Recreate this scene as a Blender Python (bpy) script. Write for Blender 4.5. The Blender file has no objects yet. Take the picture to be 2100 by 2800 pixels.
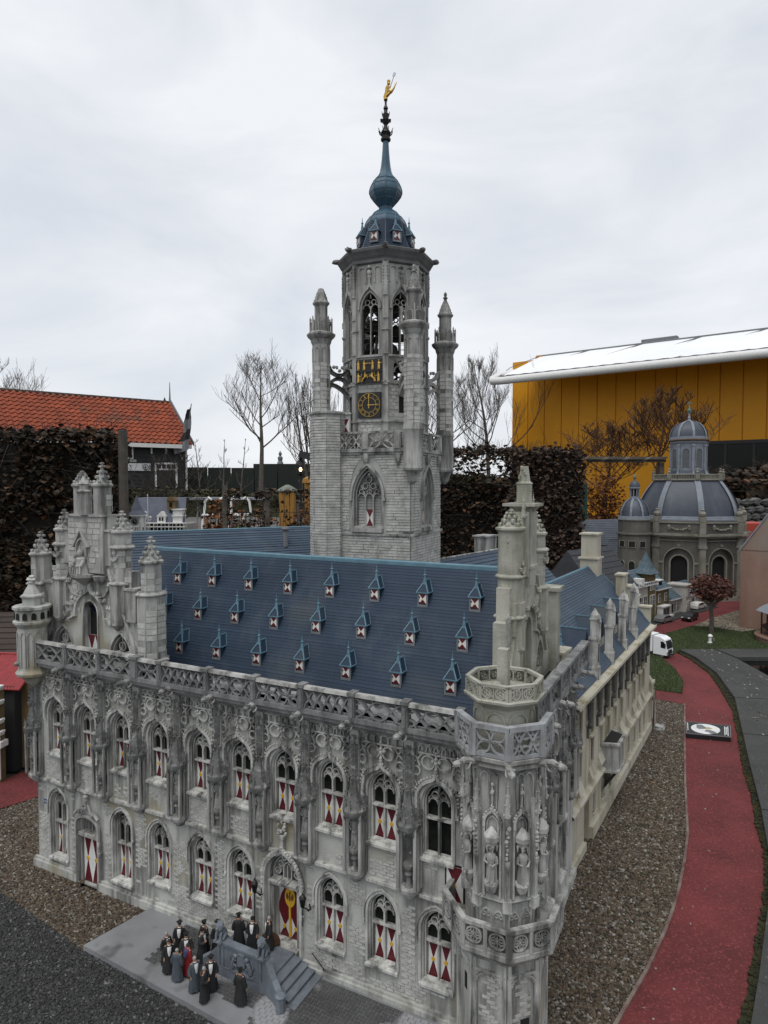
import bpy, bmesh, math, random
from math import sin, cos, pi, radians, sqrt, atan2, hypot
from mathutils import Vector, Matrix, noise
from mathutils.geometry import tessellate_polygon

S = bpy.context.scene
COL = S.collection
random.seed(11)

# ------------------------------------------------------------------ camera
cd = bpy.data.cameras.new('camera')
cam = bpy.data.objects.new('camera', cd)
COL.objects.link(cam)
cam.location = (0, 0, 1.25)
cam.rotation_euler = (pi / 2 - 0.04208, 0, 0)
cd.sensor_fit = 'HORIZONTAL'
cd.sensor_width = 36.0
cd.lens = 36.0 * 1799.8 / 2100.0
cd.clip_start = 0.05
cd.clip_end = 2000
S.camera = cam

# ------------------------------------------------------------------ sky and sun (overcast)
W = bpy.data.worlds.new('World')
S.world = W
W.use_nodes = True
nt = W.node_tree
for n_ in list(nt.nodes):
    nt.nodes.remove(n_)
def wn(t, **kw):
    n_ = nt.nodes.new(t)
    for k_, v_ in kw.items():
        setattr(n_, k_, v_)
    return n_
SUN_EL, SUN_ROT = radians(66), radians(205)
wo = wn('ShaderNodeOutputWorld')
bg = wn('ShaderNodeBackground')
bg.inputs['Strength'].default_value = 0.1
sky = wn('ShaderNodeTexSky', sky_type='NISHITA', sun_disc=False)
sky.sun_elevation = SUN_EL
sky.sun_rotation = SUN_ROT
tc = wn('ShaderNodeTexCoord')
mp = wn('ShaderNodeMapping')
mp.inputs['Scale'].default_value = (1.0, 1.0, 2.4)
mp.inputs['Rotation'].default_value = (0.25, 0.1, 0.3)
nz = wn('ShaderNodeTexNoise')
nz.inputs['Scale'].default_value = 2.3
nz.inputs['Detail'].default_value = 7
nz.inputs['Roughness'].default_value = 0.52
nz.inputs['Distortion'].default_value = 0.5
cr = wn('ShaderNodeValToRGB')
cr.color_ramp.elements[0].position = 0.36
cr.color_ramp.elements[0].color = (5.7, 6.0, 6.5, 1)
cr.color_ramp.elements[1].position = 0.62
cr.color_ramp.elements[1].color = (7.3, 7.45, 7.7, 1)
mx = wn('ShaderNodeMixRGB')
mx.inputs[0].default_value = 0.93
L = nt.links.new
L(tc.outputs['Generated'], mp.inputs[0]); L(mp.outputs[0], nz.inputs['Vector'])
L(nz.outputs['Fac'], cr.inputs[0]); L(sky.outputs[0], mx.inputs[1]); L(cr.outputs[0], mx.inputs[2])
L(mx.outputs[0], bg.inputs['Color']); L(bg.outputs[0], wo.inputs['Surface'])

sd = bpy.data.lights.new('sun', 'SUN')
sd.energy = 1.25
sd.angle = radians(32)
sd.color = (1.0, 0.97, 0.93)
sun = bpy.data.objects.new('sun', sd)
COL.objects.link(sun)
sun.rotation_euler = (pi / 2 - SUN_EL, 0, pi - SUN_ROT)

S.view_settings.view_transform = 'Standard'
S.view_settings.look = 'None'
S.view_settings.gamma = 1.0
S.view_settings.use_curve_mapping = False
S.view_settings.exposure = 0.35

# ------------------------------------------------------------------ materials
def mat(name, c1, c2=None, scale=8.0, rough=0.8, bump=0.0, bscale=60.0, metal=0.0, streak=None, speck=None, spec=0.5, contrast=(0.35, 0.65), hue_by_object=0.0, band=None):
    if not any(k in name for k in ('white', 'yellow', 'gold', 'membrane', 'skin')):
        c1 = tuple(v * .78 for v in c1); c2 = c2 and tuple(v * .78 for v in c2)
    m = bpy.data.materials.new(name)
    m.use_nodes = True
    t = m.node_tree
    N, K = t.nodes.new, t.links.new
    b = t.nodes['Principled BSDF']
    b.inputs['Roughness'].default_value = rough
    b.inputs['Metallic'].default_value = metal
    b.inputs['Specular IOR Level'].default_value = spec
    geo = N('ShaderNodeNewGeometry')
    col = None
    def rgb(c):
        n = N('ShaderNodeRGB'); n.outputs[0].default_value = (*c, 1); return n.outputs[0]
    def nse(sc, det=4.0, vec=None, rgh=0.6):
        n = N('ShaderNodeTexNoise'); n.inputs['Scale'].default_value = sc; n.inputs['Detail'].default_value = det
        n.inputs['Roughness'].default_value = rgh
        K(vec or geo.outputs['Position'], n.inputs['Vector']); return n.outputs['Fac']
    def ramp(f, a, bb):
        n = N('ShaderNodeMapRange'); n.inputs[1].default_value = a; n.inputs[2].default_value = bb
        K(f, n.inputs[0]); return n.outputs[0]
    def mix(f, a, bb, mode='MIX'):
        n = N('ShaderNodeMixRGB'); n.blend_type = mode
        if isinstance(f, (int, float)): n.inputs[0].default_value = f
        else: K(f, n.inputs[0])
        K(a, n.inputs[1]); K(bb, n.inputs[2]); return n.outputs[0]
    col = rgb(c1)
    if c2:
        col = mix(ramp(nse(scale), *contrast), rgb(c1), rgb(c2))
    if streak:
        (sc, amount, lo, hi, ksc) = streak
        v = N('ShaderNodeMapping'); v.inputs['Scale'].default_value = (ksc, ksc, ksc * 0.12)
        K(geo.outputs['Position'], v.inputs[0])
        f = ramp(nse(1.0, 5.0, v.outputs[0], 0.65), lo, hi)
        mul = N('ShaderNodeMath'); mul.operation = 'MULTIPLY'; mul.inputs[1].default_value = amount; K(f, mul.inputs[0])
        col = mix(mul.outputs[0], col, rgb(sc))
    if speck:
        (sc, size, lo, hi) = speck
        col = mix(ramp(nse(size, 2.0), lo, hi), col, rgb(sc))
    if band:
        (sc, freq, amount) = band
        wv = N('ShaderNodeTexWave'); wv.bands_direction = 'Z'; wv.inputs['Scale'].default_value = freq; wv.inputs['Distortion'].default_value = 1.5
        wv.inputs['Detail'].default_value = 2
        K(geo.outputs['Position'], wv.inputs['Vector'])
        mul = N('ShaderNodeMath'); mul.operation = 'MULTIPLY'; mul.inputs[1].default_value = amount; K(wv.outputs['Fac'], mul.inputs[0])
        col = mix(mul.outputs[0], col, rgb(sc))
    if hue_by_object:
        oi = N('ShaderNodeObjectInfo')
        hs = N('ShaderNodeHueSaturation')
        mr = N('ShaderNodeMapRange'); mr.inputs[3].default_value = 1 - hue_by_object; mr.inputs[4].default_value = 1 + hue_by_object
        K(oi.outputs['Random'], mr.inputs[0]); K(mr.outputs[0], hs.inputs['Value']); K(col, hs.inputs['Color']); col = hs.outputs[0]
    K(col, b.inputs['Base Color'])
    if bump:
        bn = N('ShaderNodeBump'); bn.inputs['Strength'].default_value = bump; bn.inputs['Distance'].default_value = 0.4 / bscale
        K(nse(bscale, 3.0), bn.inputs['Height']); K(bn.outputs[0], b.inputs['Normal'])
    return m

GRIME = (0.075, 0.075, 0.07)
M = {}
M['stone'] = mat('grey_stone', (0.62, 0.625, 0.585), (0.45, 0.455, 0.42), 7, 0.85, 0.5, 160, streak=(GRIME, 0.95, 0.46, 0.66, 18), speck=((0.27, 0.235, 0.15), 5, 0.56, 0.74))
M['ornament'] = mat('carved_stone', (0.70, 0.70, 0.66), (0.45, 0.45, 0.42), 22, 0.85, 0.5, 220, streak=(GRIME, 0.95, 0.45, 0.64, 36))
M['mortar'] = mat('dark_joint', (0.30, 0.30, 0.28), (0.46, 0.455, 0.42), 30, 0.95)
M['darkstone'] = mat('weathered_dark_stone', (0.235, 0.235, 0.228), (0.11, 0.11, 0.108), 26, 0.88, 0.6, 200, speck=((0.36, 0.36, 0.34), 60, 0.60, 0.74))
M['panelstone'] = mat('smooth_stone_panel', (0.54, 0.54, 0.51), (0.36, 0.36, 0.34), 14, 0.85, 0.4, 200, streak=(GRIME, 0.95, 0.44, 0.64, 26))
M['towerstone'] = mat('tower_stone', (0.52, 0.525, 0.50), (0.36, 0.365, 0.345), 9, 0.85, 0.4, 150, streak=(GRIME, 0.75, 0.48, 0.72, 18))
M['brick'] = mat('stone_brick', (0.66, 0.66, 0.62), (0.40, 0.40, 0.375), 34, 0.85, 0.4, 260, streak=(GRIME, 0.5, 0.55, 0.75, 14))
M['statuestone'] = mat('statue_stone', (0.40, 0.40, 0.38), (0.2, 0.2, 0.19), 60, 0.85, 0.4, 250)
M['warmstone'] = mat('sandy_stone', (0.59, 0.56, 0.46), (0.47, 0.445, 0.35), 6, 0.85, 0.4, 150, streak=((0.20, 0.165, 0.08), 0.85, 0.5, 0.7, 13))
M['warmdark'] = mat('dark_sandy_stone', (0.13, 0.13, 0.12), (0.075, 0.075, 0.07), 20, 0.9)
M['lichen'] = mat('lichen_stone', (0.54, 0.53, 0.46), (0.34, 0.34, 0.285), 14, 0.88, 0.5, 180, streak=((0.13, 0.14, 0.075), 0.8, 0.5, 0.7, 15))
M['slate'] = mat('blue_slate', (0.023, 0.045, 0.080), (0.017, 0.034, 0.062), 5, 0.6, 0.15, 120, spec=0.3, streak=((0.055, 0.075, 0.095), 0.55, 0.5, 0.75, 9), hue_by_object=.10, speck=((0.05, 0.06, 0.065), 3, .55, .75))
M['slate2'] = mat('pale_blue_slate', (0.060, 0.092, 0.135), (0.046, 0.073, 0.11), 5, 0.6, 0.15, 120, spec=0.35, streak=((0.09, 0.115, 0.14), 0.5, 0.5, 0.75, 7), hue_by_object=.12)
M['trim'] = mat('pale_blue_trim', (0.14, 0.27, 0.345), (0.11, 0.215, 0.28), 30, 0.6)
M['teal'] = mat('teal_lead', (0.046, 0.112, 0.168), (0.034, 0.086, 0.132), 10, 0.45, 0.2, 60, spec=0.5, streak=((0.10, 0.23, 0.27), 0.5, 0.5, 0.75, 20))
M['red'] = mat('dark_red_paint', (0.145, 0.011, 0.02), (0.12, 0.009, 0.016), 30, 0.45)
M['white'] = mat('white_paint', (0.72, 0.72, 0.70), (0.60, 0.60, 0.58), 18, 0.5)
M['yellow'] = mat('yellow_paint', (0.60, 0.36, 0.03), None, rough=0.45)
M['gold'] = mat('gold_leaf', (0.62, 0.40, 0.10), (0.50, 0.31, 0.07), 60, 0.38, metal=0.75)
M['black'] = mat('black_paint', (0.012, 0.012, 0.013), None, rough=0.5)
M['iron'] = mat('black_iron', (0.018, 0.018, 0.02), (0.03, 0.028, 0.026), 50, 0.5, metal=0.3)
M['glass'] = mat('dark_window_glass', (0.008, 0.010, 0.009), (0.02, 0.024, 0.02), 60, 0.3, spec=0.2, bump=0.15, bscale=40)
M['void'] = mat('dark_opening', (0.010, 0.010, 0.010), None, rough=0.9)
M['greyframe'] = mat('grey_frame', (0.23, 0.24, 0.25), (0.17, 0.18, 0.19), 40, 0.7)
M['bluestone'] = mat('blue_grey_stone', (0.215, 0.245, 0.28), (0.145, 0.165, 0.195), 24, 0.75, 0.5, 220, streak=((0.06, 0.07, 0.08), 0.6, 0.5, 0.72, 26))
M['moss'] = mat('moss', (0.022, 0.026, 0.012), (0.05, 0.045, 0.014), 16, 1.0, 0.8, 60)


M['railstone'] = mat('weathered_rail_stone', (0.33, 0.335, 0.33), (0.185, 0.19, 0.188), 22, 0.88, 0.5, 200, streak=(GRIME, .85, .46, .68, 30))
M['turretrail'] = mat('pale_blue_grey_stone', (0.46, 0.475, 0.485), (0.30, 0.31, 0.32), 20, 0.8, 0.4, 200, streak=(GRIME, .7, .5, .72, 26))

# ------------------------------------------------------------------ mesh builder
class MB:
    def __init__(s, T=None):
        s.v = []; s.f = []; s.m = []; s.T = T; s.mi = 0
    def add(s, vs, fs):
        b = len(s.v)
        if s.T is not None:
            vs = [s.T @ Vector(p) for p in vs]
        s.v += [tuple(p) for p in vs]
        s.f += [tuple(i + b for i in f) for f in fs]
        s.m += [s.mi] * len(fs)
        return s
    def box(s, x0, x1, y0, y1, z0, z1, e=0.0):
        a, b, c, d = x0 + e, x1 - e, y0 + e, y1 - e
        return s.add([(x0, y0, z0), (x1, y0, z0), (x1, y1, z0), (x0, y1, z0), (a, c, z1), (b, c, z1), (b, d, z1), (a, d, z1)],
                     [(0, 3, 2, 1), (4, 5, 6, 7), (0, 1, 5, 4), (1, 2, 6, 5), (2, 3, 7, 6), (3, 0, 4, 7)])
    def lathe(s, prof, n=8, c=(0, 0, 0), rot=pi / 8, sx=1.0, sy=1.0, a0=None, a1=None):
        vs = []; fs = []
        full = a0 is None
        k = n if full else n + 1
        for r, z in prof:
            for i in range(k):
                a = rot + 2 * pi * i / n if full else a0 + (a1 - a0) * i / n
                vs.append((c[0] + r * cos(a) * sx, c[1] + r * sin(a) * sy, c[2] + z))
        for j in range(len(prof) - 1):
            for i in range(n):
                i2 = (i + 1) % k
                fs.append((j * k + i, j * k + i2, (j + 1) * k + i2, (j + 1) * k + i))
        if prof[-1][0] > 1e-5:
            fs.append(tuple(range((len(prof) - 1) * k, len(prof) * k)))
        if prof[0][0] > 1e-5:
            fs.append(tuple(reversed(range(k))))
        return s.add(vs, fs)
    def prism(s, poly, y0, y1):                  # polygon in x,z pushed along y
        n = len(poly)
        ar = sum(poly[i][0] * poly[(i + 1) % n][1] - poly[(i + 1) % n][0] * poly[i][1] for i in range(n))
        if ar < 0: poly = poly[::-1]
        vs = [(x, y0, z) for x, z in poly] + [(x, y1, z) for x, z in poly]
        fs = [tuple(range(n)), tuple(range(2 * n - 1, n - 1, -1))]
        fs += [(i + n, (i + 1) % n + n, (i + 1) % n, i) for i in range(n)]
        return s.add(vs, fs)
    def prismz(s, poly, z0, z1):                 # polygon in x,y pushed along z
        n = len(poly)
        ar = sum(poly[i][0] * poly[(i + 1) % n][1] - poly[(i + 1) % n][0] * poly[i][1] for i in range(n))
        if ar < 0: poly = poly[::-1]
        vs = [(x, y, z0) for x, y in poly] + [(x, y, z1) for x, y in poly]
        tri = tessellate_polygon([[Vector((x, y, 0)) for x, y in poly]])
        fs = []
        for t in tri:
            (ax, ay), (bx, by), (cx, cy) = (poly[i] for i in t)
            if (bx - ax) * (cy - ay) - (cx - ax) * (by - ay) < 0: t = t[::-1]
            fs.append(tuple(i + n for i in t)); fs.append(tuple(reversed(t)))
        fs += [(i, (i + 1) % n, (i + 1) % n + n, i + n) for i in range(n)]
        return s.add(vs, fs)
    def band(s, pts, w, y0, y1, closed=False):   # a bar of width w along a path in x,z, from depth y0 (front) to y1
        n = len(pts); vs = []; fs = []
        for i, (x, z) in enumerate(pts):
            if closed: p, q = pts[i - 1], pts[(i + 1) % n]
            else: p, q = pts[max(i - 1, 0)], pts[min(i + 1, n - 1)]
            dx, dz = q[0] - p[0], q[1] - p[1]
            l = hypot(dx, dz) or 1.0
            nx, nz_ = -dz / l * w / 2, dx / l * w / 2
            vs += [(x + nx, y0, z + nz_), (x - nx, y0, z - nz_), (x - nx, y1, z - nz_), (x + nx, y1, z + nz_)]
        for i in range(n if closed else n - 1):
            a, b = i * 4, ((i + 1) % n) * 4
            fs += [(a, a + 1, b + 1, b), (a + 1, a + 2, b + 2, b + 1), (a + 3, a, b, b + 3)]
        if not closed:
            fs += [(0, 3, 2, 1), (n * 4 - 4, n * 4 - 3, n * 4 - 2, n * 4 - 1)]
        return s.add(vs, fs)
    def tube(s, pts, r0, r1=None, n=5):
        r1 = r0 if r1 is None else r1
        pts = [Vector(p) for p in pts]; k = len(pts); vs = []; fs = []
        for i, p in enumerate(pts):
            d = (pts[min(i + 1, k - 1)] - pts[max(i - 1, 0)])
            if d.length < 1e-9: d = Vector((0, 0, 1))
            d.normalize()
            u = d.orthogonal() if i == 0 else (u - d * u.dot(d))
            if u.length < 1e-6: u = d.orthogonal()
            u.normalize(); w = d.cross(u)
            r = r0 + (r1 - r0) * i / max(k - 1, 1)
            vs += [p + (u * cos(2 * pi * j / n) + w * sin(2 * pi * j / n)) * r for j in range(n)]
        for i in range(k - 1):
            fs += [(i * n + j, i * n + (j + 1) % n, (i + 1) * n + (j + 1) % n, (i + 1) * n + j) for j in range(n)]
        fs += [tuple(reversed(range(n))), tuple(range((k - 1) * n, k * n))]
        return s.add(vs, fs)
    def blob(s, c, r, sq=(1, 1, 1), seed=None, n=6, m=4):
        rr = random.Random(seed)
        vs = [(c[0], c[1], c[2] - r * sq[2])]; fs = []
        for j in range(1, m):
            a = -pi / 2 + pi * j / m
            for i in range(n):
                k = r * (1 + (rr.uniform(-.22, .22) if seed is not None else 0)); t = 2 * pi * (i + .5 * (j % 2)) / n
                vs.append((c[0] + k * cos(a) * cos(t) * sq[0], c[1] + k * cos(a) * sin(t) * sq[1], c[2] + k * sin(a) * sq[2]))
        vs.append((c[0], c[1], c[2] + r * sq[2])); e = len(vs) - 1
        fs += [(0, 1 + (i + 1) % n, 1 + i) for i in range(n)]
        for j in range(m - 2):
            b = 1 + j * n
            fs += [(b + i, b + (i + 1) % n, b + n + (i + 1) % n, b + n + i) for i in range(n)]
        b = 1 + (m - 2) * n
        fs += [(b + i, b + (i + 1) % n, e) for i in range(n)]
        return s.add(vs, fs)
    def block(s, x, z, wd, ht, t, e, y=0.0, dark=1):   # one stone proud of a wall at y, its flanks in the joint material
        m0 = s.mi
        s.add([(x, y, z), (x + wd, y, z), (x + wd, y, z + ht), (x, y, z + ht), (x + e, y - t, z + e), (x + wd - e, y - t, z + e), (x + wd - e, y - t, z + ht - e), (x + e, y - t, z + ht - e)], [(4, 5, 6, 7)])
        b = len(s.v) - 8; s.f += [(b, b + 1, b + 5, b + 4), (b + 1, b + 2, b + 6, b + 5), (b + 2, b + 3, b + 7, b + 6), (b + 3, b, b + 4, b + 7)]; s.m += [dark] * 4
        return s
    def wall(s, outer, holes, y0, y1, back=False):   # flat wall in x,z with openings, front at y0, reveals to y1
        loops = [outer] + holes
        flat = [p for l in loops for p in l]
        tri = tessellate_polygon([[Vector((x, z, 0)) for x, z in l] for l in loops])
        vs = [(x, y0, z) for x, z in flat]; fs = []
        for t in tri:
            (ax, ay), (bx, by), (cx, cy) = (flat[i] for i in t)
            if (bx - ax) * (cy - ay) - (cx - ax) * (by - ay) < 0: t = t[::-1]
            fs.append(tuple(t))
        n = len(flat)
        if back:
            vs += [(x, y1, z) for x, z in flat]; fs += [tuple(i + n for i in reversed(f)) for f in fs]
        s.add(vs, fs)
        for li, l in enumerate(loops):
            k = len(l)
            rv = [(x, y0, z) for x, z in l] + [(x, y1, z) for x, z in l]
            s.add(rv, [(i, i + k, (i + 1) % k + k, (i + 1) % k) for i in range(k)])
        return s
    def mesh(s, name, mats, smooth=35):
        me = bpy.data.meshes.new(name)
        me.from_pydata(s.v, [], s.f)
        for m_ in (mats if isinstance(mats, (list, tuple)) else [mats]):
            me.materials.append(M[m_] if isinstance(m_, str) else m_)
        if any(s.m): me.polygons.foreach_set('material_index', s.m)
        if smooth:
            me.polygons.foreach_set('use_smooth', [True] * len(s.f))
            me.set_sharp_from_angle(angle=radians(smooth))
        me.update()
        return me
    def build(s, name, mats, parent=None, smooth=35, loc=None, rotz=None, kind=None):
        return link(name, s.mesh(name, mats, smooth), parent, loc, rotz, kind)

def link(name, me, parent=None, loc=None, rotz=None, kind=None):
    o = bpy.data.objects.new(name, me)
    COL.objects.link(o)
    if parent is not None: o.parent = parent
    if loc is not None: o.location = loc
    if rotz is not None: o.rotation_euler = (0, 0, rotz)
    if kind: o['kind'] = kind
    return o
def tag(o, label=None, cat=None, group=None, kind=None):
    if label: o['label'] = label
    if cat: o['category'] = cat
    if group: o['group'] = group
    if kind: o['kind'] = kind
    return o
def thing(name, label, cat, loc=(0, 0, 0), rotz=0.0, group=None):
    o = bpy.data.objects.new(name, None)
    COL.objects.link(o); o.location = loc; o.rotation_euler = (0, 0, rotz)
    o.empty_display_size = 0.05
    return tag(o, label, cat, group)
def copy_tree(o, parent=None, loc=None, rotz=None):
    c = o.copy(); COL.objects.link(c)
    if parent is not None: c.parent = parent
    if loc is not None: c.location = loc
    if rotz is not None: c.rotation_euler = (0, 0, rotz)
    for ch in list(o.children): copy_tree(ch, c)
    return c
def arc(cx, cz, r, a0, a1, n=8):
    return [(cx + r * cos(a0 + (a1 - a0) * i / n), cz + r * sin(a0 + (a1 - a0) * i / n)) for i in range(n + 1)]
def gothic(cx, a, z0, zs, h, n=6, ogee=0.0):
    """pointed arch outline from bottom left over the top to bottom right"""
    R = (a * a + h * h) / (2 * a); ph = math.asin(min(1.0, h / R)) if h >= a else None
    if ph is None: left = [(-a * cos(t), h * sin(t)) for t in [pi / 2 * i / n for i in range(n + 1)]]
    else: left = [(-a + R - R * cos(ph * i / n), R * sin(ph * i / n)) for i in range(n + 1)]
    if ogee:
        left = left[:-2] + [(left[-2][0] * .75, left[-2][1] + ogee * .15), (left[-2][0] * .3, h + ogee * .35), (0, h + ogee)]
    pts = ([] if z0 is None else [(cx - a, z0)]) + [(cx + x, zs + z) for x, z in left] + [(cx - x, zs + z) for x, z in left[-2::-1]]
    if z0 is not None: pts.append((cx + a, z0))
    return pts
def rotated(T): return T

# ------------------------------------------------------------------ ground materials
M['soil'] = mat('soil', (0.035, 0.030, 0.022), (0.06, 0.05, 0.035), 9, 1.0, 0.6, 40)
M['gravelbed'] = mat('gravel_bed', (0.035, 0.030, 0.024), (0.07, 0.06, 0.045), 60, 1.0, 0.8, 80)
M['rubber'] = mat('red_rubber_path', (0.195, 0.036, 0.037), (0.115, 0.023, 0.024), 4.5, 0.85, 1.0, 55, spec=0.35, speck=((0.215, 0.05, 0.05), 140, 0.54, 0.7))
M['lawn'] = mat('lawn_green', (0.075, 0.108, 0.034), (0.052, 0.080, 0.025), 9, 1.0, 0.9, 160)
M['asphaltbed'] = mat('dark_asphalt', (0.03, 0.031, 0.032), (0.05, 0.05, 0.05), 50, 0.95, 0.8, 90)
M['slab'] = mat('dark_paving', (0.060, 0.060, 0.058), (0.042, 0.042, 0.041), 6, 0.9, 0.5, 130, speck=((0.12, 0.12, 0.112), 70, 0.62, 0.74))
M['platform'] = mat('grey_platform', (0.30, 0.305, 0.315), (0.20, 0.202, 0.21), 4.5, 0.85, 0.3, 200, speck=((0.085, 0.085, 0.085), 11, 0.60, 0.72))
M['water'] = mat('dark_water', (0.004, 0.005, 0.005), None, rough=0.08)
def pebble_mat(name, stops):
    m = bpy.data.materials.new(name); m.use_nodes = True
    t = m.node_tree; b = t.nodes['Principled BSDF']; b.inputs['Roughness'].default_value = 0.75
    oi = t.nodes.new('ShaderNodeObjectInfo'); cr_ = t.nodes.new('ShaderNodeValToRGB')
    e = cr_.color_ramp.elements
    e[0].position, e[0].color = stops[0][0], (*stops[0][1], 1); e[1].position, e[1].color = stops[-1][0], (*stops[-1][1], 1)
    for p, c in stops[1:-1]:
        k = e.new(p); k.color = (*c, 1)
    for k in e: k.color = [v * .62 for v in k.color[:3]] + [1]
    t.links.new(oi.outputs['Random'], cr_.inputs[0]); t.links.new(cr_.outputs[0], b.inputs['Base Color'])
    return m
M['pebble'] = pebble_mat('gravel_pebbles', [(0, (0.028, 0.02, 0.014)), (0.25, (0.095, 0.064, 0.036)), (0.5, (0.165, 0.115, 0.068)), (0.72, (0.105, 0.082, 0.06)), (0.9, (0.24, 0.215, 0.175)), (1, (0.46, 0.44, 0.40))])
M['pebble2'] = pebble_mat('dark_chippings', [(0, (0.018, 0.018, 0.019)), (0.5, (0.045, 0.045, 0.046)), (0.93, (0.085, 0.085, 0.083)), (1, (0.26, 0.26, 0.25))])
M['pebble3'] = pebble_mat('pale_gravel_pebbles', [(0, (0.09, 0.075, 0.05)), (0.5, (0.24, 0.20, 0.14)), (1, (0.40, 0.35, 0.27))])
M['flecks'] = pebble_mat('pale_flecks', [(0, (0.30, 0.28, 0.22)), (0.6, (0.45, 0.43, 0.36)), (1, (0.18, 0.13, 0.06))])
M['leaf'] = pebble_mat('rusty_leaf', [(0, (.25, .08, .02)), (.5, (.40, .15, .03)), (1, (.14, .06, .025))])
M['blade'] = pebble_mat('grass_blades', [(0, (0.045, 0.070, 0.02)), (0.6, (0.08, 0.115, 0.036)), (1, (0.13, 0.165, 0.06))])

def sheet(name, poly, z, m, kind='structure', thick=0.0):
    b = MB()
    if thick: b.prismz(poly, z - thick, z)
    else:
        tri = tessellate_polygon([[Vector((x, y, 0)) for x, y in poly]])
        fs = []
        for t in tri:
            (ax, ay), (bx, by), (cx, cy) = (poly[i] for i in t)
            if (bx - ax) * (cy - ay) - (cx - ax) * (by - ay) < 0: t = t[::-1]
            fs.append(tuple(t))
        b.add([(x, y, z) for x, y in poly], fs)
    return b.build(name, m, kind=kind, smooth=0)

def scatter(o, density, size, m, seed=0, squash=0.6, var=0.45, blade=False, lift=0.3):
    """geometry nodes: keep the sheet and lay small stones (or blades) over it"""
    ng = bpy.data.node_groups.new(o.name + '_scatter', 'GeometryNodeTree')
    ng.interface.new_socket('Geometry', in_out='INPUT', socket_type='NodeSocketGeometry')
    ng.interface.new_socket('Geometry', in_out='OUTPUT', socket_type='NodeSocketGeometry')
    N, K = ng.nodes.new, ng.links.new
    gi, go = N('NodeGroupInput'), N('NodeGroupOutput')
    dp = N('GeometryNodeDistributePointsOnFaces'); dp.inputs['Density'].default_value = density; dp.inputs['Seed'].default_value = seed
    K(gi.outputs[0], dp.inputs['Mesh'])
    if blade:
        src = N('GeometryNodeMeshCone'); src.inputs['Vertices'].default_value = 3; src.inputs['Radius Bottom'].default_value = size * 0.16; src.inputs['Depth'].default_value = size
    else:
        src = N('GeometryNodeMeshIcoSphere'); src.inputs['Radius'].default_value = size; src.inputs['Subdivisions'].default_value = 1
    sm = N('GeometryNodeSetMaterial'); sm.inputs['Material'].default_value = M[m]
    K(src.outputs[0], sm.inputs['Geometry'])
    ip = N('GeometryNodeInstanceOnPoints')
    K(dp.outputs['Points'], ip.inputs['Points']); K(sm.outputs[0], ip.inputs['Instance'])
    rv = N('FunctionNodeRandomValue'); rv.data_type = 'FLOAT_VECTOR'
    if blade: rv.inputs[0].default_value = (-0.6, -0.6, 0); rv.inputs[1].default_value = (0.6, 0.6, 6.28)
    else: rv.inputs[0].default_value = (-0.5, -0.5, 0); rv.inputs[1].default_value = (0.5, 0.5, 6.28)
    K(rv.outputs[0], ip.inputs['Rotation'])
    rs = N('FunctionNodeRandomValue'); rs.data_type = 'FLOAT_VECTOR'; rs.inputs['Seed'].default_value = 3
    rs.inputs[0].default_value = (1 - var, 1 - var, squash * (1 - var)); rs.inputs[1].default_value = (1 + var, 1 + var, squash * (1 + var))
    K(rs.outputs[0], ip.inputs['Scale'])
    tr = N('GeometryNodeTransform'); tr.inputs['Translation'].default_value = (0, 0, size * lift)
    K(ip.outputs[0], tr.inputs[0])
    jn = N('GeometryNodeJoinGeometry'); K(gi.outputs[0], jn.inputs[0]); K(tr.outputs[0], jn.inputs[0]); K(jn.outputs[0], go.inputs[0])
    md = o.modifiers.new('scatter', 'NODES'); md.node_group = ng

# ------------------------------------------------------------------ ground, paths, lawns
sheet('ground', [(-400, -20), (400, -20), (400, 900), (-400, 900)], -0.012, 'soil')
PL = [(0.1, 0.95), (0.3, 1.2), (0.45, 1.36), (0.571, 1.507), (0.681, 1.641), (0.793, 1.792), (0.885, 1.93), (0.994, 2.12), (1.082, 2.288), (1.156, 2.457), (1.254, 2.684), (1.424, 3.06), (1.56, 3.36), (1.705, 3.675)]
PR = [(2.162, 4.791), (2.175, 4.616), (2.138, 4.281), (2.028, 3.903), (1.91, 3.556), (1.721, 3.148), (1.55, 2.787), (1.471, 2.588), (1.355, 2.35), (1.289, 2.184), (1.187, 2.001), (1.103, 1.871), (1.022, 1.756), (0.952, 1.653), (0.887, 1.556), (0.828, 1.48), (0.7, 1.31), (0.5, 1.02)]
gr = sheet('gravel', [(-0.1, 0.95)] + PL + [(1.58, 3.769), (1.42, 3.6), (1.30, 3.32), (0.66, 2.26), (0.25, 1.5), (-0.05, 1.15)], 0.0, 'gravelbed', kind='stuff')
scatter(gr, 44000, 0.0047, 'pebble', 1, var=.62)
tag(gr, 'brown and white loose gravel strip between the town hall and the red path')
gl_ = sheet('gravel', [(-2.0, 2.25), (-1.475, 2.478), (-1.0, 2.97), (-0.7, 2.9), (-0.95, 2.0), (-0.65, 1.86), (-0.806, 1.713), (-1.177, 1.967), (-1.7, 2.3)], 0.0, 'gravelbed', kind='stuff')
scatter(gl_, 50000, 0.0042, 'pebble', 2, var=.62)
tag(gl_, 'brown loose gravel in front of the left end of the town hall')
asp = sheet('asphalt', [(-2.2, 2.3), (-1.7, 2.3), (-1.177, 1.967), (-0.806, 1.713), (-0.396, 1.476), (0.1, 1.19), (0.2, 0.6), (-2.2, 0.6)], 0.001, 'asphaltbed', kind='stuff')
scatter(asp, 46000, 0.0036, 'pebble2', 3, var=.6)
tag(asp, 'dark grey stone chippings in the lower left corner beside the platform')
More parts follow.
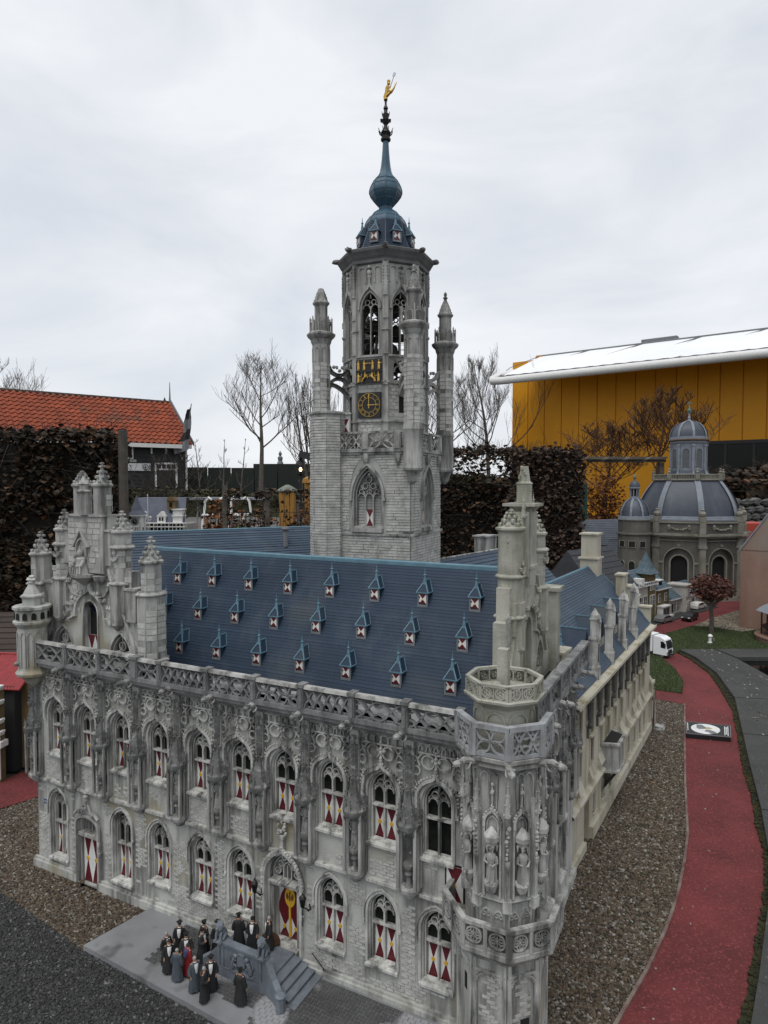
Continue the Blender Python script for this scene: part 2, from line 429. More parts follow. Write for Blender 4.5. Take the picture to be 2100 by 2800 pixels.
path = sheet('path', PL + [(1.58, 3.769), (1.644, 3.937), (1.772, 3.868), (1.875, 4.083), (1.948, 4.365), (1.976, 4.665), (1.9, 5.0), (1.95, 5.3), (2.25, 5.65), (2.632, 6.035), (3.003, 6.314), (3.202, 6.568), (3.5, 6.9), (4.2, 7.3), (4.2, 7.0), (3.534, 6.464), (3.036, 6.035), (2.694, 5.698), (2.3, 5.36), (2.16, 5.1)] + PR, 0.005, 'rubber')
sheet('path', [(-3.5, 1.2), (-2.3, 2.03), (-1.475, 2.478), (-1.0, 2.97), (-0.7, 3.2), (-0.7, 3.7), (-1.1, 3.45), (-1.618, 2.724), (-2.3, 2.35), (-3.5, 1.6)], 0.005, 'rubber')
st_ = sheet('stray_stones', [(x + .012, y) for x, y in PL[1:]] + [(1.9, 3.9), (1.85, 3.5), (1.40, 2.7), (1.1, 2.15), (.78, 1.6), (.45, 1.2)], -.004, 'soil', kind='stuff')
scatter(st_, 110, .0034, 'flecks', 12, squash=.7, lift=2.9); tag(st_, 'single stray stones and pale flecks lying on the red path')
lv = sheet('fallen_leaves', [(-0.1, 0.95)] + PL + [(1.42, 3.6), (.66, 2.26)], -.004, 'soil', kind='stuff')
scatter(lv, 8, .008, 'leaf', 13, squash=.18, lift=.9); tag(lv, 'a few rusty fallen leaves lying on the gravel')
mg = sheet('gravel_moss', [(x - .03, y) for x, y in PL[3:]] + [(1.35, 3.3), (.75, 2.26), (.62, 1.95)], -.004, 'soil', kind='stuff')
scatter(mg, 900, .008, 'moss', 14, squash=.5, lift=.6); tag(mg, 'sparse moss tufts growing in the gravel')
kb = MB()
for poly in (PL[1:],):
    pts = [(x - 0.003, y, 0.005) for x, y in poly]
    for a, b in zip(pts, pts[1:]):
        dx, dy = b[0] - a[0], b[1] - a[1]; l = hypot(dx, dy); nx, ny = dy / l * .004, -dx / l * .004
        kb.add([(a[0] - nx, a[1] - ny, 0), (a[0] + nx, a[1] + ny, 0), (b[0] + nx, b[1] + ny, 0), (b[0] - nx, b[1] - ny, 0), (a[0] - nx, a[1] - ny, .011), (a[0] + nx, a[1] + ny, .011), (b[0] + nx, b[1] + ny, .011), (b[0] - nx, b[1] - ny, .011)], [(4, 5, 6, 7), (0, 1, 5, 4), (2, 3, 7, 6), (1, 2, 6, 5), (3, 0, 4, 7)])
kb.build('path_edging', mat('edging', (0.12, 0.045, 0.04), (0.25, 0.2, 0.17), 14, 0.8), kind='structure')
lw = sheet('lawn', [(1.644, 3.937), (1.772, 3.868), (1.875, 4.083), (1.948, 4.365), (1.976, 4.665), (1.75, 4.95), (1.3, 4.3)], 0.014, 'lawn', thick=0.02, kind='stuff')
scatter(lw, 26000, 0.011, 'blade', 4, squash=1, blade=True)
tag(lw, 'small green lawn between the end of the sandy wing and the red path')
lw2 = sheet('lawn', [(2.10, 4.74), (2.18, 4.845), (2.452, 4.86), (3.6, 4.86), (3.9, 5.4), (3.2, 5.55), (2.999, 5.45), (2.828, 5.619), (2.685, 5.678), (2.3, 5.37), (2.16, 5.12)], 0.014, 'lawn', thick=0.02, kind='stuff')
scatter(lw2, 24000, 0.011, 'blade', 5, squash=1, blade=True)
tag(lw2, 'larger green lawn round the red-leaved tree')
bg_ = sheet('gravel', [(2.694, 5.69), (3.036, 6.035), (3.534, 6.464), (4.2, 6.9), (4.4, 6.0), (3.4, 5.5), (3.2, 5.55), (2.999, 5.45), (2.828, 5.619)], 0.008, 'gravelbed', kind='stuff')
scatter(bg_, 9000, 0.010, 'pebble3', 6)
tag(bg_, 'pale gravel strip beside the pinkish building at the right')
sheet('pond', [(2.44, 3.7), (3.6, 3.4), (3.6, 4.66), (2.44, 4.66)], 0.0, 'water')
# mossy strip and the dark paving slabs to the right of the path
ms = sheet('moss_strip', PR + [(0.53, 0.99), (0.73, 1.29), (0.855, 1.465)] + [(x + 0.032, y - 0.008) for x, y in PR[::-1][3:]], 0.009, 'moss', kind='stuff')
scatter(ms, 14000, 0.006, 'moss', 7, squash=0.8)
tag(ms, 'dark mossy strip along the edge of the red path')
pav = sheet('pavement', [(x + 0.022, y - 0.006) for x, y in PR] + [(0.9, 0.7), (2.4, 1.9), (2.6, 3.55), (2.44, 3.7), (2.44, 4.0), (2.47, 4.427), (2.48, 4.60), (3.6, 4.60), (3.6, 4.85), (2.25, 4.84)], 0.010, 'soil')
JL = [(x - .032, y + .008) for x, y in [(2.22, 4.82), (2.235, 4.60), (2.19, 4.22), (2.04, 3.713), (1.79, 3.17), (1.62, 2.80), (1.45, 2.42), (1.29, 2.09), (1.13, 1.83), (0.95, 1.56), (0.70, 1.20)]]
JR = [(2.445, 4.835), (2.475, 4.595), (2.45, 4.10), (2.62, 3.62), (2.72, 2.95), (2.55, 2.45), (2.35, 1.98), (2.1, 1.6), (1.9, 1.3), (1.6, 1.0), (1.2, 0.75)]
slab_i = 0
def slab(q):
    cx = sum(p[0] for p in q) / len(q); cy = sum(p[1] for p in q) / len(q)
    q = [(cx + (x - cx) * 0.992, cy + (y - cy) * 0.992) for x, y in q]
    b = MB(); b.prismz(q, 0.002, 0.030 + random.uniform(-.002, .002))
    b.build('paving_slab', 'slab', pav, smooth=0)
for i in range(len(JL) - 1):
    a, b, c, d = JL[i], JR[i], JR[i + 1], JL[i + 1]
    if i < 2: slab([a, b, c, d]); continue
    for t0, t1 in ((0, .52), (.53, 1)):
        f = lambda p, q, t: (p[0] + (q[0] - p[0]) * t, p[1] + (q[1] - p[1]) * t)
        slab([f(a, b, t0), f(a, b, t1), f(d, c, t1), f(d, c, t0)])
slab([(2.455, 4.835), (2.49, 4.60), (3.0, 4.60), (3.0, 4.84)]); slab([(3.01, 4.84), (3.01, 4.60), (3.55, 4.60), (3.55, 4.84)])
fl = sheet('fallen_flecks', [(2.04, 3.75), (2.2, 4.3), (2.25, 4.8), (2.45, 4.8), (2.43, 4.1), (2.6, 3.6), (2.7, 2.95), (2.1, 1.7), (1.2, 0.9), (0.95, 1.45), (1.4, 2.2), (1.8, 3.1)], 0.0255, 'slab', kind='stuff')
scatter(fl, 260, 0.0055, 'flecks', 9, squash=0.25, lift=1.2)
tag(fl, 'pale fallen leaf flecks lying on the dark paving slabs')
# grey platform in front of the facade
pf = sheet('platform', [(-0.806, 1.713), (-0.660, 1.895), (0.32, 1.40), (0.25, 1.12), (-0.396, 1.476)], 0.016, 'platform', thick=0.03)
M['paver'] = mat('grey_paver', (0.105, 0.105, 0.105), (0.062, 0.062, 0.062), 9, 0.85, 0.3, 200, speck=((0.27, 0.27, 0.28), 5.5, 0.55, 0.60))
q = MB(Matrix.Translation((-1.1326, 2.1144, 0)) @ Matrix.Rotation(-.47145, 4, 'Z')); rr = random.Random(6)
for j in range(19):
    for i in range(46):
        x = .66 + .0185 * i + (j % 2) * .009; y = -.022 - .0102 * j
        edge = -.155 - .05 * noise.noise((x * 9, 3.3, 1)) if x < 1.02 else -.35
        if y > edge and not (.83 < x < 1.0 and y > -.10) and x < 1.46:
            h = .0172 + rr.uniform(0, .0012); q.add([(x, y, .016), (x + .0172, y, .016), (x + .0172, y - .009, .016), (x, y - .009, .016), (x + .0008, y - .0008, h), (x + .0164, y - .0008, h), (x + .0164, y - .0082, h), (x + .0008, y - .0082, h)], [(7, 6, 5, 4), (4, 5, 1, 0), (5, 6, 2, 1), (6, 7, 3, 2), (7, 4, 0, 3)])
o = q.build('paving', 'paver', smooth=0, kind='stuff'); o['label'] = 'dark grey small paving bricks in front of the facade beside the stairs'

# ------------------------------------------------------------------ town hall: origin at the left foot of the facade, x along it, y into the building
HX, HY, HR = -1.1326, 2.1144, -0.47145
hall = thing('town_hall', 'large grey gothic model town hall with statue niches, blue dormer roof and corner turret', 'building', (HX, HY, 0), HR)
def hall_world(x, y, z=0.0):
    return (HX + x * cos(HR) - y * sin(HR), HY + x * sin(HR) + y * cos(HR), z)
UU = [0.103, 0.243, 0.388, 0.541, 0.699, 0.838, 0.980, 1.122, 1.267, 1.408]
NN = [0.006, 0.178, 0.322, 0.470, 0.626, 0.774, 0.915, 1.057, 1.199, 1.343]
AW = 0.040
AK = AW / .034
def up_open(c): return gothic(c, AW, 0.392, 0.512, 0.054)
def lo_open(c, z0): return gothic(c, AW, z0, 0.215, 0.054)
LOW = [(UU[0], 0.052), (UU[2], 0.052)] + [(u, 0.092) for u in UU[3:6]] + [(u, 0.092) for u in UU[7:]]
D1, D2 = 0.2415, 0.979
door1_hole = [(D1 - .046, 0.0), (D1 - .046, .19)] + [(D1 - .046 * cos(t), .19 + .032 * sin(t)) for t in [pi * i / 10 for i in range(1, 10)]] + [(D1 + .046, .19), (D1 + .046, 0.0)]
door2_hole = gothic(D2, .053, 0.0, .225, .070)
w = MB()
w.wall([(0, -.005), (1.50, -.005), (1.50, .69), (0, .69)], [up_open(u) for u in UU] + [lo_open(u, z) for u, z in LOW] + [[(x, max(z, .001)) for x, z in door1_hole], [(x, max(z, .001)) for x, z in door2_hole]], 0.0, 0.03)
w.box(0, .004, .04, .74, 0, .69)                                   # left end
facade = w.build('facade_wall', 'stone', hall, smooth=0)
w = MB()
SW = [0.25, 0.41, 0.57]
w.wall([(.06, -.005), (.74, -.005), (.74, .69), (.06, .69)], [up_open(u) for u in SW] + [lo_open(u, .092) for u in SW], 0.0, 0.04)
SIDE = Matrix.Translation((1.572, 0, 0)) @ Matrix.Rotation(pi / 2, 4, 'Z')
side = w.build('side_wall', 'stone', hall, smooth=0, loc=(1.572, 0, 0), rotz=pi / 2)
# dark lining behind the openings so that no light leaks through
b = MB(); b.box(.01, 1.525, .06, .735, .002, .66); b.build('inner_core', 'void', hall, smooth=0)

# plinth, string course, cornice
b = MB()
for x0, x1 in ((-.012, D1 - .047), (D1 + .047, D2 - .06), (D2 + .06, 1.49)):
    b.box(x0, x1, -.014, 0, -.005, .026); b.prism([(x0, .026), (x1, .026), (x1, .033), (x0, .033)], -.008, 0)
b.box(-.012, 0, 0, .74, 0, .026)
b.box(1.572, 1.585, .08, .74, 0, .026)
b.build('plinth', 'stone', hall, smooth=0)
b = MB()
edges = [0] + sum([[n - .024, n + .024] for n in NN[1:]], []) + [1.43]
for x0, x1 in zip(edges[0::2], edges[1::2]):
    b.prism([(x0, .296), (x1, .296), (x1, .303), (x0, .303)], -.011, 0)
    b.prism([(x0, .290), (x1, .290), (x1, .296), (x0, .296)], -.005, 0)
b.build('string_course', 'ornament', hall, smooth=0)
b = MB()
for y0, z0, z1 in ((-.012, .660, .669), (-.022, .669, .677), (-.034, .677, .688), (-.040, .688, .693)):
    b.box(.0, 1.478, y0, 0.0, z0, z1)
    b.box(1.572, 1.572 - y0, .09, .742, z0, z1)
b.box(0, 1.48, 0, .09, .683, .690)
b.build('cornice', 'railstone', hall, smooth=0)

# windows -----------------------------------------------------------
def window_parts(z0, ztr, zs, shutters=True):
    f = MB()
    f.band(gothic(0, AW + .002, z0, zs, .056), .006, -.004, .012)
    f.band(gothic(0, AW - .003, z0, zs, .051), .004, .004, .024)
    f.band(gothic(0, AW - .0075, z0, zs, .0445), .0035, .009, .025)
    f.box(-.0022, .0022, .010, .025, z0, zs + .004)
    f.box(-AW + .008, AW - .008, .008, .025, ztr - .002, ztr + .0025)
    for sx in (-1, 1):                                             # heads of the two lights and the loops above
        f.band(arc(sx * .0118 * AK, zs - .002, .0098 * AK, pi, 0, 8), .0028, .010, .025)
        f.band(arc(sx * .0095, zs + .0180, .0085, 0, 2 * pi, 10)[:-1], .0026, .010, .025, closed=True)
        f.band([(sx * .0265, zs + .006), (sx * .019, zs + .017), (sx * .004, zs + .010), (0, zs + .002)], .0026, .010, .025)
    f.band([(0, zs + .026), (0, zs + .046)], .0028, .010, .025)
    g = MB(); g.prism(gothic(0, AW - .007, z0, zs, .046), .022, .026)
    s_ = MB(); s_.box(-.044, .044, -.010, .0, z0 - .008, z0 - .002); s_.add([(-.044, -.010, z0 - .002), (.044, -.010, z0 - .002), (.036, .016, z0 + .006), (-.036, .016, z0 + .006)], [(0, 1, 2, 3)])
    s_.box(-.036, .036, .0, .030, z0 - .002, z0 + .003)
    return f.mesh('window', 'ornament'), g.mesh('glass', 'glass', 0), s_.mesh('sill', 'ornament', 0)
def shutter_mesh(w_, z0, z1, dots=1):
    h = MB(); x0, x1 = -w_ / 2, w_ / 2; c = (0, -.0006, (z0 + z1) / 2)
    p = [(x0, 0, z0), (x1, 0, z0), (x1, 0, z1), (x0, 0, z1)]
    h.mi = 0; h.add([p[0], p[1], c], [(0, 1, 2)]); h.add([p[3], c, p[2]], [(0, 1, 2)])
    h.mi = 1; h.add([p[1], p[2], c], [(0, 1, 2)]); h.add([p[3], p[0], c], [(0, 1, 2)])
    h.add([(x0, .003, z0), (x1, .003, z0), (x1, .003, z1), (x0, .003, z1)] + p, [(4, 0, 1, 5), (5, 1, 2, 6), (6, 2, 3, 7), (7, 3, 0, 4)])
    return h.mesh('shutter', ['red', 'white'], 0)
def dot_mesh(r):
    h = MB(); h.prism([(r * cos(t), r * 1.15 * sin(t)) for t in [2 * pi * i / 12 for i in range(12)]], -.0022, 0); return h.mesh('knob', 'yellow', 0)
DOT = dot_mesh(.0044)
UPW = window_parts(.392, .478, .516); LOW_A = window_parts(.092, .186, .219); LOW_B = window_parts(.052, .162, .219)
SH = {'u': (shutter_mesh(.0255, .396, .474), .435), 'a': (shutter_mesh(.0255, .096, .182), .139), 'b': (shutter_mesh(.0255, .056, .158), .107)}
def window_at(kit, key, x, loc=None, rotz=None, closed=True):
    f, g, s_ = kit
    o = link('window', f, hall, loc if loc else (x, 0, 0), rotz)
    link('glass', g, o); link('sill', s_, o)
    if closed:
        me, zc = SH[key]
        for sx in (-1, 1):
            link('shutter', me, o, (sx * .0158, .0185, 0)); link('knob', DOT, o, (sx * .0158, .018, zc))
    return o
for i, u in enumerate(UU): window_at(UPW, 'u', u, closed=i < 9)
for u, z in LOW: window_at(LOW_A if z > .06 else LOW_B, 'a' if z > .06 else 'b', u)
for u in SW:
    window_at(UPW, 'u', 0, (1.572, u, 0), pi / 2); window_at(LOW_A, 'a', 0, (1.572, u, 0), pi / 2)

# hood moulds, blind tracery ------------------------------------------
def crockets(b, pts, r, y, step, seed):
    rr = random.Random(seed); acc = 0
    for p, q in zip(pts, pts[1:]):
        l = hypot(q[0] - p[0], q[1] - p[1]); t = (step - acc) if acc < step else 0
        while t < l:
            b.blob((p[0] + (q[0] - p[0]) * t / l, y, p[1] + (q[1] - p[1]) * t / l), r * rr.uniform(.8, 1.2), (1, 1, 1), rr.random(), 5, 3); t += step
        acc = (acc + l) % step
hb = MB()
og = gothic(0, .0490, .505, .528, .048, 6, .016)
hb.band(og, .007, -.012, 0)
crockets(hb, gothic(0, .0545, .526, .532, .052, 6, .016), .0033, -.009, .0085, 5)
hb.box(-.055, -.044, -.010, 0, .497, .506); hb.box(.044, .055, -.010, 0, .497, .506)
hb.box(-.0022, .0022, -.009, 0, .590, .638)
for z, r in ((.602, .0045), (.618, .006), (.626, .0048), (.640, .0045)): hb.blob((0, -.009, z), r, (1, .8, .8), z, 6, 4)
for sx in (-1, 1): hb.blob((sx * .0085, -.008, .620), .0052, (1, .8, .9), sx, 6, 4)
HOOD = hb.mesh('hood_mould', 'ornament')
hb = MB(); hb.band(gothic(0, .0490, .195, .215, .068), .004, -.007, 0)
for sx in (-1, 1): hb.box(sx * .0490 - .003, sx * .0490 + .003, -.008, 0, .188, .196)
hb.band(gothic(0, .0440, .10, .214, .061), .0025, -.003, 0)
HOODL = hb.mesh('hood_mould', 'ornament')
def blind(kind):
    b = MB(); d0 = -.0092
    for sx in (-1, 1):
        b.band(arc(sx * .0195, .616, .0155, 0, 2 * pi, 14)[:-1], .0034, d0, 0, True)
        b.band(arc(sx * .050, .592, .0105, 0, 2 * pi, 12)[:-1], .0030, d0, 0, True)
        b.band(arc(sx * .055, .560, .0065, 0, 2 * pi, 10)[:-1], .0026, d0, 0, True)
        b.band([(sx * .059, .636), (sx * .048, .622), (sx * .040, .604)], .003, d0, 0)
        b.band([(sx * .034, .634), (sx * .044, .622), (sx * .057, .610)], .003, d0, 0)
        b.blob((sx * .040, -.005, .632), .004, (1, 1, 1), 3, 5, 3)
    b.box(-.061, .061, -.010, 0, .634, .638)
    n = 6
    for i in range(n):
        x = -.058 + .116 * (i + .5) / n; h = .116 / n / 2
        if kind == 0:                                              # two rows of scales
            b.band(arc(x, .638, h * .95, pi, 0, 6), .0026, d0, 0); b.band(arc(x - h, .650, h * .95, pi, 0, 6), .0026, d0, 0)
        elif kind == 1:                                            # tall blind arcade
            b.band(gothic(x, h * .9, .638, .650, .008, 3), .0026, d0, 0); b.band([(x - h, .636), (x - h, .662)], .0030, -.008, 0)
        else:                                                      # interlaced arches
            b.band(gothic(x, h * 1.5, .640, .644, .016, 4), .0026, d0, 0)
            b.band(gothic(x + h, h * .8, .638, .642, .009, 3), .0022, -.005, 0)
    for sx in (-1, 1): b.box(sx * .0615 - .0018, sx * .0615 + .0018, -.006, 0, .54, .66)
    return b.mesh('blind_tracery', 'ornament')
BLIND = [blind(0), blind(1), blind(2)]
order = [0, 0, 0, 0, 2, 1, 1, 2, 1, 2]
for i, u in enumerate(UU):
    link('hood_mould', HOOD, hall, (u, 0, 0)); link('blind_tracery', BLIND[order[i]], hall, (u, 0, 0))
for u, z in LOW: link('hood_mould', HOODL, hall, (u, 0, 0))
for u in SW:
    link('hood_mould', HOOD, hall, (1.572, u, 0), pi / 2); link('blind_tracery', BLIND[0], hall, (1.572, u, 0), pi / 2); link('hood_mould', HOODL, hall, (1.572, u, 0), pi / 2)

# niches with statues --------------------------------------------------
def crocket_spire(b, c, r, z0, z1, n=6, k=4, cr=.0024):
    b.lathe([(r, z0), (r * .72, z0 + (z1 - z0) * .3), (r * .36, z0 + (z1 - z0) * .68), (r * .12, z1 - .006)], n, (c[0], c[1], 0))
    for j in range(k):
        t = (j + .3) / k; rad = r * (1 - t) ** 1.1 + .001; z = z0 + (z1 - z0) * t * .92
        for i in range(n):
            a = pi / 8 + 2 * pi * i / n
            if sin(a) < .5: b.blob((c[0] + rad * cos(a), c[1] + rad * sin(a), z), cr * (1 - .4 * t), (1, 1, 1), i * 7 + j, 5, 3)
    b.blob((c[0], c[1], z1 - .004), r * .26, (1, 1, .8), 1, 6, 4); b.blob((c[0], c[1], z1 + .002), r * .13, (1, 1, 1.6), 2, 5, 3)
nb = MB()
nb.lathe([(.004, .284), (.011, .288), (.012, .293), (.018, .296), (.019, .301), (.026, .305), (.027, .313), (.025, .317)], 8, (0, -.006, 0))
for sx in (-1, 1):
    nb.box(sx * .0215 - .0035, sx * .0215 + .0035, -.030, -.023, .316, .462); nb.box(sx * .0215 - .0035, sx * .0215 + .0035, -.012, 0, .316, .462)
    nb.box(sx * .0275 - .002, sx * .0275 + .002, -.006, 0, .316, .50)
nb.box(-.012, .012, -.016, 0, .47, .662)
NICHE = nb.mesh('niche', 'panelstone', 0)
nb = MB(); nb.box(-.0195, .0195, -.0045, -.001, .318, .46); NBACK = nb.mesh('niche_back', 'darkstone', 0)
nb = MB()
nb.lathe([(.024, .452), (.029, .459), (.0295, .470), (.025, .475)], 8, (0, -.015, 0))
for i in range(8):
    a = pi / 4 * i
    if sin(a) < .3:
        x, y = .027 * cos(a), -.012 + .027 * sin(a)
        nb.lathe([(.0045, .468), (.004, .482), (.0008, .494)], 4, (x, y, 0), rot=a + pi / 4)
        nb.lathe([(.0008, .444), (.0035, .453)], 4, (x, y, 0), rot=a)
crocket_spire(nb, (0, -.016), .021, .475, .572, 6, 6, .0034)
for sx in (-1, 1): crocket_spire(nb, (sx * .023, -.010), .008, .474, .545, 4, 5, .0026)
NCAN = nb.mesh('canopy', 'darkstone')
nb = MB()
nb.lathe([(.006, .545), (.0125, .552), (.0125, .632), (.017, .637), (.011, .642), (.010, .65)], 8, (0, -.010, 0))
for k, (a, zt) in enumerate(((-pi / 2, .655), (-pi / 4, .648), (-3 * pi / 4, .648), (0, .64), (pi, .64))):
    x, y = .018 * cos(a), -.008 + .018 * sin(a)
    for j in range(7): nb.blob((x * .9, y, .556 + j * .0125), .0026, (1, 1, 1), j + k * 9, 5, 3)
    nb.lathe([(.006, .632), (.0045, .642), (.0007, zt)], 4, (x, y, 0), rot=a)
    nb.lathe([(.0007, .533), (.005, .548)], 4, (x, y, 0), rot=a)
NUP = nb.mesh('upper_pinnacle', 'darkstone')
nb = MB(); nb.lathe([(.012, .316), (.009, .321), (.0055, .326), (.0052, .342), (.010, .347), (.0075, .354), (.013, .362), (.0145, .370), (.013, .374)], 10, (0, -.014, 0)); NPED = nb.mesh('pedestal', 'darkstone')
def statue_mesh(kind, m='darkstone', s=1.0):
    b = MB(); r = random.Random(kind)
    skirt = .0115 if kind != 1 else .0085
    prof = [(skirt, 0), (skirt * .95, .010), (.0085, .028), (.0070, .041), (.0088, .050), (.0100, .058), (.0078, .064), (.0034, .066), (.0032, .069)]
    b.lathe(prof, 10, (0, 0, 0), 0, 1.0, .78)
    for k in range(6): a = k * pi / 3 + .3; b.tube([(skirt * .95 * cos(a), skirt * .75 * sin(a), .001), (.0082 * cos(a + .3), .0066 * sin(a + .3), .028), (.0068 * cos(a + .5), .0054 * sin(a + .5), .040)], .0016, .0008, 4)
    b.blob((0, -.0006, .0745), .0055, (.88, .95, 1.15), None, 8, 6)
    b.blob((0, -.0058, .0742), .0012, (1, 1, 1.2), None, 5, 3)
    if kind == 0: b.lathe([(.0058, .078), (.0046, .081), (.0062, .084)], 8)
    elif kind == 1: b.lathe([(.0068, .0765), (.0052, .0805), (.001, .082)], 8)
    else: b.blob((0, .0015, .0755), .0063, (1, 1, 1.05), 2, 8, 5)
    sw = .3 * (kind - 1)
    b.tube([(-.0095, 0, .059), (-.0125, -.003, .047), (-.004 + sw * .004, -.0095, .043 + kind * .002)], .0029, .0020, 6)
    b.tube([(.0095, 0, .059), (.0128, -.002, .046), (.005, -.0098, .040 + (kind == 2) * .008)], .0029, .0020, 6)
    b.blob((.002, -.0105, .042), .0028, (1.3, .8, .8), 1, 5, 4)
    if kind == 1: b.tube([(.0125, -.006, .0), (.0118, -.0085, .055)], .0011, .0011, 5)
    for sx in (-1, 1): b.blob((sx * .0042, -.0085, .0018), .0032, (.7, 1.3, .6), None, 6, 4)
    return b.mesh('statue', m)
STAT = [statue_mesh(k, 'statuestone', 1.0) for k in range(3)]
gb = MB()
gb.tube([(0, .0, .672), (0, -.022, .679), (0, -.044, .687), (0, -.060, .684)], .0085, .0065, 7)
gb.blob((0, -.066, .685), .0092, (.8, 1.25, .85), 3, 7, 5)
for sx in (-1, 1):
    gb.blob((sx * .0055, -.058, .691), .0028, (1, 1, 1), 2, 5, 3); gb.tube([(sx * .006, -.030, .681), (sx * .008, -.040, .672), (sx * .006, -.047, .670)], .0028, .0018, 5)
GARG = gb.mesh('gargoyle', 'panelstone')
def niche_at(loc, rotz=0.0, statue=0, k=0):
    o = link('niche', NICHE, hall, loc, rotz)
    link('niche_back', NBACK, o); link('canopy', NCAN, o); link('upper_pinnacle', NUP, o); link('pedestal', NPED, o)
    if statue is not None: link('statue', STAT[statue], o, (0, -.014, .374), random.Random(k).uniform(-.3, .3))
    link('gargoyle', GARG, o, None, random.Random(k + 5).uniform(-.15, .15))
for i, n_ in enumerate(NN): niche_at((n_, 0, 0), 0, None if i == 9 else (1, 1, 2, 2, 1, 2, 0, 2, 1, 0)[i], i)
for i, y in enumerate((.17, .33, .49, .65)): niche_at((1.572, y, 0), pi / 2, None if i < 2 else 2, 20 + i)

# balustrade ------------------------------------------------------------
def panel(x0, x1, z0, z1, kind, y0, y1, bw=.0042):
    b = MB(); W_, H_ = x1 - x0, z1 - z0; zc = (z0 + z1) / 2
    def clip(pts):
        out = []; cur = []
        for x, z in pts:
            if x0 - .0005 <= x <= x1 + .0005 and z0 - .0005 <= z <= z1 + .0005: cur.append((x, z))
            else:
                if len(cur) > 1: out.append(cur)
                cur = []
        if len(cur) > 1: out.append(cur)
        return out
    if kind == 0:                                                  # rows of pointed scales
        n = max(3, round(W_ / .026)); h = W_ / n / 2
        for r_ in range(2):
            for i in range(-1, n + 1):
                for pts in clip(gothic(x0 + (i + .5 + .5 * r_) * 2 * h, h * .97, None, z0 + r_ * H_ * .46, H_ * .46, 5)): b.band(pts, bw * .9, y0, y1)
        for i in range(n):
            b.blob((x0 + (i + .5) * 2 * h, (y0 + y1) / 2, z0 + .002), .003, (1.2, 1, .8), i, 5, 3)
    elif kind == 1:                                                # crossing waves making lenses
        n = max(2, round(W_ / .055))
        for ph in (0, pi):
            b.band([(x0 + W_ * i / 40, zc + H_ * .46 * cos(ph + pi * n * i / 40)) for i in range(41)], bw, y0, y1)
        for i in range(n + 1):
            for sz in (-1, 1):
                x = x0 + W_ * i / n
                for pts in clip(arc(x, zc + sz * H_ * .5, H_ * .34, 0, 2 * pi, 20)): b.band(pts, bw * .7, y0 + .001, y1)
        for i in range(n): b.blob((x0 + W_ * (i + .5) / n, (y0 + y1) / 2 - .001, zc), .0036, (1, .8, 1), i, 5, 3)
    else:                                                          # four-petalled flowers
        n = max(1, round(W_ / .075)); h = W_ / n / 2
        for i in range(n):
            cx = x0 + (2 * i + 1) * h
            for sx in (-1, 1):
                for sz in (-1, 1):
                    for bend in (-1, 1):
                        ex, ez = sx * h, sz * H_ / 2; L_ = hypot(ex, ez); px_, pz_ = -ez / L_, ex / L_
                        b.band([(cx + ex * t + bend * px_ * .011 * sin(pi * t), zc + ez * t + bend * pz_ * .011 * sin(pi * t)) for t in [j / 7 for j in range(8)]], bw * .85, y0, y1)
            b.blob((cx, (y0 + y1) / 2 - .001, zc), .0042, (1, .8, 1), i, 6, 4)
    return b
POSTS = [.045, .197, .343, .491, .588, .758, .914, 1.061, 1.205, 1.344, 1.474]
b = MB()
for i, u in enumerate(POSTS):
    k = .013 if i == 3 else .0075
    b.box(u - k, u + k, -.042, -.020, .693, .752); b.box(u - k + .003, u + k - .003, -.045, -.018, .700, .745)
    b.box(u - k - .002, u + k + .002, -.046, -.017, .752, .760)
for x0, x1 in zip(POSTS, POSTS[1:]):
    b.box(x0, x1, -.040, -.022, .693, .6995)
b.build('balustrade_posts', 'railstone', hall, smooth=0)
b = MB()
for j, (x0, x1) in enumerate(zip(POSTS, POSTS[1:])):
    lift = (.757 if j < 3 else .753) + .0012 * (j % 3)
    b.add([(x0 + .009, -.041, lift - .0055), (x1 - .009, -.041, lift - .0055), (x1 - .009, -.021, lift - .0055), (x0 + .009, -.021, lift - .0055), (x0 + .009, -.038, lift + .002), (x1 - .009, -.038, lift + .002), (x1 - .009, -.024, lift + .002), (x0 + .009, -.024, lift + .002)],
          [(0, 3, 2, 1), (4, 5, 6, 7), (0, 1, 5, 4), (1, 2, 6, 5), (2, 3, 7, 6), (3, 0, 4, 7)])
b.build('handrail', 'panelstone', hall, smooth=0)
kinds = [1, 2, 1, 2, 0, 1, 2, 0, 1, 1]
for j, (x0, x1) in enumerate(zip(POSTS, POSTS[1:])):
    k = .009 if j not in (2, 3) else .010
    panel(x0 + k, x1 - k, .700, .747, kinds[j], -.037, -.025).build('balustrade_panel', 'railstone', hall)
SP = [.10, .22, .34, .46, .58, .735]
b = MB()
for u in SP: b.box(u - .0075, u + .0075, -.042, -.020, .693, .757)
b.box(.08, .742, -.043, -.019, .752, .7605); b.box(.08, .742, -.040, -.022, .693, .6995)
b.build('side_balustrade', 'railstone', hall, smooth=0, loc=(1.572, 0, 0), rotz=pi / 2)
for j, (x0, x1) in enumerate(zip(SP, SP[1:])):
    panel(x0 + .009, x1 - .009, .700, .749, (1, 2)[j % 2], -.036, -.026).build('balustrade_panel', 'railstone', hall, loc=(1.572, 0, 0), rotz=pi / 2)

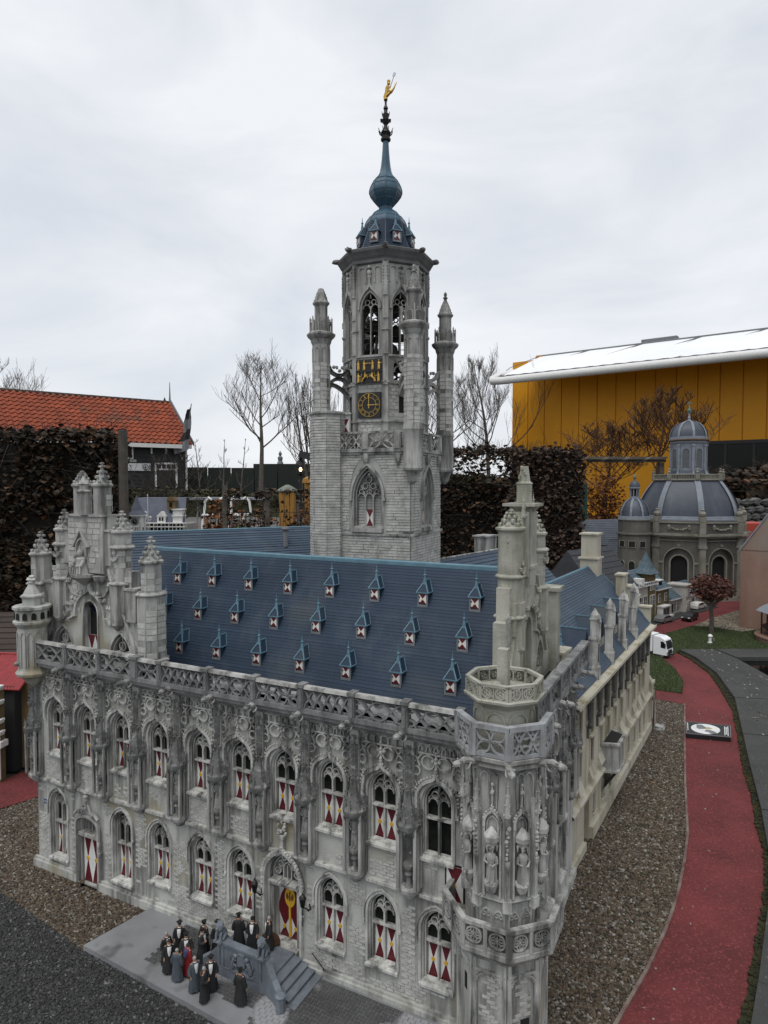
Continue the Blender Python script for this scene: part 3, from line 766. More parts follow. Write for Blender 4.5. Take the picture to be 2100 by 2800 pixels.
# doors -------------------------------------------------------------------
b = MB()
arch1 = [(-.046, .0), (-.046, .19)] + [(-.046 * cos(t), .19 + .032 * sin(t)) for t in [pi * i / 10 for i in range(1, 10)]] + [(.046, .19), (.046, .0)]
b.band([(x * 1.10, z) for x, z in arch1], .007, -.012, .01); b.band([(x * .93, z * .985) for x, z in arch1], .005, .004, .035)
b.prism([(-.043, .153), (.043, .153), (.043, .163), (-.043, .163)], -.006, .03)
b.prism([(x * .9, z) for x, z in arch1 if z > .1] + [(.041, .163), (-.041, .163)], .028, .034)
for k in range(-2, 3):
    b.band(gothic(k * .0155, .0068, .165, .185 + .006 * (2 - abs(k)), .010, 4), .0026, .018, .03)
for sx in (-1, 1):
    b.lathe([(.001, .128), (.006, .136), (.006, .15), (.003, .154)], 6, (sx * .052, -.008, 0)); b.lathe([(.001, .105), (.007, .113), (.007, .120)], 6, (sx * .054, -.008, 0))
    b.tube([(sx * .053, -.007, .12), (sx * .053, -.007, .19)], .0032, None, 6)
    b.tube([(sx * .052, -.010, .222), (sx * .036, -.011, .236), (sx * .020, -.011, .240), (sx * .008, -.010, .262)], .0055, .003, 6)
rr = random.Random(4)
for k in range(26):
    t = rr.uniform(-1, 1); b.blob((t * .042, -.012 - rr.random() * .004, .232 + (1 - abs(t)) * rr.uniform(0, .030)), rr.uniform(.003, .006), (1, .8, 1), k, 5, 4)
b.lathe([(.004, .258), (.004, .268), (.0075, .273), (.006, .281), (.0085, .286), (.004, .292), (.006, .297), (.001, .306)], 8, (0, -.010, 0))
por = b.build('portal', 'panelstone', hall, loc=(D1, 0, 0))
dm = shutter_mesh(.036, .002, .153); dk = dot_mesh(.0055)
for sx in (-1, 1):
    link('door_leaf', dm, por, (sx * .0182, .010, 0)); link('knob', dk, por, (sx * .0182, .0095, .078))
MB().add([(-.042, .036, 0), (.042, .036, 0), (.042, .036, .155), (-.042, .036, .155)], [(0, 1, 2, 3)]).build('doorway_back', 'void', por, smooth=0)

b = MB()
b.band(gothic(0, .058, 0.0, .225, .074, 8, .010), .007, -.012, .005); b.band(gothic(0, .050, 0.03, .225, .066, 8), .005, .002, .035); b.band(gothic(0, .043, 0.03, .225, .057, 8), .004, .014, .036)
b.prism([(-.048, .205), (.048, .205), (.048, .213), (-.048, .213)], -.004, .03)
for k in range(3): b.box(-.042 + .029 * k, -.016 + .029 * k, -.008, .02, .213, .2165)
b.prism([(-.047, .20), (-.047, .195), (-.040, .190), (-.030, .2), (.030, .2), (.040, .19), (.047, .195), (.047, .207), (-.047, .207)], .006, .034)
for sx in (-1, 1): b.box(sx * .043 - .007, sx * .043 + .007, .006, .038, .03, .2)
for x, z, r in ((-.030, .232, .0085), (.030, .232, .0085), (-.022, .252, .008), (.022, .252, .008), (-.010, .270, .0065), (.010, .270, .0065)): b.band(arc(x, z, r, 0, 2 * pi, 12)[:-1], .003, .016, .034, True)
b.band(gothic(0, .0125, .214, .24, .02, 5), .003, .016, .034); b.box(-.0015, .0015, .016, .034, .214, .252)
cp = gothic(0, .062, .20, .226, .078, 8, .012)
crockets(b, cp, .0062, -.010, .0085, 9)
for sx in (-1, 1):
    for j in range(7): b.blob((sx * (.060 + .004 * (j % 2)), -.010, .138 + j * .011), .0042, (1, .8, 1.1), j, 5, 4)
    b.tube([(sx * .058, -.006, .10), (sx * .058, -.006, .225)], .0032, None, 6)
b.box(-.006, .006, -.013, 0, .305, .338); b.box(-.009, .009, -.016, 0, .338, .346)
for k in range(14): b.blob((rr.uniform(-.014, .014), -.010, .348 + rr.random() * .034), rr.uniform(.004, .006), (1, .8, 1), k, 6, 4)
b.blob((0, -.010, .388), .004, (1, 1, 1.4), 2, 5, 3)
b.box(-.046, .046, -.013, .034, .0, .049)
por2 = b.build('main_portal', 'ornament', hall, loc=(D2, 0, 0))
MB().prism(gothic(0, .046, .214, .225, .060, 8), .034, .037).build('glass', 'glass', por2, smooth=0)
dm = MB(); x0, x1, z0, z1 = -.036, .036, .049, .190                 # red leaves with white diamonds at the sides and middle foot
dm.mi = 1; dm.box(x0, x1, .030, .034, z0, z1)
dm.mi = 0
for sx in (-1, 1):
    dm.prism([(0, .112), (sx * .018, .078), (sx * .036, .115), (sx * .036, .135), (sx * .030, .160), (sx * .014, .190), (0, .190)], .0285, .030)
    dm.prism([(sx * .002, z0), (sx * .034, z0), (sx * .018, .078)], .0285, .030)
dl = dm.build('door_leaf', ['red', 'white'], por2, smooth=0)
for sx in (-1, 1): link('knob', dot_mesh(.0045), por2, (sx * .018, .028, .078))
dm = MB()
dm.prism([(.0165 * cos(t), .160 + .027 * sin(t)) for t in [2 * pi * i / 16 for i in range(16)]], .0262, .0283)
dm.box(-.0028, .0028, .0250, .0283, z0 + .004, .150); dm.prism([(-.003, .186), (.003, .186), (0, .196)], .026, .0283)
dm.build('gold_emblem', 'yellow', por2, smooth=0)
dm = MB()                                                            # two dark eagle wings and body on the gold oval
for sx in (-1, 1): dm.prism([(sx * .003, .160), (sx * .008, .172), (sx * .012, .165), (sx * .011, .156), (sx * .006, .152)], .0254, .0261)
dm.box(-.002, .002, .0254, .0261, .150, .176)
dm.build('emblem_eagle', mat('brown_red', (0.16, 0.06, 0.03), None), por2, smooth=0)
MB().prism([(-.045, .03), (.045, .03), (.045, .2), (-.045, .2)], .034, .036).build('doorway_back', 'void', por2, smooth=0)

# bricks of the masonry: the nearest ones are single pieces, the rest one mass -----------------------
holes = [(u - .048, u + .048, .38, .70) for u in UU] + [(u - .046, u + .046, z - .012, .29) for u, z in LOW] + [(D1 - .06, D1 + .06, 0, .31), (D2 - .072, D2 + .072, 0, .395)] + [(n_ - .030, n_ + .030, .28, .70) for n_ in NN]
cand = []
z = .036; row = 0
while z < .425:
    if not (.286 < z < .304):
        x = .006 + (row % 2) * .0095
        while x < 1.425:
            nv = noise.noise((x * 7.0, z * 16.0, 3.1)) + .35 * noise.noise((x * 30, z * 50, 1))
            if nv > -.14 and not any(a < x + .017 and x < c and b_ < z + .006 and z < d for a, c, b_, d in holes): cand.append((x, z))
            x += .019
    z += .0078; row += 1
cand.sort(key=lambda p: -p[0])
def brick_mesh(wd, ht, t, e=.0007):
    return MB().block(0, 0, wd, ht, t, e)
BRK = [brick_mesh(.0184, .0073, .0013).mesh('brick', ['brick', 'mortar'], 0), brick_mesh(.0184, .0073, .0019).mesh('brick', ['brick', 'mortar'], 0), brick_mesh(.0180, .0072, .0009).mesh('brick', ['brick', 'mortar'], 0)]
rr = random.Random(2)
for x, z in cand[:240]:
    link('brick', rr.choice(BRK), facade, (x + rr.uniform(-.0006, .0006), 0, z), None)
q = MB()
for x, z in cand[240:]:
    q.block(x + rr.uniform(-.0005, .0005), z, .0184, .0073, rr.uniform(.0006, .0014), .0006)
q.build('brickwork', ['brick', 'mortar'], facade, smooth=0, kind='stuff')

# corner turret ------------------------------------------------------------
TX, TY = 1.563, 0.0
OR = 1 / cos(pi / 8)
def octo(ap): return ap * OR
def face_T(k, ap): return Matrix.Translation((TX, TY, 0)) @ Matrix.Rotation(k * pi / 4, 4, 'Z') @ Matrix.Translation((0, -ap, 0))   # k=0 faces -y, k=1 faces +x-y
b = MB()
ap = .087
b.lathe([(octo(ap) * 1.06, 0), (octo(ap) * 1.06, .03), (octo(ap), .036), (octo(ap), .262)], 8, (TX, TY, 0))
tb = b.build('turret_base', 'stone', hall, smooth=0)
b = MB()
for k in range(-2, 3):
    b.T = face_T(k, ap)
    for sx in (-1, 1): b.box(sx * .032 - .004, sx * .032 + .004, -.005, 0, .036, .262)
    b.band([(-.028, .215)] + [(-.028 * cos(t), .215 + .02 * sin(t)) for t in [pi * i / 10 for i in range(1, 10)]] + [(.028, .215)], .004, -.005, 0)
    b.band([(-.028, .040), (-.028, .215)], .003, -.004, 0); b.band([(.028, .040), (.028, .215)], .003, -.004, 0)
    for j in range(9):
        t = pi * (j + .5) / 9; b.blob((-.0245 * cos(t), -.0025, .214 + .0165 * sin(t)), .0028, (1, .8, 1), j, 5, 3)
    for sx in (-1, 1): b.prism([(sx * .028, .237), (sx * .028, .225), (sx * .020, .234)], -.004, 0)
    b.box(-.036, .036, -.006, 0, .236, .241)
b.build('turret_panelling', 'ornament', tb, smooth=0)
b = MB(face_T(1, ap)); b.box(-.004, .016, -.0015, 0, .098, .140); b.T = face_T(0, ap); b.T = face_T(-1, ap); b.box(-.004, .006, -.0015, 0, .165, .200)
b.build('turret_slit', 'void', tb, smooth=0)
nbk = 0
for k in (0, 1):                                                     # single bricks of the turret panels
    zz = .044; r_ = 0
    while zz < .225:
        xx = -.025 + (r_ % 2) * .008
        while xx < .012:
            if rr.random() < .62 and not (k == 1 and .09 < zz < .142 and -.022 < xx) and nbk < 55 and (zz < .21 or abs(xx + .008) < .014):
                p = face_T(k, ap) @ Vector((xx, 0, zz)); link('brick', rr.choice(BRK), tb, p, k * pi / 4); nbk += 1
            xx += .0186
        zz += .0078; r_ += 1
# gallery
b = MB()
b.lathe([(octo(.087), .258), (octo(.092), .268), (octo(.098), .276), (octo(.116), .286), (octo(.121), .292), (octo(.121), .302), (octo(.117), .306)], 8, (TX, TY, 0))
gal = b.build('turret_gallery', 'panelstone', hall, smooth=0)
hw = .121 * math.tan(pi / 8)
b = MB(); bp = MB()
for k in range(-2, 3):
    b.T = bp.T = face_T(k, .119)
    b.box(-hw, hw, -.003, .009, .350, .358 + .0007 * (k % 2)); b.box(-hw, hw, -.001, .008, .304, .310 + .0007 * (k % 2))
    for x in (-hw + .003, 0, hw - .003): b.box(x - .004, x + .004, -.003, .010, .304, .352)
    for x in (-hw / 2, hw / 2):
        b.band(arc(x, .330, .0165, 0, 2 * pi, 16)[:-1], .003, -.002, .006, True)
        for j in range(4):
            a = j * pi / 2; b.band(arc(x + .0075 * cos(a), .330 + .0085 * sin(a), .0066, 0, 2 * pi, 10)[:-1], .0024, -.001, .006, True)
        b.blob((x, -.001, .330), .0028, (1, .6, 1), 3, 5, 3)
        b.box(x - .0012, x + .0012, -.0005, .006, .316, .344); b.box(x - .0165, x + .0165, -.0005, .006, .3288, .3312)
    bp.box(-hw, hw, .006, .009, .304, .352)
b.build('gallery_rail', 'panelstone', gal, smooth=0); bp.build('gallery_panel', 'darkstone', gal, smooth=0)
# shaft with statues
b = MB(); sr = .072
b.lathe([(octo(sr), .30), (octo(sr), .378), (octo(sr) * 1.04, .381), (octo(sr) * 1.12, .387), (octo(sr), .392), (octo(sr), .66)], 8, (TX, TY, 0))
shaft = b.build('turret_shaft', 'panelstone', hall, smooth=0)
b = MB(); st = MB(); cn = MB()
sw_ = sr * math.tan(pi / 8)
for k in range(-2, 4):
    b.T = face_T(k, sr)
    for i in range(2):
        x = (i - .5) * .027; b.band(gothic(x, .0115, .306, .345, .018, 5), .0028, -.003, 0)
        for sx in (-1, 1): b.band(arc(x + sx * .005, .350, .004, 0, 2 * pi, 8)[:-1], .0016, -.002, 0, True)
    b.box(-.0275, -.0245, -.004, 0, .304, .378); b.box(.0245, .0275, -.004, 0, .304, .378)
    b.box(-.019, -.0155, -.007, 0, .392, .56); b.box(.0155, .019, -.007, 0, .392, .56)      # niche sides
    b.band(gothic(0, .0175, .54, .548, .026, 6, .008), .005, -.009, 0); b.band(gothic(0, .012, .52, .545, .018, 5), .003, -.005, 0)
    crockets(b, gothic(0, .019, .55, .552, .028, 6, .008), .003, -.007, .007, k)
    b.box(-.0016, .0016, -.008, 0, .585, .625); b.blob((0, -.007, .614), .0055, (1, .7, 1), 3, 6, 4); b.blob((0, -.007, .630), .004, (1, .7, 1.2), 4, 6, 4)
    for x in (-.018, .018): b.band(gothic(x, .010, .58, .640, .014, 4), .0026, -.004, 0)
    b.band(gothic(0, .010, .60, .640, .014, 4), .0022, -.003, 0)
    b.T = Matrix.Translation((TX, TY, 0)) @ Matrix.Rotation((k + .5) * pi / 4, 4, 'Z') @ Matrix.Translation((0, -octo(sr), 0))
    b.box(-.005, .005, -.010, .004, .392, .60)
    b.prism([(-.009, .368), (.009, .368), (.009, .392), (-.009, .392)], -.012, .004)
    for j in range(9): b.blob((rr.uniform(-.003, .003), -.012, .475 + j * .009), rr.uniform(.0035, .0055), (1, .9, 1), j, 5, 4)
    crocket_spire(b, (0, -.010), .008, .57, .655, 4, 4, .0028)
    b.lathe([(.001, .452), (.006, .470), (.006, .478)], 6, (0, -.010, 0))
b.build('turret_tracery', 'ornament', shaft)
b.T = None
for k in range(-1, 3):
    T_ = face_T(k, sr); p0 = T_ @ Vector((0, 0, 0))
    c = MB(T_); c.prism([(-.0125, .395), (.0125, .395), (.0125, .50), (-.0125, .50)], -.0012, 0); c.build('niche_back', 'darkstone', shaft, smooth=0)
    c = MB(T_); c.lathe([(.001, .398), (.010, .408), (.014, .420), (.0155, .424), (.0145, .430)], 8, (0, -.010, 0)); c.build('pedestal', 'ornament', shaft, smooth=0)
    c = MB(T_); c.lathe([(.012, .507), (.0125, .513), (.0165, .516), (.0168, .526), (.0145, .529), (.0035, .543)], 6, (0, -.011, 0), rot=0)
    for j in range(6): c.lathe([(.0005, .494), (.0035, .507)], 4, (.0115 * cos(j * pi / 3), -.011 + .0115 * sin(j * pi / 3), 0))
    c.build('canopy', 'ornament', shaft, smooth=0)
    o = link('statue', statue_mesh(1 if k == 0 else 0, 'panelstone'), shaft, T_ @ Vector((0, -.0125, .430)), k * pi / 4); o.scale = (1.1, 1.1, .92)
# cornice, gallery rail and crown of the turret
b = MB()
b.lathe([(octo(.072), .655), (octo(.080), .664), (octo(.088), .668), (octo(.086), .674), (octo(.095), .682), (octo(.096), .690), (octo(.088), .694)], 8, (TX, TY, 0))
b.build('turret_cornice', 'panelstone', hall, smooth=0)
b = MB(); hw = .094 * math.tan(pi / 8)
for k in range(-1, 3):
    b.T = face_T(k, .094)
    b.box(-hw, hw, -.003, .011, .750, .760 + .0007 * (k % 2)); b.box(-hw, hw, -.001, .010, .693, .700 + .0007 * (k % 2))
    for x in (-hw + .002, hw - .002): b.box(x - .006, x + .006, -.0035, .0115, .6925, .7515)
b.build('turret_balustrade', 'turretrail', hall, smooth=0)
for k in range(-1, 3):
    panel(-hw + .008, hw - .008, .701, .749, 2 if k == 0 else 1, 0, .008).build('balustrade_panel', 'turretrail', hall)

tp = [c for c in hall.children if c.name.startswith('balustrade_panel')]
for k, o in zip(range(-1, 3), tp[-4:]):
    o.matrix_local = face_T(k, .094)
for k in (0, 1, 2):
    p = Matrix.Translation((TX, TY, 0)) @ Matrix.Rotation((k - .5) * pi / 4, 4, 'Z') @ Matrix.Translation((0, -.082, 0))
    o = link('gargoyle', GARG, hall); o.matrix_local = p
b = MB()
b.lathe([(octo(.060), .69), (octo(.060), .780), (octo(.063), .784), (octo(.080), .798), (octo(.081), .803), (octo(.076), .806)], 8, (TX, TY, 0))
crown = b.build('turret_crown', 'lichen', hall, smooth=0)
b = MB(); hw = .0755 * math.tan(pi / 8)
for k in range(8):
    b.T = face_T(k, .060)
    b.band([(-.020, .70), (-.020, .755)] + arc(0, .755, .020, pi, 0, 8)[1:-1] + [(.020, .755), (.020, .70)], .004, -.003, 0)
    b.T = face_T(k, .0755)
    b.box(-hw, hw, -.002, .007, .832, .838 + .0006 * (k % 2)); b.box(-hw, hw, -.001, .006, .804, .808 + .0006 * (k % 2)); b.box(-hw, -hw + .006, -.002, .007, .804, .836); b.box(hw - .006, hw, -.002, .007, .804, .836); b.box(-.0015, .0015, -.001, .006, .806, .834)
    for x in (-.0145, .0145):
        b.band(arc(x, .820, .0105, 0, 2 * pi, 12)[:-1], .003, -.001, .006, True)
        for j in range(3): b.band(arc(x + .004 * cos(j * 2.1), .820 + .004 * sin(j * 2.1), .004, 0, 2 * pi, 7)[:-1], .0014, 0, .006, True)
b.build('crown_rail', 'lichen', crown, smooth=0)
b = MB(); b.box(TX - .018, TX + .006, .002, .024, .80, .893, .001)
for k in range(22): b.blob((TX + rr.uniform(-.04, .05), rr.uniform(-.05, .04), .806), rr.uniform(.004, .009), (1.3, 1.3, .6), k, 6, 4)
b.blob((TX - .014, -.012, .815), .012, (1, 1, .9), 5, 7, 5)
b.build('broken_pier', 'lichen', crown, smooth=0)
# small door at the gallery
dm = shutter_mesh(.040, .30, .385)
link('gallery_door', dm, hall, (1.452, -.002, 0)); link('knob', DOT, hall, (1.452, -.003, .343))
MB().box(1.428, 1.476, -.0015, -.0005, .30, .39).build('doorway_back', 'void', hall, smooth=0)

# stepped gables ---------------------------------------------------------------
def shaft_col(b, x, y, r, z0, z1, pin, crowns=True, cap=1.22):
    b.lathe([(r * OR, z0), (r * OR, z1 - .012), (r * OR * 1.03, z1 - .008), (r * OR * cap, z1 - .002), (r * OR * cap, z1 + .003), (r * OR, z1 + .006)], 8, (x, y, 0))
    if pin:
        b.lathe([(r * .92, z1 + .005), (r * .70, z1 + .012), (r * .52, z1 + pin * .34), (r * .30, z1 + pin * .60), (r * .16, z1 + pin * .74), (r * .14, z1 + pin * .9)], 8, (x, y, 0))
        for j in range(3):
            t = j / 3
            for i in range(6):
                a = pi / 3 * (i + .5 * j); q = r * (.90 - .62 * t); b.blob((x + q * cos(a), y + q * sin(a), z1 + .009 + t * pin * .66), r * .20 * (1.15 - .45 * t), (1, 1, 1.25), i + j * 8, 5, 3)
        for i in range(4): a = pi / 2 * i + .4; b.blob((x + r * .30 * cos(a), y + r * .30 * sin(a), z1 + pin * .80), r * .20, (1.1, 1.1, .8), i, 5, 3)
        b.blob((x, y, z1 + pin * .94), r * .26, (1, 1, .6), 3, 6, 4)
def ledge(b, x, y, r, z): b.lathe([(r * OR, z - .006), (r * OR * 1.18, z), (r * OR * 1.18, z + .003), (r * OR, z + .008)], 8, (x, y, 0))
def gable(T, top, mt='stone', left_pier=False):
    root = MB(T)
    out = [(-.262, .66), (-.262, .73), (-.205, .74), (-.205, .90), (-.178, .90), (-.178, .985), (-.118, .985), (-.118, 1.05), (-.082, 1.05), (-.082, 1.155), (.082, 1.155), (.082, 1.05), (.118, 1.05), (.118, .985), (.178, .985), (.178, .90), (.205, .90), (.205, .74), (.262, .73), (.262, .66)]
    cw = gothic(0, .032, .70, .845, .038, 6); lt = gothic(-.131, .046, .70, .722, .072, 6); rt = gothic(.131, .046, .70, .722, .072, 6)
    root.wall(out, [cw, lt, rt], 0, .035, back=True)
    g = root.build('gable', mt, hall, smooth=0)
    b = MB(T)
    b.band(gothic(0, .034, .70, .845, .041, 6), .005, -.004, .02); b.band(gothic(0, .066, .83, .842, .068, 8, .022), .007, -.010, 0)
    for c in (-.131, .131):
        b.band(gothic(c, .047, .70, .722, .074, 6), .006, -.004, .02); b.band(gothic(c, .040, .70, .72, .064, 6), .003, .004, .02)
        b.band(arc(c, .752, .0135, 0, 2 * pi, 12)[:-1], .003, .006, .02, True)
        for sx in (-1, 1):
            b.band(arc(c + sx * .019, .724, .0125, 0, 2 * pi, 12)[:-1], .003, .006, .02, True); b.band(arc(c + sx * .019, .724, .006, 0, 2 * pi, 8)[:-1], .0018, .008, .02, True)
        b.band([(c - .03, .706), (c, .738), (c + .03, .706)], .0026, .006, .02); b.band([(c, .70), (c, .786)], .0026, .006, .02)
    for sx in (-1, 1):
        b.band([(sx * .205, .745), (sx * .085, .99)], .009, -.009, 0)                       # raking copings
        b.band([(sx * .078, .962), (sx * .118, .875)], .005, -.006, 0)
        b.band([(sx * .122, .850), (sx * .108, .828), (sx * .098, .846), (sx * .106, .868)], .006, -.012, 0)
        for j in range(6): b.blob((sx * (.030 + .014 * j), -.009, .908 - .010 * j + .012 * (j % 2)), .0075, (1, .8, 1), j, 6, 4)
        b.band([(sx * .066, .835), (sx * .100, .818)], .006, -.011, 0)
        b.band([(0, .945), (sx * .014, .915), (sx * .040, .898), (sx * .072, .905), (sx * .094, .935)], .006, -.011, 0)
        b.blob((sx * .094, -.010, .94), .009, (1, .8, 1), 8, 6, 4)
    b.build('gable_tracery', 'ornament' if mt == 'stone' else 'lichen', g, smooth=0)
    v = MB(T); v.box(-.034, .034, .024, .03, .70, .89); v.box(-.18, -.083, .024, .03, .70, .80); v.box(.083, .18, .024, .03, .70, .80); v.build('gable_opening', 'void', g, smooth=0)
    b = MB(T)
    for sx in (-1, 1):
        x = sx * .131; solo = top != 'pair' and sx < 0
        shaft_col(b, x, .012, .030 if solo else .026, .70 if solo else .945, 1.135 if solo else 1.105, .050 if solo else .065); ledge(b, x, .012, .031, 1.01 if solo else 1.056); ledge(b, x, .012, .034, .905 if solo else .946)
        b.box(x - .032, x + .032, -.012, .040, .86, .945); b.box(x - .016, x + .016, -.024, .0, .825, .945)
        b.lathe([(.002, .802), (.012, .812), (.018, .822), (.016, .828)], 8, (x, -.010, 0))
        b.band(arc(x, 1.035, .016, pi, 2 * pi, 6), .004, -.024, -.016); b.blob((x, -.020, 1.044), .006, (1, 1, 1.5), 2, 6, 4)
        for j in (-1, 1): crocket_spire(b, (x + j * .026, .012), .006, 1.10, 1.14, 4, 3, .0025)
        x = sx * .25
        if solo: continue
        if top != 'pair': b.box(x + .02, x + .08, -.02, .04, .66, .915); b.box(x + .012, x + .088, -.03, .05, .915, .926); continue
        shaft_col(b, x, .012, .029, .92, 1.02, .075); ledge(b, x, .012, .038, .922)
        b.lathe([(.040 * OR, .72), (.040 * OR, .92)], 8, (x, .012, 0)); ledge(b, x, .012, .041, .725)
        b.box(x - .03, x + .03, -.01, .05, .66, .722)
        x = sx * .185; b.box(x - .022, x + .022, -.010, .034, .84, .93); b.box(x - .026, x + .026, -.014, .038, .93, .937); b.box(x - .022, x + .022, -.012, .01, .835, .84)
        x = sx * .098; b.box(x - .020, x + .020, -.008, .034, 1.0, 1.105); b.box(x - .024, x + .024, -.012, .038, 1.105, 1.111)
    if top == 'pair':
        b.box(-.078, .078, -.016, .040, .975, 1.150); b.box(-.084, .084, -.022, .046, 1.150, 1.156)
        for x in (-.040, .050): shaft_col(b, x, .010, .0255, 1.156, 1.247, .072 if x > 0 else .045)
        b.lathe([(.018, 1.156), (.018, 1.222), (.023, 1.226), (.023, 1.230), (.013, 1.234), (.013, 1.248), (.017, 1.251), (.010, 1.262), (.003, 1.275)], 8, (.006, -.022, 0))
        b.lathe([(.004, .932), (.030, .952), (.046, .962), (.048, .972)], 8, (-.010, -.010, 0)); b.lathe([(.004, .938), (.018, .955), (.022, .968)], 8, (.062, -.014, 0))
        b.band([(-.046, 1.055), (-.012, 1.108), (.020, 1.055)], .006, -.028, -.016); b.band(gothic(-.012, .022, 1.03, 1.05, .032, 5), .004, -.025, -.016)
    else:
        b.box(-.030, .030, -.014, .044, .975, 1.19); b.box(-.048, .048, -.030, .060, 1.19, 1.198); b.lathe([(.030, 1.175), (.045, 1.19)], 8, (0, .012, 0))
        b.lathe([(.021, 1.198), (.021, 1.250), (.024, 1.252), (.016, 1.258), (.010, 1.300)], 4, (0, .012, 0))
        b.box(-.036, .036, -.020, .05, 1.02, 1.028)
        for sx in (-1, 1): crocket_spire(b, (sx * .052, .0), .007, 1.16, 1.225, 4, 3, .003); b.box(sx * .040 - .006, sx * .040 + .006, -.012, .03, 1.0, 1.175)
        for j in range(8): b.blob((rr.choice((-1, 1)) * .013, .012 + rr.uniform(-.014, .014), 1.262 + j * .005), .0045, (1, 1, 1), j, 5, 3)
        b.blob((.040, .012, 1.205), .007, (1, 1, 1.4), 2, 6, 4)
    b.build('gable_shafts', 'panelstone' if mt == 'stone' else 'lichen', g, smooth=0)
    q = MB(T); rq = random.Random(len(top)); zz = .70                     # ashlar blocks of the gable face and its shafts
    while zz < 1.14:
        xx = -.20 if zz < .90 else -.172 if zz < .98 else -.08
        xe = -xx; xx += rq.uniform(-.02, 0)
        while xx < xe - .02:
            wd = rq.uniform(.022, .034)
            if abs(xx + wd / 2) > .062 + .02 * (zz < .8) and not (zz < .80 and .06 < abs(xx + wd / 2) < .20) and rq.random() < .8: q.block(xx, zz, wd, .0165, rq.uniform(.0006, .0022), .0008, .0 if zz < .976 else -.0165 if (top == 'pair' and abs(xx + wd / 2) < .062) else 0)
            xx += wd + .0012
        if top == 'pair' and zz > .98:
            xx = -.076
            while xx < .062:
                wd = rq.uniform(.02, .032)
                if rq.random() < .85: q.block(xx, zz, min(wd, .077 - xx), .0165, rq.uniform(.0006, .002), .0008, -.0162)
                xx += wd + .001
        zz += .018
    for sx in (-1, 1):
        for (x, r, z0, z1) in ((sx * .131, .026, .96, 1.085), (sx * .25, .040, .735, .905), (sx * .25, .029, .935, 1.0)) + (((-.040, .0255, 1.165, 1.23), (.050, .0255, 1.165, 1.23)) if top == 'pair' and sx > 0 else ()):
            if top != 'pair' and abs(x) > .2: continue
            zz = z0
            while zz < z1 - .012:
                for k in range(8):
                    if rq.random() < .7: q.T = T @ Matrix.Translation((x, .012 if r < .0256 or r > .0256 else .010, 0)) @ Matrix.Rotation(k * pi / 4, 4, 'Z') @ Matrix.Translation((0, -r, 0)); q.block(-r * .38, zz, r * .76, .0165, rq.uniform(.0005, .0014), .0008)
                zz += .018
    q.build('ashlar', ['brick', 'mortar'] if mt == 'stone' else ['lichen', 'mortar'], g, smooth=0, kind='stuff')
    if top == 'pair':
        h = MB(T); h.blob((-.012, -.026, 1.035), .011, (.9, 1, 1.15), None, 8, 6); h.blob((-.030, -.027, 1.027), .008, (.9, 1, 1.1), None, 7, 5)
        h.lathe([(.030, .972), (.028, .985), (.018, 1.005), (.019, 1.018), (.008, 1.027)], 10, (-.013, -.022, 0), 0, 1, .8)
        h.tube([(-.028, -.026, 1.012), (-.034, -.040, 1.000), (-.018, -.044, .998)], .006, .004, 6); h.tube([(.002, -.026, 1.012), (.008, -.040, .998), (-.006, -.044, .995)], .006, .004, 6)
        for j in range(5): h.tube([(-.034 + .011 * j, -.046, .974), (-.030 + .009 * j, -.042, .998)], .004, .003, 5)
        h.build('gable_statue', 'panelstone', g)
    return g
gable(Matrix.Translation((.212, .045, 0)), 'pair')
gable(Matrix.Translation((1.50, .43, 0)) @ Matrix.Rotation(pi / 2, 4, 'Z'), 'single', 'lichen')
def gable_shutter():
    h = MB(); h.mi = 1; h.box(-.032, .032, .0, .003, .70, .772); h.mi = 0
    for c in (-.016, .016):
        h.prism([(c - .016, .772), (c + .016, .772), (c, .724)], -.001, .0005); h.prism([(c - .009, .70), (c + .009, .70), (c, .724)], -.001, .0005)
    return h.mesh('shutter', ['red', 'white'], 0)
link('gable_shutter', gable_shutter(), hall, (.212, .060, 0))
for sx in (-1, 1): link('knob', DOT, hall, (.212 + sx * .016, .0585, .724))
# left corner turret
b = MB(); x, y = .020, -.020
b.lathe([(.001, .600), (.022, .618), (.036, .636), (.050, .644), (.052, .652), (.044, .662), (.0425, .668), (.0425, .795), (.052, .806), (.056, .812), (.056, .818), (.050, .820), (.050, .852), (.057, .856), (.057, .864), (.050, .866)], 12, (x, y, 0))
b.lathe([(.028, .86), (.028, .888), (.034, .893), (.034, .897), (.026, .902), (.020, .914), (.010, .930), (.008, .945)], 8, (x, y, 0))
for i, r in enumerate((.012, .015, .010)): b.blob((x, y, .938 + .009 * i), r, (1, 1, .5), i, 7, 4)
for i in range(12):
    a = 2 * pi * (i + .5) / 12
    if sin(a) < .5:
        b.T = Matrix.Translation((x, y, 0)) @ Matrix.Rotation(a + pi / 2, 4, 'Z') @ Matrix.Translation((0, -.0415, 0)); b.band(gothic(0, .0085, .675, .77, .016, 4), .0028, -.003, 0); b.T = None
b.build('corner_bartizan', 'stone', hall, smooth=0)
v = MB()
for i in range(12):
    a = 2 * pi * i / 12
    if sin(a) < .6:
        v.T = Matrix.Translation((x, y, 0)) @ Matrix.Rotation(a + pi / 2, 4, 'Z') @ Matrix.Translation((0, -.0495, 0)); v.prism(gothic(0, .007, .825, .838, .009, 4), -.0012, 0)
v.build('bartizan_opening', 'void', hall, smooth=0)
# blue ink lettering low on the left end of the wall
b = MB()
for z, n_ in ((.224, 6), (.214, 5)):
    for k in range(n_):
        x = .030 + k * .0042; b.box(x, x + .0008, -.0012, -.0002, z, z + .006); b.box(x + .0008, x + .0030, -.0012, -.0002, z + (.0025 if k % 2 else .0), z + (.0033 if k % 2 else .0008))
b.build('wall_lettering', mat('blue_ink', (0.03, 0.08, 0.30), None), facade, smooth=0)

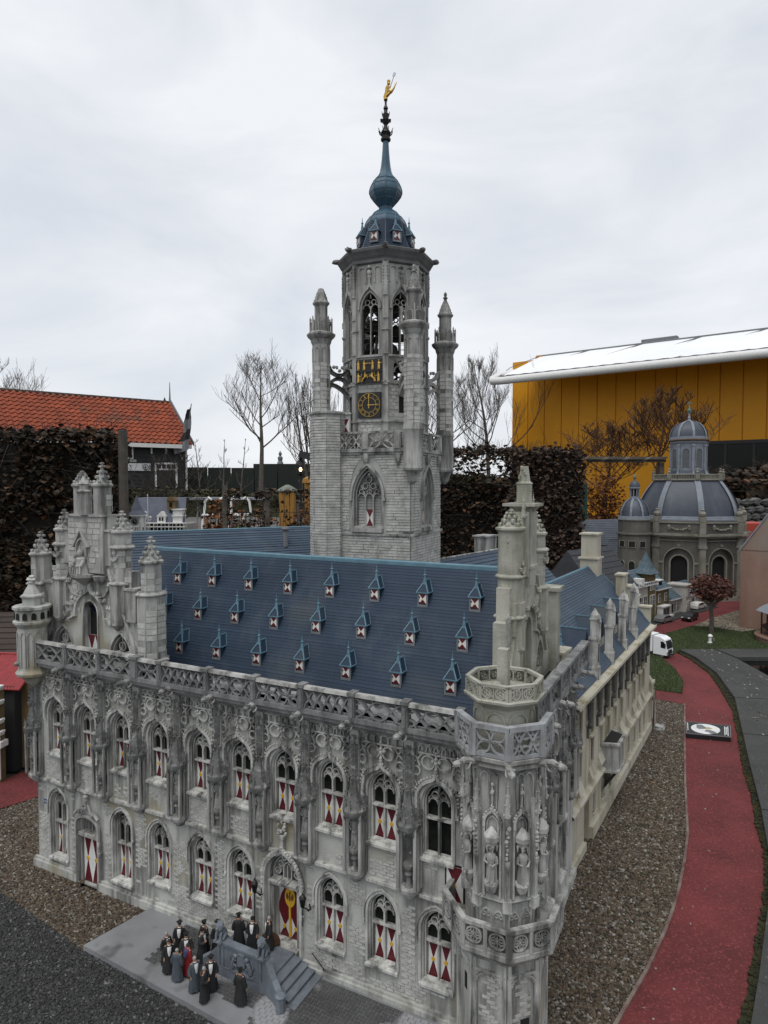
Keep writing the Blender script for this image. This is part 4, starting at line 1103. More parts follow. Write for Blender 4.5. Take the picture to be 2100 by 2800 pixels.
# roofs of the town hall -----------------------------------------------------------
def courses(parent, A, B, C, D, n, m, lip=.0012, name='slate_course', base='void'):
    """overlapping slate courses on the plane A B (bottom) C D (top), each course a piece"""
    A, B, C, D = map(Vector, (A, B, C, D)); nr = (B - A).cross(D - A).normalized()
    for i in range(n):
        t0, t1 = i / n, min(1, (i + 1.12) / n)
        l = lip * random.uniform(.8, 1.25)
        j0, j1 = random.uniform(-.04, .04) / n, random.uniform(-.04, .04) / n; p0, p1, p2, p3 = A.lerp(D, max(0, t0 + j0)), B.lerp(C, max(0, t0 + j1)), B.lerp(C, t1), A.lerp(D, t1)
        q = MB(); q.add([p0 + nr * l, p1 + nr * l, p2 + nr * .0003, p3 + nr * .0003, p0 - nr * .001, p1 - nr * .001], [(0, 1, 2, 3), (4, 5, 1, 0)])
        q.build(name, m, parent, smooth=0)
K95 = .3515 / .23
roof = MB().add([(.292, .20, .655), (1.462, .20, .655), (1.462, .43, 1.0065), (.09, .43, 1.0065), (1.462, .66, .66), (.09, .66, .66)], [(0, 1, 2, 3), (3, 2, 4, 5), (1, 4, 2)]).build('roof', 'slate', hall, smooth=0)
courses(roof, (.292, .20, .66), (1.463, .20, .66), (1.463, .43, 1.0115), (.09, .43, 1.0115), 42, 'slate')
b = MB(); b.tube([(.085, .432, 1.013), (1.463, .432, 1.013)], .006, None, 6); b.box(.088, 1.463, .424, .4325, 1.004, 1.0135)
b.build('ridge_capping', 'trim', roof)
b = MB(); b.tube([(.290, .198, .664), (.086, .430, 1.014)], .0045, None, 5); b.build('verge', 'slate', roof)
roof2 = MB().add([(.42, .06, .654), (.15, .06, .895), (.15, .362, .895), (-.01, .09, .66), (-.01, .6, .66), (.15, .6, .895), (.292, .2, .654)], [(0, 6, 2, 1), (1, 5, 4, 3)]).build('roof', 'slate', hall, smooth=0)
courses(roof2, (.42, .062, .656), (.30, .20, .656), (.152, .362, .898), (.152, .062, .898), 26, 'slate')
gt = MB(); gt.box(.02, 1.52, .04, .21, .640, .656); gt.build('gutter', 'slate', hall, smooth=0)

def dormer_parts():
    k = 1 / K95; hw, ze, zr = .0152, .0345, .068
    s = MB(); s.add([(-hw, 0, -.006), (hw, 0, -.006), (hw, 0, ze), (-hw, 0, ze), (-hw, ze * k, ze), (hw, ze * k, ze)], [(0, 1, 2, 3), (0, 3, 4), (1, 5, 2)])
    f = MB(); f.box(-hw - .001, -hw + .004, -.002, .001, -.004, ze); f.box(hw - .004, hw + .001, -.002, .001, -.004, ze); f.box(-hw - .001, hw + .001, -.0025, .001, -.006, .0005); f.box(-hw - .001, hw + .001, -.002, .001, ze - .003, ze)
    r = MB(); e = .0185; ap = (0, .016, zr)
    r.add([(-e, -.004, ze), (e, -.004, ze), ap, (0, zr * k + .003, zr), (-e, ze * k + .003, ze), (e, ze * k + .003, ze)], [(0, 1, 2), (1, 5, 3, 2), (0, 2, 3, 4), (0, 4, 5, 1)])
    t = MB()
    for p, q in (((-e, -.004, ze), ap), ((e, -.004, ze), ap), ((e, -.004, ze), (-e, -.004, ze)), (ap, (0, zr * k + .002, zr)), ((0, zr * k + .003, zr), (e, ze * k + .004, ze)), ((0, zr * k + .003, zr), (-e, ze * k + .004, ze)), ((e, -.004, ze), (e, ze * k + .003, ze)), ((-e, -.004, ze), (-e, ze * k + .003, ze))):
        t.tube([p, q], .0021, None, 4)
    t.lathe([(.006, zr - .012), (.0045, zr + .002), (.0026, zr + .012), (.0045, zr + .014), (.0045, zr + .016), (.0018, zr + .018), (.0005, zr + .036)], 6, (0, .014, 0))
    sh = shutter_mesh(.0215, .003, .0305)
    return s.mesh('dormer', 'slate', 0), f.mesh('frame', 'greyframe', 0), r.mesh('dormer_roof', 'slate', 0), t.mesh('roof_trim', 'trim', 0), sh
DP = dormer_parts(); SDOT = dot_mesh(.0016)
HG = MB(); HG.box(-.0115, -.0085, -.004, -.0025, .004, .008); HG.box(-.0115, -.0085, -.004, -.0025, .020, .024); HING = HG.mesh('hinge', 'iron', 0)
def dormer_at(parent, loc, rotz=0.0, s=1.0):
    o = link('dormer', DP[0], parent, loc, rotz); o.scale = (s, s, s)
    link('frame', DP[1], o); link('dormer_roof', DP[2], o); link('roof_trim', DP[3], o); link('shutter', DP[4], o, (0, -.0015, 0)); link('knob', SDOT, o, (0, -.0022, .015)); link('hinge', HING, o)
    return o
for x0, x1, n_, z in ((.273, 1.372, 8, .905), (.270, 1.360, 8, .805), (.405, 1.352, 7, .703)):
    for i in range(n_):
        x = x0 + (x1 - x0) * i / (n_ - 1)
        dormer_at(hall, (x, .20 + (z - .66) / K95 - .004, z + random.uniform(-.0015, .0015)), random.uniform(-.03, .03), random.uniform(.98, 1.02))

# ------------------------------------------------------------------ rear roofs of the court behind the tower
def ridge_roof(name, label, p0, p1, zr, ze, run, n, m, both=True, wall='panelstone', light='trim'):
    d = Vector((p1[0] - p0[0], p1[1] - p0[1], 0)); L_ = d.length
    o = thing(name, label, 'building', (p0[0], p0[1], 0), atan2(d.y, d.x))
    b = MB(); b.box(0, L_, -run + .02, run - .02, 0, ze + .004); b.build('wall', wall, o, smooth=0)
    b = MB(); b.add([(0, -run, ze), (L_, -run, ze), (L_, 0, zr - .004), (0, 0, zr - .004), (0, run, ze), (L_, run, ze)], [(0, 1, 2, 3), (2, 5, 4, 3), (0, 3, 4), (1, 5, 2)])
    r = b.build('roof', m, o, smooth=0)
    courses(r, (0, -run, ze + .002), (L_, -run, ze + .002), (L_, 0, zr), (0, 0, zr), n, m, .0035)
    b = MB(); b.tube([(0, 0, zr), (L_, 0, zr)], .006, None, 6); b.build('ridge_capping', light, r)
    return o
rr1 = ridge_roof('rear_range', 'long pale blue slate roof range behind the left gable and left of the tower', (-1.36, 3.38), (-.25, 3.975), 1.0, .58, .42, 34, 'slate2')
b = MB(); b.lathe([(.014, .90), (.014, .985), (.020, .990), (.023, 1.0), (.018, 1.012)], 8); b.build('vent_pipe', 'greyframe', rr1, loc=(.86, -.10, 0))
rr2 = ridge_roof('rear_range', 'blue slate roof range rising behind the main roof just right of the tower', (.19, 2.935), (.82, 3.78), .905, .60, .30, 20, 'slate2', light='panelstone')
b = MB(); b.box(.62, .72, .02, .10, .7, .972); b.box(.612, .728, .012, .108, .972, .980); b.build('chimney', 'panelstone', rr2, smooth=0)
b = MB(); b.lathe([(.010, .72), (.010, .80), (.014, .806), (.004, .83)], 8, (.42, -.16, 0)); b.build('vent_pipe', 'trim', rr2)

# ------------------------------------------------------------------ sandy wing on the right
p = hall_world(1.565, .742)
wing = thing('side_wing', 'long sandy stone side wing with bracketed cornice, pinnacled lucarnes and blue roof', 'building', p, HR + pi / 2 - radians(4.2))
WL = 1.44; b = MB()
bu = [.187, .321, .437, .562, .687, .822, .954, 1.081, 1.182, 1.307]
wins = [(u + .062, .275, .50, .021) for u in bu[:-1]] + [(.09, .275, .50, .021)]
lows = [.31, .44, .57, .93, 1.065, 1.19, 1.308]
hol = [[(u - h, z0), (u - h, z1), (u + h, z1), (u + h, z0)] for u, z0, z1, h in wins]
for u in lows:
    for sx in (-1, 1): hol.append([(u + sx * .014 - .010, .072), (u + sx * .014 - .010, .142), (u + sx * .014 + .010, .142), (u + sx * .014 + .010, .072)])
hol.append([(.165, .002), (.165, .15), (.232, .15), (.232, .002)])
b.wall([(-.02, 0), (WL, 0), (WL, .545), (-.02, .545)], hol, 0, .03)
b.box(WL - .003, WL, .03, .52, 0, .545)
ww = b.build('wall', 'warmstone', wing, smooth=0)
MB().box(0, WL - .01, .05, .5, .005, .53).build('inner_core', 'void', wing, smooth=0)
b = MB()
b.prism([(.24, 0), (WL + .004, 0), (WL + .004, .045), (.24, .045)], -.014, 0); b.prism([(-.02, 0), (.16, 0), (.16, .03), (-.02, .03)], -.012, 0)
b.add([(-.02, -.016, .186), (WL, -.016, .186), (WL, -.016, .192), (-.02, -.016, .192), (WL, 0, .204), (-.02, 0, .204), (-.02, 0, .18), (WL, 0, .18)], [(0, 1, 2, 3), (3, 2, 4, 5), (6, 7, 1, 0)])
for u, z0, z1, h in wins:
    b.add([(u - .030, -.015, .226), (u + .030, -.015, .226), (u + .028, .004, .268), (u - .028, .004, .268), (u - .028, 0, .22), (u + .028, 0, .22)], [(0, 1, 2, 3), (4, 5, 1, 0), (0, 3, 4), (1, 5, 2)])
    b.box(u - .033, u + .033, -.012, 0, .372, .378)
b.build('string_course', 'warmstone', wing, smooth=0)
for u, z0, z1, h in wins:
    f = MB(); f.box(u - h, u + h, .022, .026, z0, z1)
    g = f.build('window', 'glass', wing, smooth=0)
    f = MB(); f.box(u - .002, u + .002, .012, .022, z0, z1); f.box(u - h, u + h, .012, .022, .374, .379); f.box(u - h - .005, u - h, -.005, .02, z0, z1); f.box(u + h, u + h + .005, -.005, .02, z0, z1); f.box(u - h, u + h, .012, .022, z1 - .012, z1); f.build('frame', 'warmstone', g, smooth=0)
for u in lows:
    f = MB(); f.box(u - .025, u + .025, .022, .026, .07, .144); g = f.build('window', 'glass', wing, smooth=0)
    f = MB(); f.box(u - .027, u + .027, -.006, .02, .066, .072); f.box(u - .0035, u + .0035, -.003, .02, .072, .142); f.build('frame', 'warmstone', g, smooth=0)
f = MB(); f.box(.166, .231, .020, .026, 0, .149); dr = f.build('door', mat('rusty_brown_door', (0.22, 0.075, 0.03), (0.15, 0.05, 0.025), 30, 0.7, band=((0.06, 0.02, 0.01), 90, .5)), wing, smooth=0)
b = MB(); b.box(-.02, WL, -.010, .02, .520, .530); b.add([(-.02, -.030, .535), (WL, -.030, .535), (WL, -.030, .540), (-.02, -.030, .540), (WL, .03, .556), (-.02, .03, .556), (WL, -.010, .530), (-.02, -.010, .530)], [(0, 1, 2, 3), (3, 2, 4, 5), (7, 6, 1, 0)])
b.box(-.02, WL, -.030, -.026, .540, .546)
b.build('cornice', 'warmstone', wing, smooth=0)
q = MB(); q.lathe([(.003, .415), (.008, .422), (.009, .430), (.007, .436), (.009, .445), (.010, .50), (.013, .508), (.010, .514), (.015, .524), (.015, .534)], 8, (0, -.012, 0)); q.box(-.004, .004, -.008, 0, .38, .42)
BRM = q.mesh('bracket', 'warmdark', 0)
for u in bu: link('bracket', BRM, wing, (u, 0, 0))
# roof
r = MB().add([(.0, .0, .548), (WL, .0, .548), (1.30, .26, .836), (.0, .26, .836), (WL, .52, .55), (0, .52, .55)], [(0, 1, 2, 3), (3, 2, 4, 5), (1, 4, 2)]).build('roof', 'slate2', wing, smooth=0)
courses(r, (0, .0, .553), (WL, .0, .553), (1.31, .26, .842), (0, .26, .842), 34, 'slate2', .003)
b = MB(); b.tube([(0, .262, .843), (1.31, .262, .843), (WL, .0, .556)], .006, None, 5); b.build('ridge_capping', 'trim', r)
q = MB(); q.box(-.028, .028, -.004, .045, .585, .69); q.box(-.033, .033, -.010, .050, .69, .698); q.box(-.024, .024, .0, .042, .698, .762); q.box(-.029, .029, -.006, .047, .762, .768)
q.lathe([(.028, .768), (.026, .780), (.004, .803)], 6, (0, .020, 0)); q.box(-.033, .033, -.012, .05, .585, .594); q.box(-.03, .03, -.012, .05, .548, .585)
q.lathe([(.012, .70), (.012, .752), (.016, .757), (.004, .785)], 6, (-.010, -.006, 0))
q.v = [(v[0] * .48, v[1] * .6, v[2]) for v in q.v]; LUC = q.mesh('lucarne', 'ornament', 0)
q = MB(); q.box(-.004, .004, -.0035, -.002, .61, .675); q.box(-.003, .003, -.0009, 0, .71, .75); q.box(.0140, .0146, .006, .014, .60, .68); LUV = q.mesh('lucarne_slit', 'void', 0)
q = MB(); q.box(-.052, .052, .046, .11, .56, .655); LUB = q.mesh('lucarne_body', 'warmstone', 0)
q = MB(); q.add([(-.060, .040, .648), (0, .040, .722), (.060, .040, .648), (-.060, .10, .648), (0, .16, .722), (.060, .10, .648)], [(0, 1, 4, 3), (1, 2, 5, 4), (0, 2, 1)]); LUR = q.mesh('lucarne_roof', 'slate', 0)
q = MB()
for a_, c_ in (((0, .040, .724), (0, .162, .724)), ((-.060, .098, .65), (0, .162, .724)), ((.060, .098, .65), (0, .162, .724)), ((-.060, .04, .65), (-.060, .10, .65)), ((.060, .04, .65), (.060, .10, .65))): q.tube([a_, c_], .003, None, 4)
LUT = q.mesh('roof_trim', 'trim', 0)
for u in (.333, .575, .825, 1.055):
    o = link('lucarne', LUC, wing, (u, 0, 0)); link('lucarne_slit', LUV, o); link('lucarne_body', LUB, o); link('lucarne_roof', LUR, o); link('roof_trim', LUT, o)
for u, y, z in ((.13, .06, .615), (.20, .06, .615)): dormer_at(wing, (u, y + .02, z), 0, 1.3)
b = MB(); b.box(1.225, 1.315, .215, .300, .70, .88); b.box(1.217, 1.323, .207, .308, .88, .888); b.box(1.229, 1.311, .219, .296, .888, 1.0); b.box(1.221, 1.319, .211, .304, 1.0, 1.008); b.build('chimney', 'warmstone', wing, smooth=0)
b = MB()
for i, (u, z) in enumerate(((1.34, .80), (1.40, .735), (1.44, .68))): b.box(u - .05, u + .03, .10 - .02 * i, .14 - .02 * i, .55, z); b.box(u - .056, u + .036, .094 - .02 * i, .146 - .02 * i, z, z + .007)
b.box(WL - .02, WL + .02, .0, .06, .5, .63); b.box(WL - .026, WL + .026, -.006, .066, .63, .638)
b.box(.02, .10, .04, .09, .55, .70); b.box(.012, .108, .032, .098, .70, .708); b.build('stepped_gable', 'warmstone', wing, smooth=0)
b = MB()                                                               # oriel hanging on the wall
pl_ = [(.41, 0), (.43, -.055), (.54, -.055), (.565, 0)]
b.prismz(pl_, .185, .28); b.prismz([(.40, 0), (.424, -.062), (.546, -.062), (.575, 0)], .28, .288); b.prismz([(.40, 0), (.424, -.062), (.546, -.062), (.575, 0)], .178, .186)
b.add([(.41, 0, .10), (.43, -.055, .178), (.54, -.055, .178), (.565, 0, .10)], [(0, 3, 2, 1)])
orl = b.build('oriel', 'panelstone', wing, smooth=0)
MB().prismz([(.42, -.004), (.435, -.05), (.535, -.05), (.556, -.004)], .2875, .2885).build('oriel_opening', 'void', orl, smooth=0)
b = MB(); b.box(WL, WL + .05, -.012, .10, 0, .245); b.add([(WL, -.012, .245), (WL + .05, -.012, .245), (WL + .05, .1, .245), (WL, .1, .245), (WL, .03, .33), (WL, .1, .33)], [(0, 1, 4), (1, 2, 5, 4), (0, 4, 5, 3)])
b.box(WL - .01, WL + .06, -.018, -.010, .235, .25); b.add([(WL + .05, -.02, 0), (WL + .085, -.02, 0), (WL + .05, -.02, .20), (WL + .05, .06, 0), (WL + .085, .06, 0), (WL + .05, .06, .2)], [(0, 1, 2), (1, 4, 5, 2), (3, 5, 4)])
anx = b.build('annex', 'warmstone', wing, smooth=0)
q = MB(); q.mi = 0; q.box(WL + .010, WL + .036, -.0135, -.012, .02, .17); q.mi = 1; q.box(WL + .014, WL + .022, -.0145, -.0135, .06, .15); q.build('annex_door', ['red', 'white'], anx, smooth=0)
b = MB(); b.box(-.04, .035, -.06, -.01, .0, .012); b.box(-.03, .02, -.055, -.015, .012, .02); b.build('door_step', 'panelstone', wing, loc=(WL + .05, -.01, 0), smooth=0)

# ------------------------------------------------------------------ clock tower
tw = thing('clock_tower', 'tall grey stone clock tower with four slim corner turrets and teal onion spire', 'tower', (.007, 2.75, 0), -.40)
TH = .18
b = MB(); wh = gothic(0, .062, 1.085, 1.20, .115, 8)
b.wall([(-TH, .3), (TH, .3), (TH, 1.40), (-TH, 1.40)], [wh], -TH, -TH + .03)
b.T = Matrix.Rotation(pi / 2, 4, 'Z'); b.wall([(-TH, .3), (TH, .3), (TH, 1.40), (-TH, 1.40)], [wh], -TH, -TH + .03); b.T = None
b.box(-TH, -TH + .003, -TH + .03, TH, .3, 1.4); b.box(-TH, TH, TH - .003, TH, .3, 1.4); b.box(-TH, TH, -TH, TH, 1.39, 1.40)
shf = b.build('tower_wall', 'towerstone', tw, smooth=0)
lp = lambda z: [( -TH - .004, -TH - .004), (TH + .004, -TH - .004), (TH + .004, TH + .004), (-TH - .004, TH + .004)]
# rough coursed masonry: every course is a piece
z = .80; rr = random.Random(8)
while z < 1.372:
    h = rr.uniform(.0095, .0125); q = MB()
    if not (1.048 < z < 1.064):
        for T_ in (None, Matrix.Rotation(pi / 2, 4, 'Z')):
            q.T = T_
            hwz = .078 if z < 1.20 else .078 * sqrt(max(0, 1 - ((z - 1.20) / .155) ** 2)) if z < 1.352 else 0
            if z + h < 1.078: hwz = 0
            spans = [(-TH + .002, TH - .002)] if hwz == 0 else [(-TH + .002, -hwz), (hwz, TH - .002)]
            for a, c in spans:
                x = a
                while x < c - .002:
                    l = min(rr.uniform(.03, .09), c - x); t = rr.uniform(.0012, .0034); e = .0012
                    q.block(x, z, l, h * .96, t, e * .9, -TH)
                    x += l
        q.build('stone_course', ['brick', 'mortar'], shf, smooth=0)
    z += h
b = MB(); b.box(-TH - .008, TH + .008, -TH - .008, TH + .008, 1.050, 1.058, .0); b.box(-TH - .004, TH + .004, -TH - .004, TH + .004, 1.044, 1.050); b.box(-TH - .006, TH + .006, -TH - .006, TH + .006, 1.372, 1.384)
b.build('string_course', 'panelstone', tw, smooth=0)
b = MB(); gl2 = MB()
for T_ in (None, Matrix.Rotation(pi / 2, 4, 'Z')):
    b.T = gl2.T = T_; y = -TH
    b.band(gothic(0, .070, 1.195, 1.20, .128, 8), .008, y - .012, y); b.band(gothic(0, .064, 1.06, 1.20, .118, 8), .009, y - .003, y + .02); b.band(gothic(0, .055, 1.08, 1.20, .104, 8), .005, y + .008, y + .028)
    for sx in (-1, 1): b.box(sx * .071 - .006, sx * .071 + .006, y - .014, y, 1.186, 1.198)
    b.box(-.066, .066, y - .012, y + .02, 1.062, 1.078)
    for x in (-.017, .017): b.box(x - .0022, x + .0022, y + .012, y + .028, 1.08, 1.205)
    for i in range(3):
        x = (i - 1) * .034; b.band(arc(x, 1.200, .014, pi, 0, 8), .003, y + .012, y + .028); b.band(arc(x, 1.221, .009, 0, 2 * pi, 10)[:-1], .0025, y + .012, y + .028, True)
    for x in (-.017, .017): b.band(arc(x, 1.242, .011, 0, 2 * pi, 12)[:-1], .0028, y + .012, y + .028, True); b.band([(x, 1.205), (x * 2.1, 1.245)], .0026, y + .012, y + .028)
    b.band(arc(0, 1.268, .012, 0, 2 * pi, 12)[:-1], .0028, y + .012, y + .028, True); b.band([(0, 1.254), (0, 1.21)], .0026, y + .012, y + .028); b.blob((0, y + .012, 1.288), .006, (1, 1, 1), 1, 5, 3)
    zz = 1.084
    while zz < 1.30:
        gl2.box(-.056, .056, y + .0265, y + .030, zz, zz + .0095); zz += .0112
wt = b.build('window_tracery', 'panelstone', tw, smooth=0)
gl2.build('window_infill', 'towerstone', wt, smooth=0)
ts = shutter_mesh(.031, 1.084, 1.150)
o = link('shutter', ts, tw, (0, -TH + .018, 0)); link('knob', dot_mesh(.003), o, (0, -.001, 1.117))
o = link('shutter', ts, tw, (TH - .018, 0, 0), pi / 2); link('knob', dot_mesh(.003), o, (0, -.001, 1.117))
MB().box(-.262, -.255, -.190, -.186, 1.27, 1.30).build('slit', 'void', tw, smooth=0)
# stair turret on the left corner
b = MB(); b.lathe([(.072, .3), (.072, 1.05), (.076, 1.055), (.072, 1.062), (.072, 1.525), (.077, 1.53), (.077, 1.537), (.07, 1.54)], 8, (-TH, -TH + .01, 0), rot=.4 + pi / 8 * 0)
b.box(-.20, -.088, -.155, -.02, 1.38, 1.53); b.box(-.205, -.083, -.160, -.015, 1.53, 1.537)
sttr = b.build('stair_turret', 'towerstone', tw, smooth=0)
q = MB(); rr = random.Random(3); z = .82
while z < 1.51:
    h = rr.uniform(.0095, .0125); a0 = .4
    for k in range(-5, 0):
        aa = .4 + k * pi / 4; a1 = aa + pi / 4; t = rr.uniform(.001, .003); R_ = .072
        p0 = Vector((-TH + R_ * cos(aa), -TH + .01 + R_ * sin(aa), z)); p1 = Vector((-TH + R_ * cos(a1), -TH + .01 + R_ * sin(a1), z)); nn = Vector((cos(aa + pi / 8), sin(aa + pi / 8), 0)) * t; up = Vector((0, 0, h * .78))
        q.add([p0 + nn, p1 + nn, p1 + nn + up, p0 + nn + up, p0, p1, p1 + up, p0 + up], [(0, 1, 2, 3), (4, 5, 1, 0), (3, 2, 6, 7)]); q.m[-2:] = [1, 1]
    z += h
q.build('coursed_stone', ['brick', 'mortar'], sttr, smooth=0, kind='stuff')
o = link('shutter', shutter_mesh(.030, 1.452, 1.512), tw, (-.108, -.1565, 0))
# gallery with pierced panels
b = MB(); g_ = TH + .012
for T_ in (None, Matrix.Rotation(pi / 2, 4, 'Z')):
    b.T = T_
    b.box(-TH + (.0 if T_ is None else -.02), TH + .012, -g_ - .006, -g_ + .010, 1.448, 1.456 + (.0008 if T_ is None else 0)); b.box(-TH, TH + .012, -g_ - .004, -g_ + .014, 1.376, 1.390); b.box(-TH, TH + .006, -g_ + .002, -TH, 1.366, 1.376)
    for x in (-.135, -.005, .13): b.box(x - .014, x + .014, -g_ - .006, -g_ + .008, 1.385, 1.452); b.box(x - .010, x + .010, -g_ - .009, -g_, 1.388, 1.446)
    for x in (-.005, .13):
        b.lathe([(.002, 1.325), (.010, 1.338), (.013, 1.352), (.012, 1.37)], 6, (x, -g_ + .004, 0))
gy = b.build('gallery', 'panelstone', tw, smooth=0)
for T_ in (Matrix(), Matrix.Rotation(pi / 2, 4, 'Z')):
    for x0, x1 in ((-.120, -.020), (.010, .115)):
        o = panel(x0, x1, 1.391, 1.447, 1 if x0 < 0 else 2, -g_ - .002, -g_ + .006, .005).build('gallery_panel', 'ornament', gy); o.matrix_local = T_
# octagonal belfry
OA = .157; FW = OA * math.tan(pi / 8)
def fT(k, ap=OA): return Matrix.Rotation(k * pi / 4, 4, 'Z') @ Matrix.Translation((0, -ap, 0))
b = MB(); tr = MB(); vd = MB(); bars = MB()
for k in range(8):
    b.T = tr.T = vd.T = bars.T = fT(k)
    bel = gothic(0, .039, 1.762, 1.945, .064, 7); hs = [bel]
    sm = [(-.030, 1.660), (-.030, 1.725), (0, 1.740), (.030, 1.725), (.030, 1.660)]
    if k != 0: hs.append(sm)
    sq = [(-.016, 1.532), (-.016, 1.605), (.016, 1.605), (.016, 1.532)]
    if k % 2: hs.append([(x + .008, z) for x, z in sq])
    b.wall([(-FW, 1.39), (FW, 1.39), (FW, 2.13), (-FW, 2.13)], hs, 0, .02, back=True)
    if k % 2: vd.box(-.010, .026, .004, .008, 1.53, 1.607)
    tr.band(gothic(0, .046, 1.94, 1.947, .080, 8, .012), .006, -.009, 0); tr.band(gothic(0, .0385, 1.762, 1.945, .066, 8), .0045, -.003, .01)
    tr.band([(0, 1.762), (0, 1.955)], .004, .004, .014)
    for sx in (-1, 1):
        tr.band(arc(sx * .018, 1.945, .0155, 0, pi, 8), .003, .004, .014); tr.band(arc(sx * .0135, 1.970, .010, 0, 2 * pi, 10)[:-1], .0028, .004, .014, True)
    tr.band([(0, 1.985), (0, 2.004)], .003, .004, .014)
    for j in range(7): bars.box(-.036, .036, .012, .0135, 1.785 + j * .024, 1.7865 + j * .024)
    if k != 0:
        for x in (-.010, .010): bars.box(x - .0012, x + .0012, .010, .013, 1.66, 1.735)
        bars.box(-.03, .03, .010, .013, 1.69, 1.693); tr.band(arc(0, 1.69, .03, pi, 0, 8), .005, -.006, .01); tr.band(arc(0, 1.745, .026, pi, 2 * pi, 8), .005, -.008, .008)
    tr.box(-FW, FW, -.006, .0, 1.645, 1.655); tr.box(-FW, FW, -.008, 0, 1.496, 1.504); tr.box(-FW + .01, FW - .01, -.006, .006, 1.752, 1.760)
    for x in (-.036, -.006, .030):
        tr.band(gothic(x + .003, .013, 2.045, 2.098, .010, 5), .0028, -.004, 0)
    tr.box(-.0018, .0018, -.010, 0, 2.035, 2.075); tr.blob((0, -.009, 2.085), .0095, (1, .8, 1), 2, 7, 5); tr.blob((0, -.009, 2.105), .008, (1, .8, .9), 3, 7, 5); tr.lathe([(.004, 2.06), (.008, 2.068), (.008, 2.074)], 6, (0, -.006, 0))
    T_ = Matrix.Rotation((k + .5) * pi / 4, 4, 'Z') @ Matrix.Translation((0, -OA / cos(pi / 8), 0)); tr.T = T_
    tr.box(-.011, .011, -.006, .010, 1.39, 2.125)
    for z in (1.50, 1.655, 1.86): tr.box(-.015, .015, -.010, .010, z - .006, z)
    for zb in (1.64, 1.76, 1.90): tr.prism([(-.010, zb), (.010, zb), (0, zb + .022)], -.010, -.004)
    for j in range(9):
        for sx in (-1, 1): tr.blob((sx * .007, -.008, 2.005 + j * .0125), .004, (1, 1, 1), j, 5, 3)
    tr.prism([(-.009, 1.99), (.009, 1.99), (.004, 2.12), (-.004, 2.12)], -.010, 0)
bel = b.build('belfry_wall', 'towerstone', tw, smooth=0)
tr.build('belfry_tracery', 'panelstone', bel); vd.build('belfry_opening', 'void', bel, smooth=0); bars.build('window_bars', 'iron', bel, smooth=0)
b = MB(); b.lathe([(.142, 1.645), (.142, 1.652)], 8); b.lathe([(.142, 1.748), (.142, 1.756)], 8); b.lathe([(.142, 2.02), (.142, 2.03)], 8)
for a in range(4): b.T = Matrix.Rotation(a * pi / 4 + .2, 4, 'Z'); b.box(-.14, .14, -.006, .006, 1.84 + .03 * a, 1.855 + .03 * a); b.tube([(-.11, .02, 1.75), (.02, .03, 2.0)], .007, None, 4)
b.T = None
for x, y, z, r in ((.04, -.03, 1.80, .035), (-.05, .03, 1.80, .04), (.02, .06, 1.90, .028), (-.03, -.05, 1.90, .03)): b.lathe([(r, z - .03), (r * .75, z - .01), (r * .6, z + .015), (r * .2, z + .025)], 10, (x, y, 0))
b.build('bell_frame', mat('dark_oak', (0.045, 0.04, 0.035), (0.025, 0.022, 0.02), 20, 0.9), bel)
q = MB(); rr = random.Random(5)
for k in (-2, -1, 0, 1, 2):
    q.T = fT(k); z = 1.402; r_ = 0
    while z < 1.632:
        x = -FW + .014 + (r_ % 2) * .009
        while x < FW - .03:
            skip = (k == 0 and 1.50 < z < 1.62) or (k % 2 and 1.52 < z < 1.608 and -.030 < x < .028) or 1.488 < z < 1.505
            if not skip and rr.random() < .8:
                q.block(x, z, .0198, .0135, rr.uniform(.0006, .0022), .001)
            x += .0205
        z += .0142; r_ += 1
q.build('brickwork', ['brick', 'mortar'], bel, smooth=0, kind='stuff')
# clock and jacquemart panel
ck = MB(fT(0)); ck.box(-.048, .048, -.010, 0, 1.512, 1.612); clock = ck.build('clock_face', 'black', tw, smooth=0)
c = MB(fT(0)); zc = 1.562
for r in (.0458, .0292): c.band(arc(0, zc, r, 0, 2 * pi, 40)[:-1], .0015, -.012, -.010, True)
NUM = ['XII', 'I', 'II', 'III', 'IIII', 'V', 'VI', 'VII', 'VIII', 'IX', 'X', 'XI']
for h, s_ in enumerate(NUM):
    a = pi / 2 - h * pi / 6; rx, rz = cos(a), sin(a); tx, tz = rz, -rx        # radial and clockwise direction
    wds = [.0042 if ch in 'XV' else .0022 for ch in s_]; tot = sum(wds); x = -tot / 2
    for ch, wd in zip(s_, wds):
        m0 = x + wd / 2; x += wd
        P = lambda t, r: (rx * r + tx * t, zc + rz * r + tz * t)
        if ch == 'I': c.band([P(m0, .0315), P(m0, .0435)], .0006, -.0118, -.010)
        elif ch == 'V': c.band([P(m0 - .0016, .0435), P(m0, .0315)], .0008, -.0118, -.010); c.band([P(m0 + .0016, .0435), P(m0, .0315)], .0006, -.0118, -.010)
        else: c.band([P(m0 - .0016, .0435), P(m0 + .0016, .0315)], .0011, -.0118, -.010); c.band([P(m0 + .0016, .0435), P(m0 - .0016, .0315)], .0008, -.0118, -.010)
c.build('numerals', 'gold', clock, smooth=0)
c = MB(fT(0)); c.band([(0, zc - .010), (0, zc + .043)], .0026, -.0145, -.0125); c.prism([(-.003, zc + .036), (.003, zc + .036), (0, zc + .046)], -.0145, -.0125); c.prism([(.004 * cos(t), zc + .004 * sin(t)) for t in [2 * pi * i / 12 for i in range(12)]], -.015, -.011); c.prism([(.003 * cos(t), zc - .011 + .002 * sin(t)) for t in [2 * pi * i / 8 for i in range(8)]], -.0145, -.0125)
c.build('clock_hand', 'gold', clock, smooth=0)
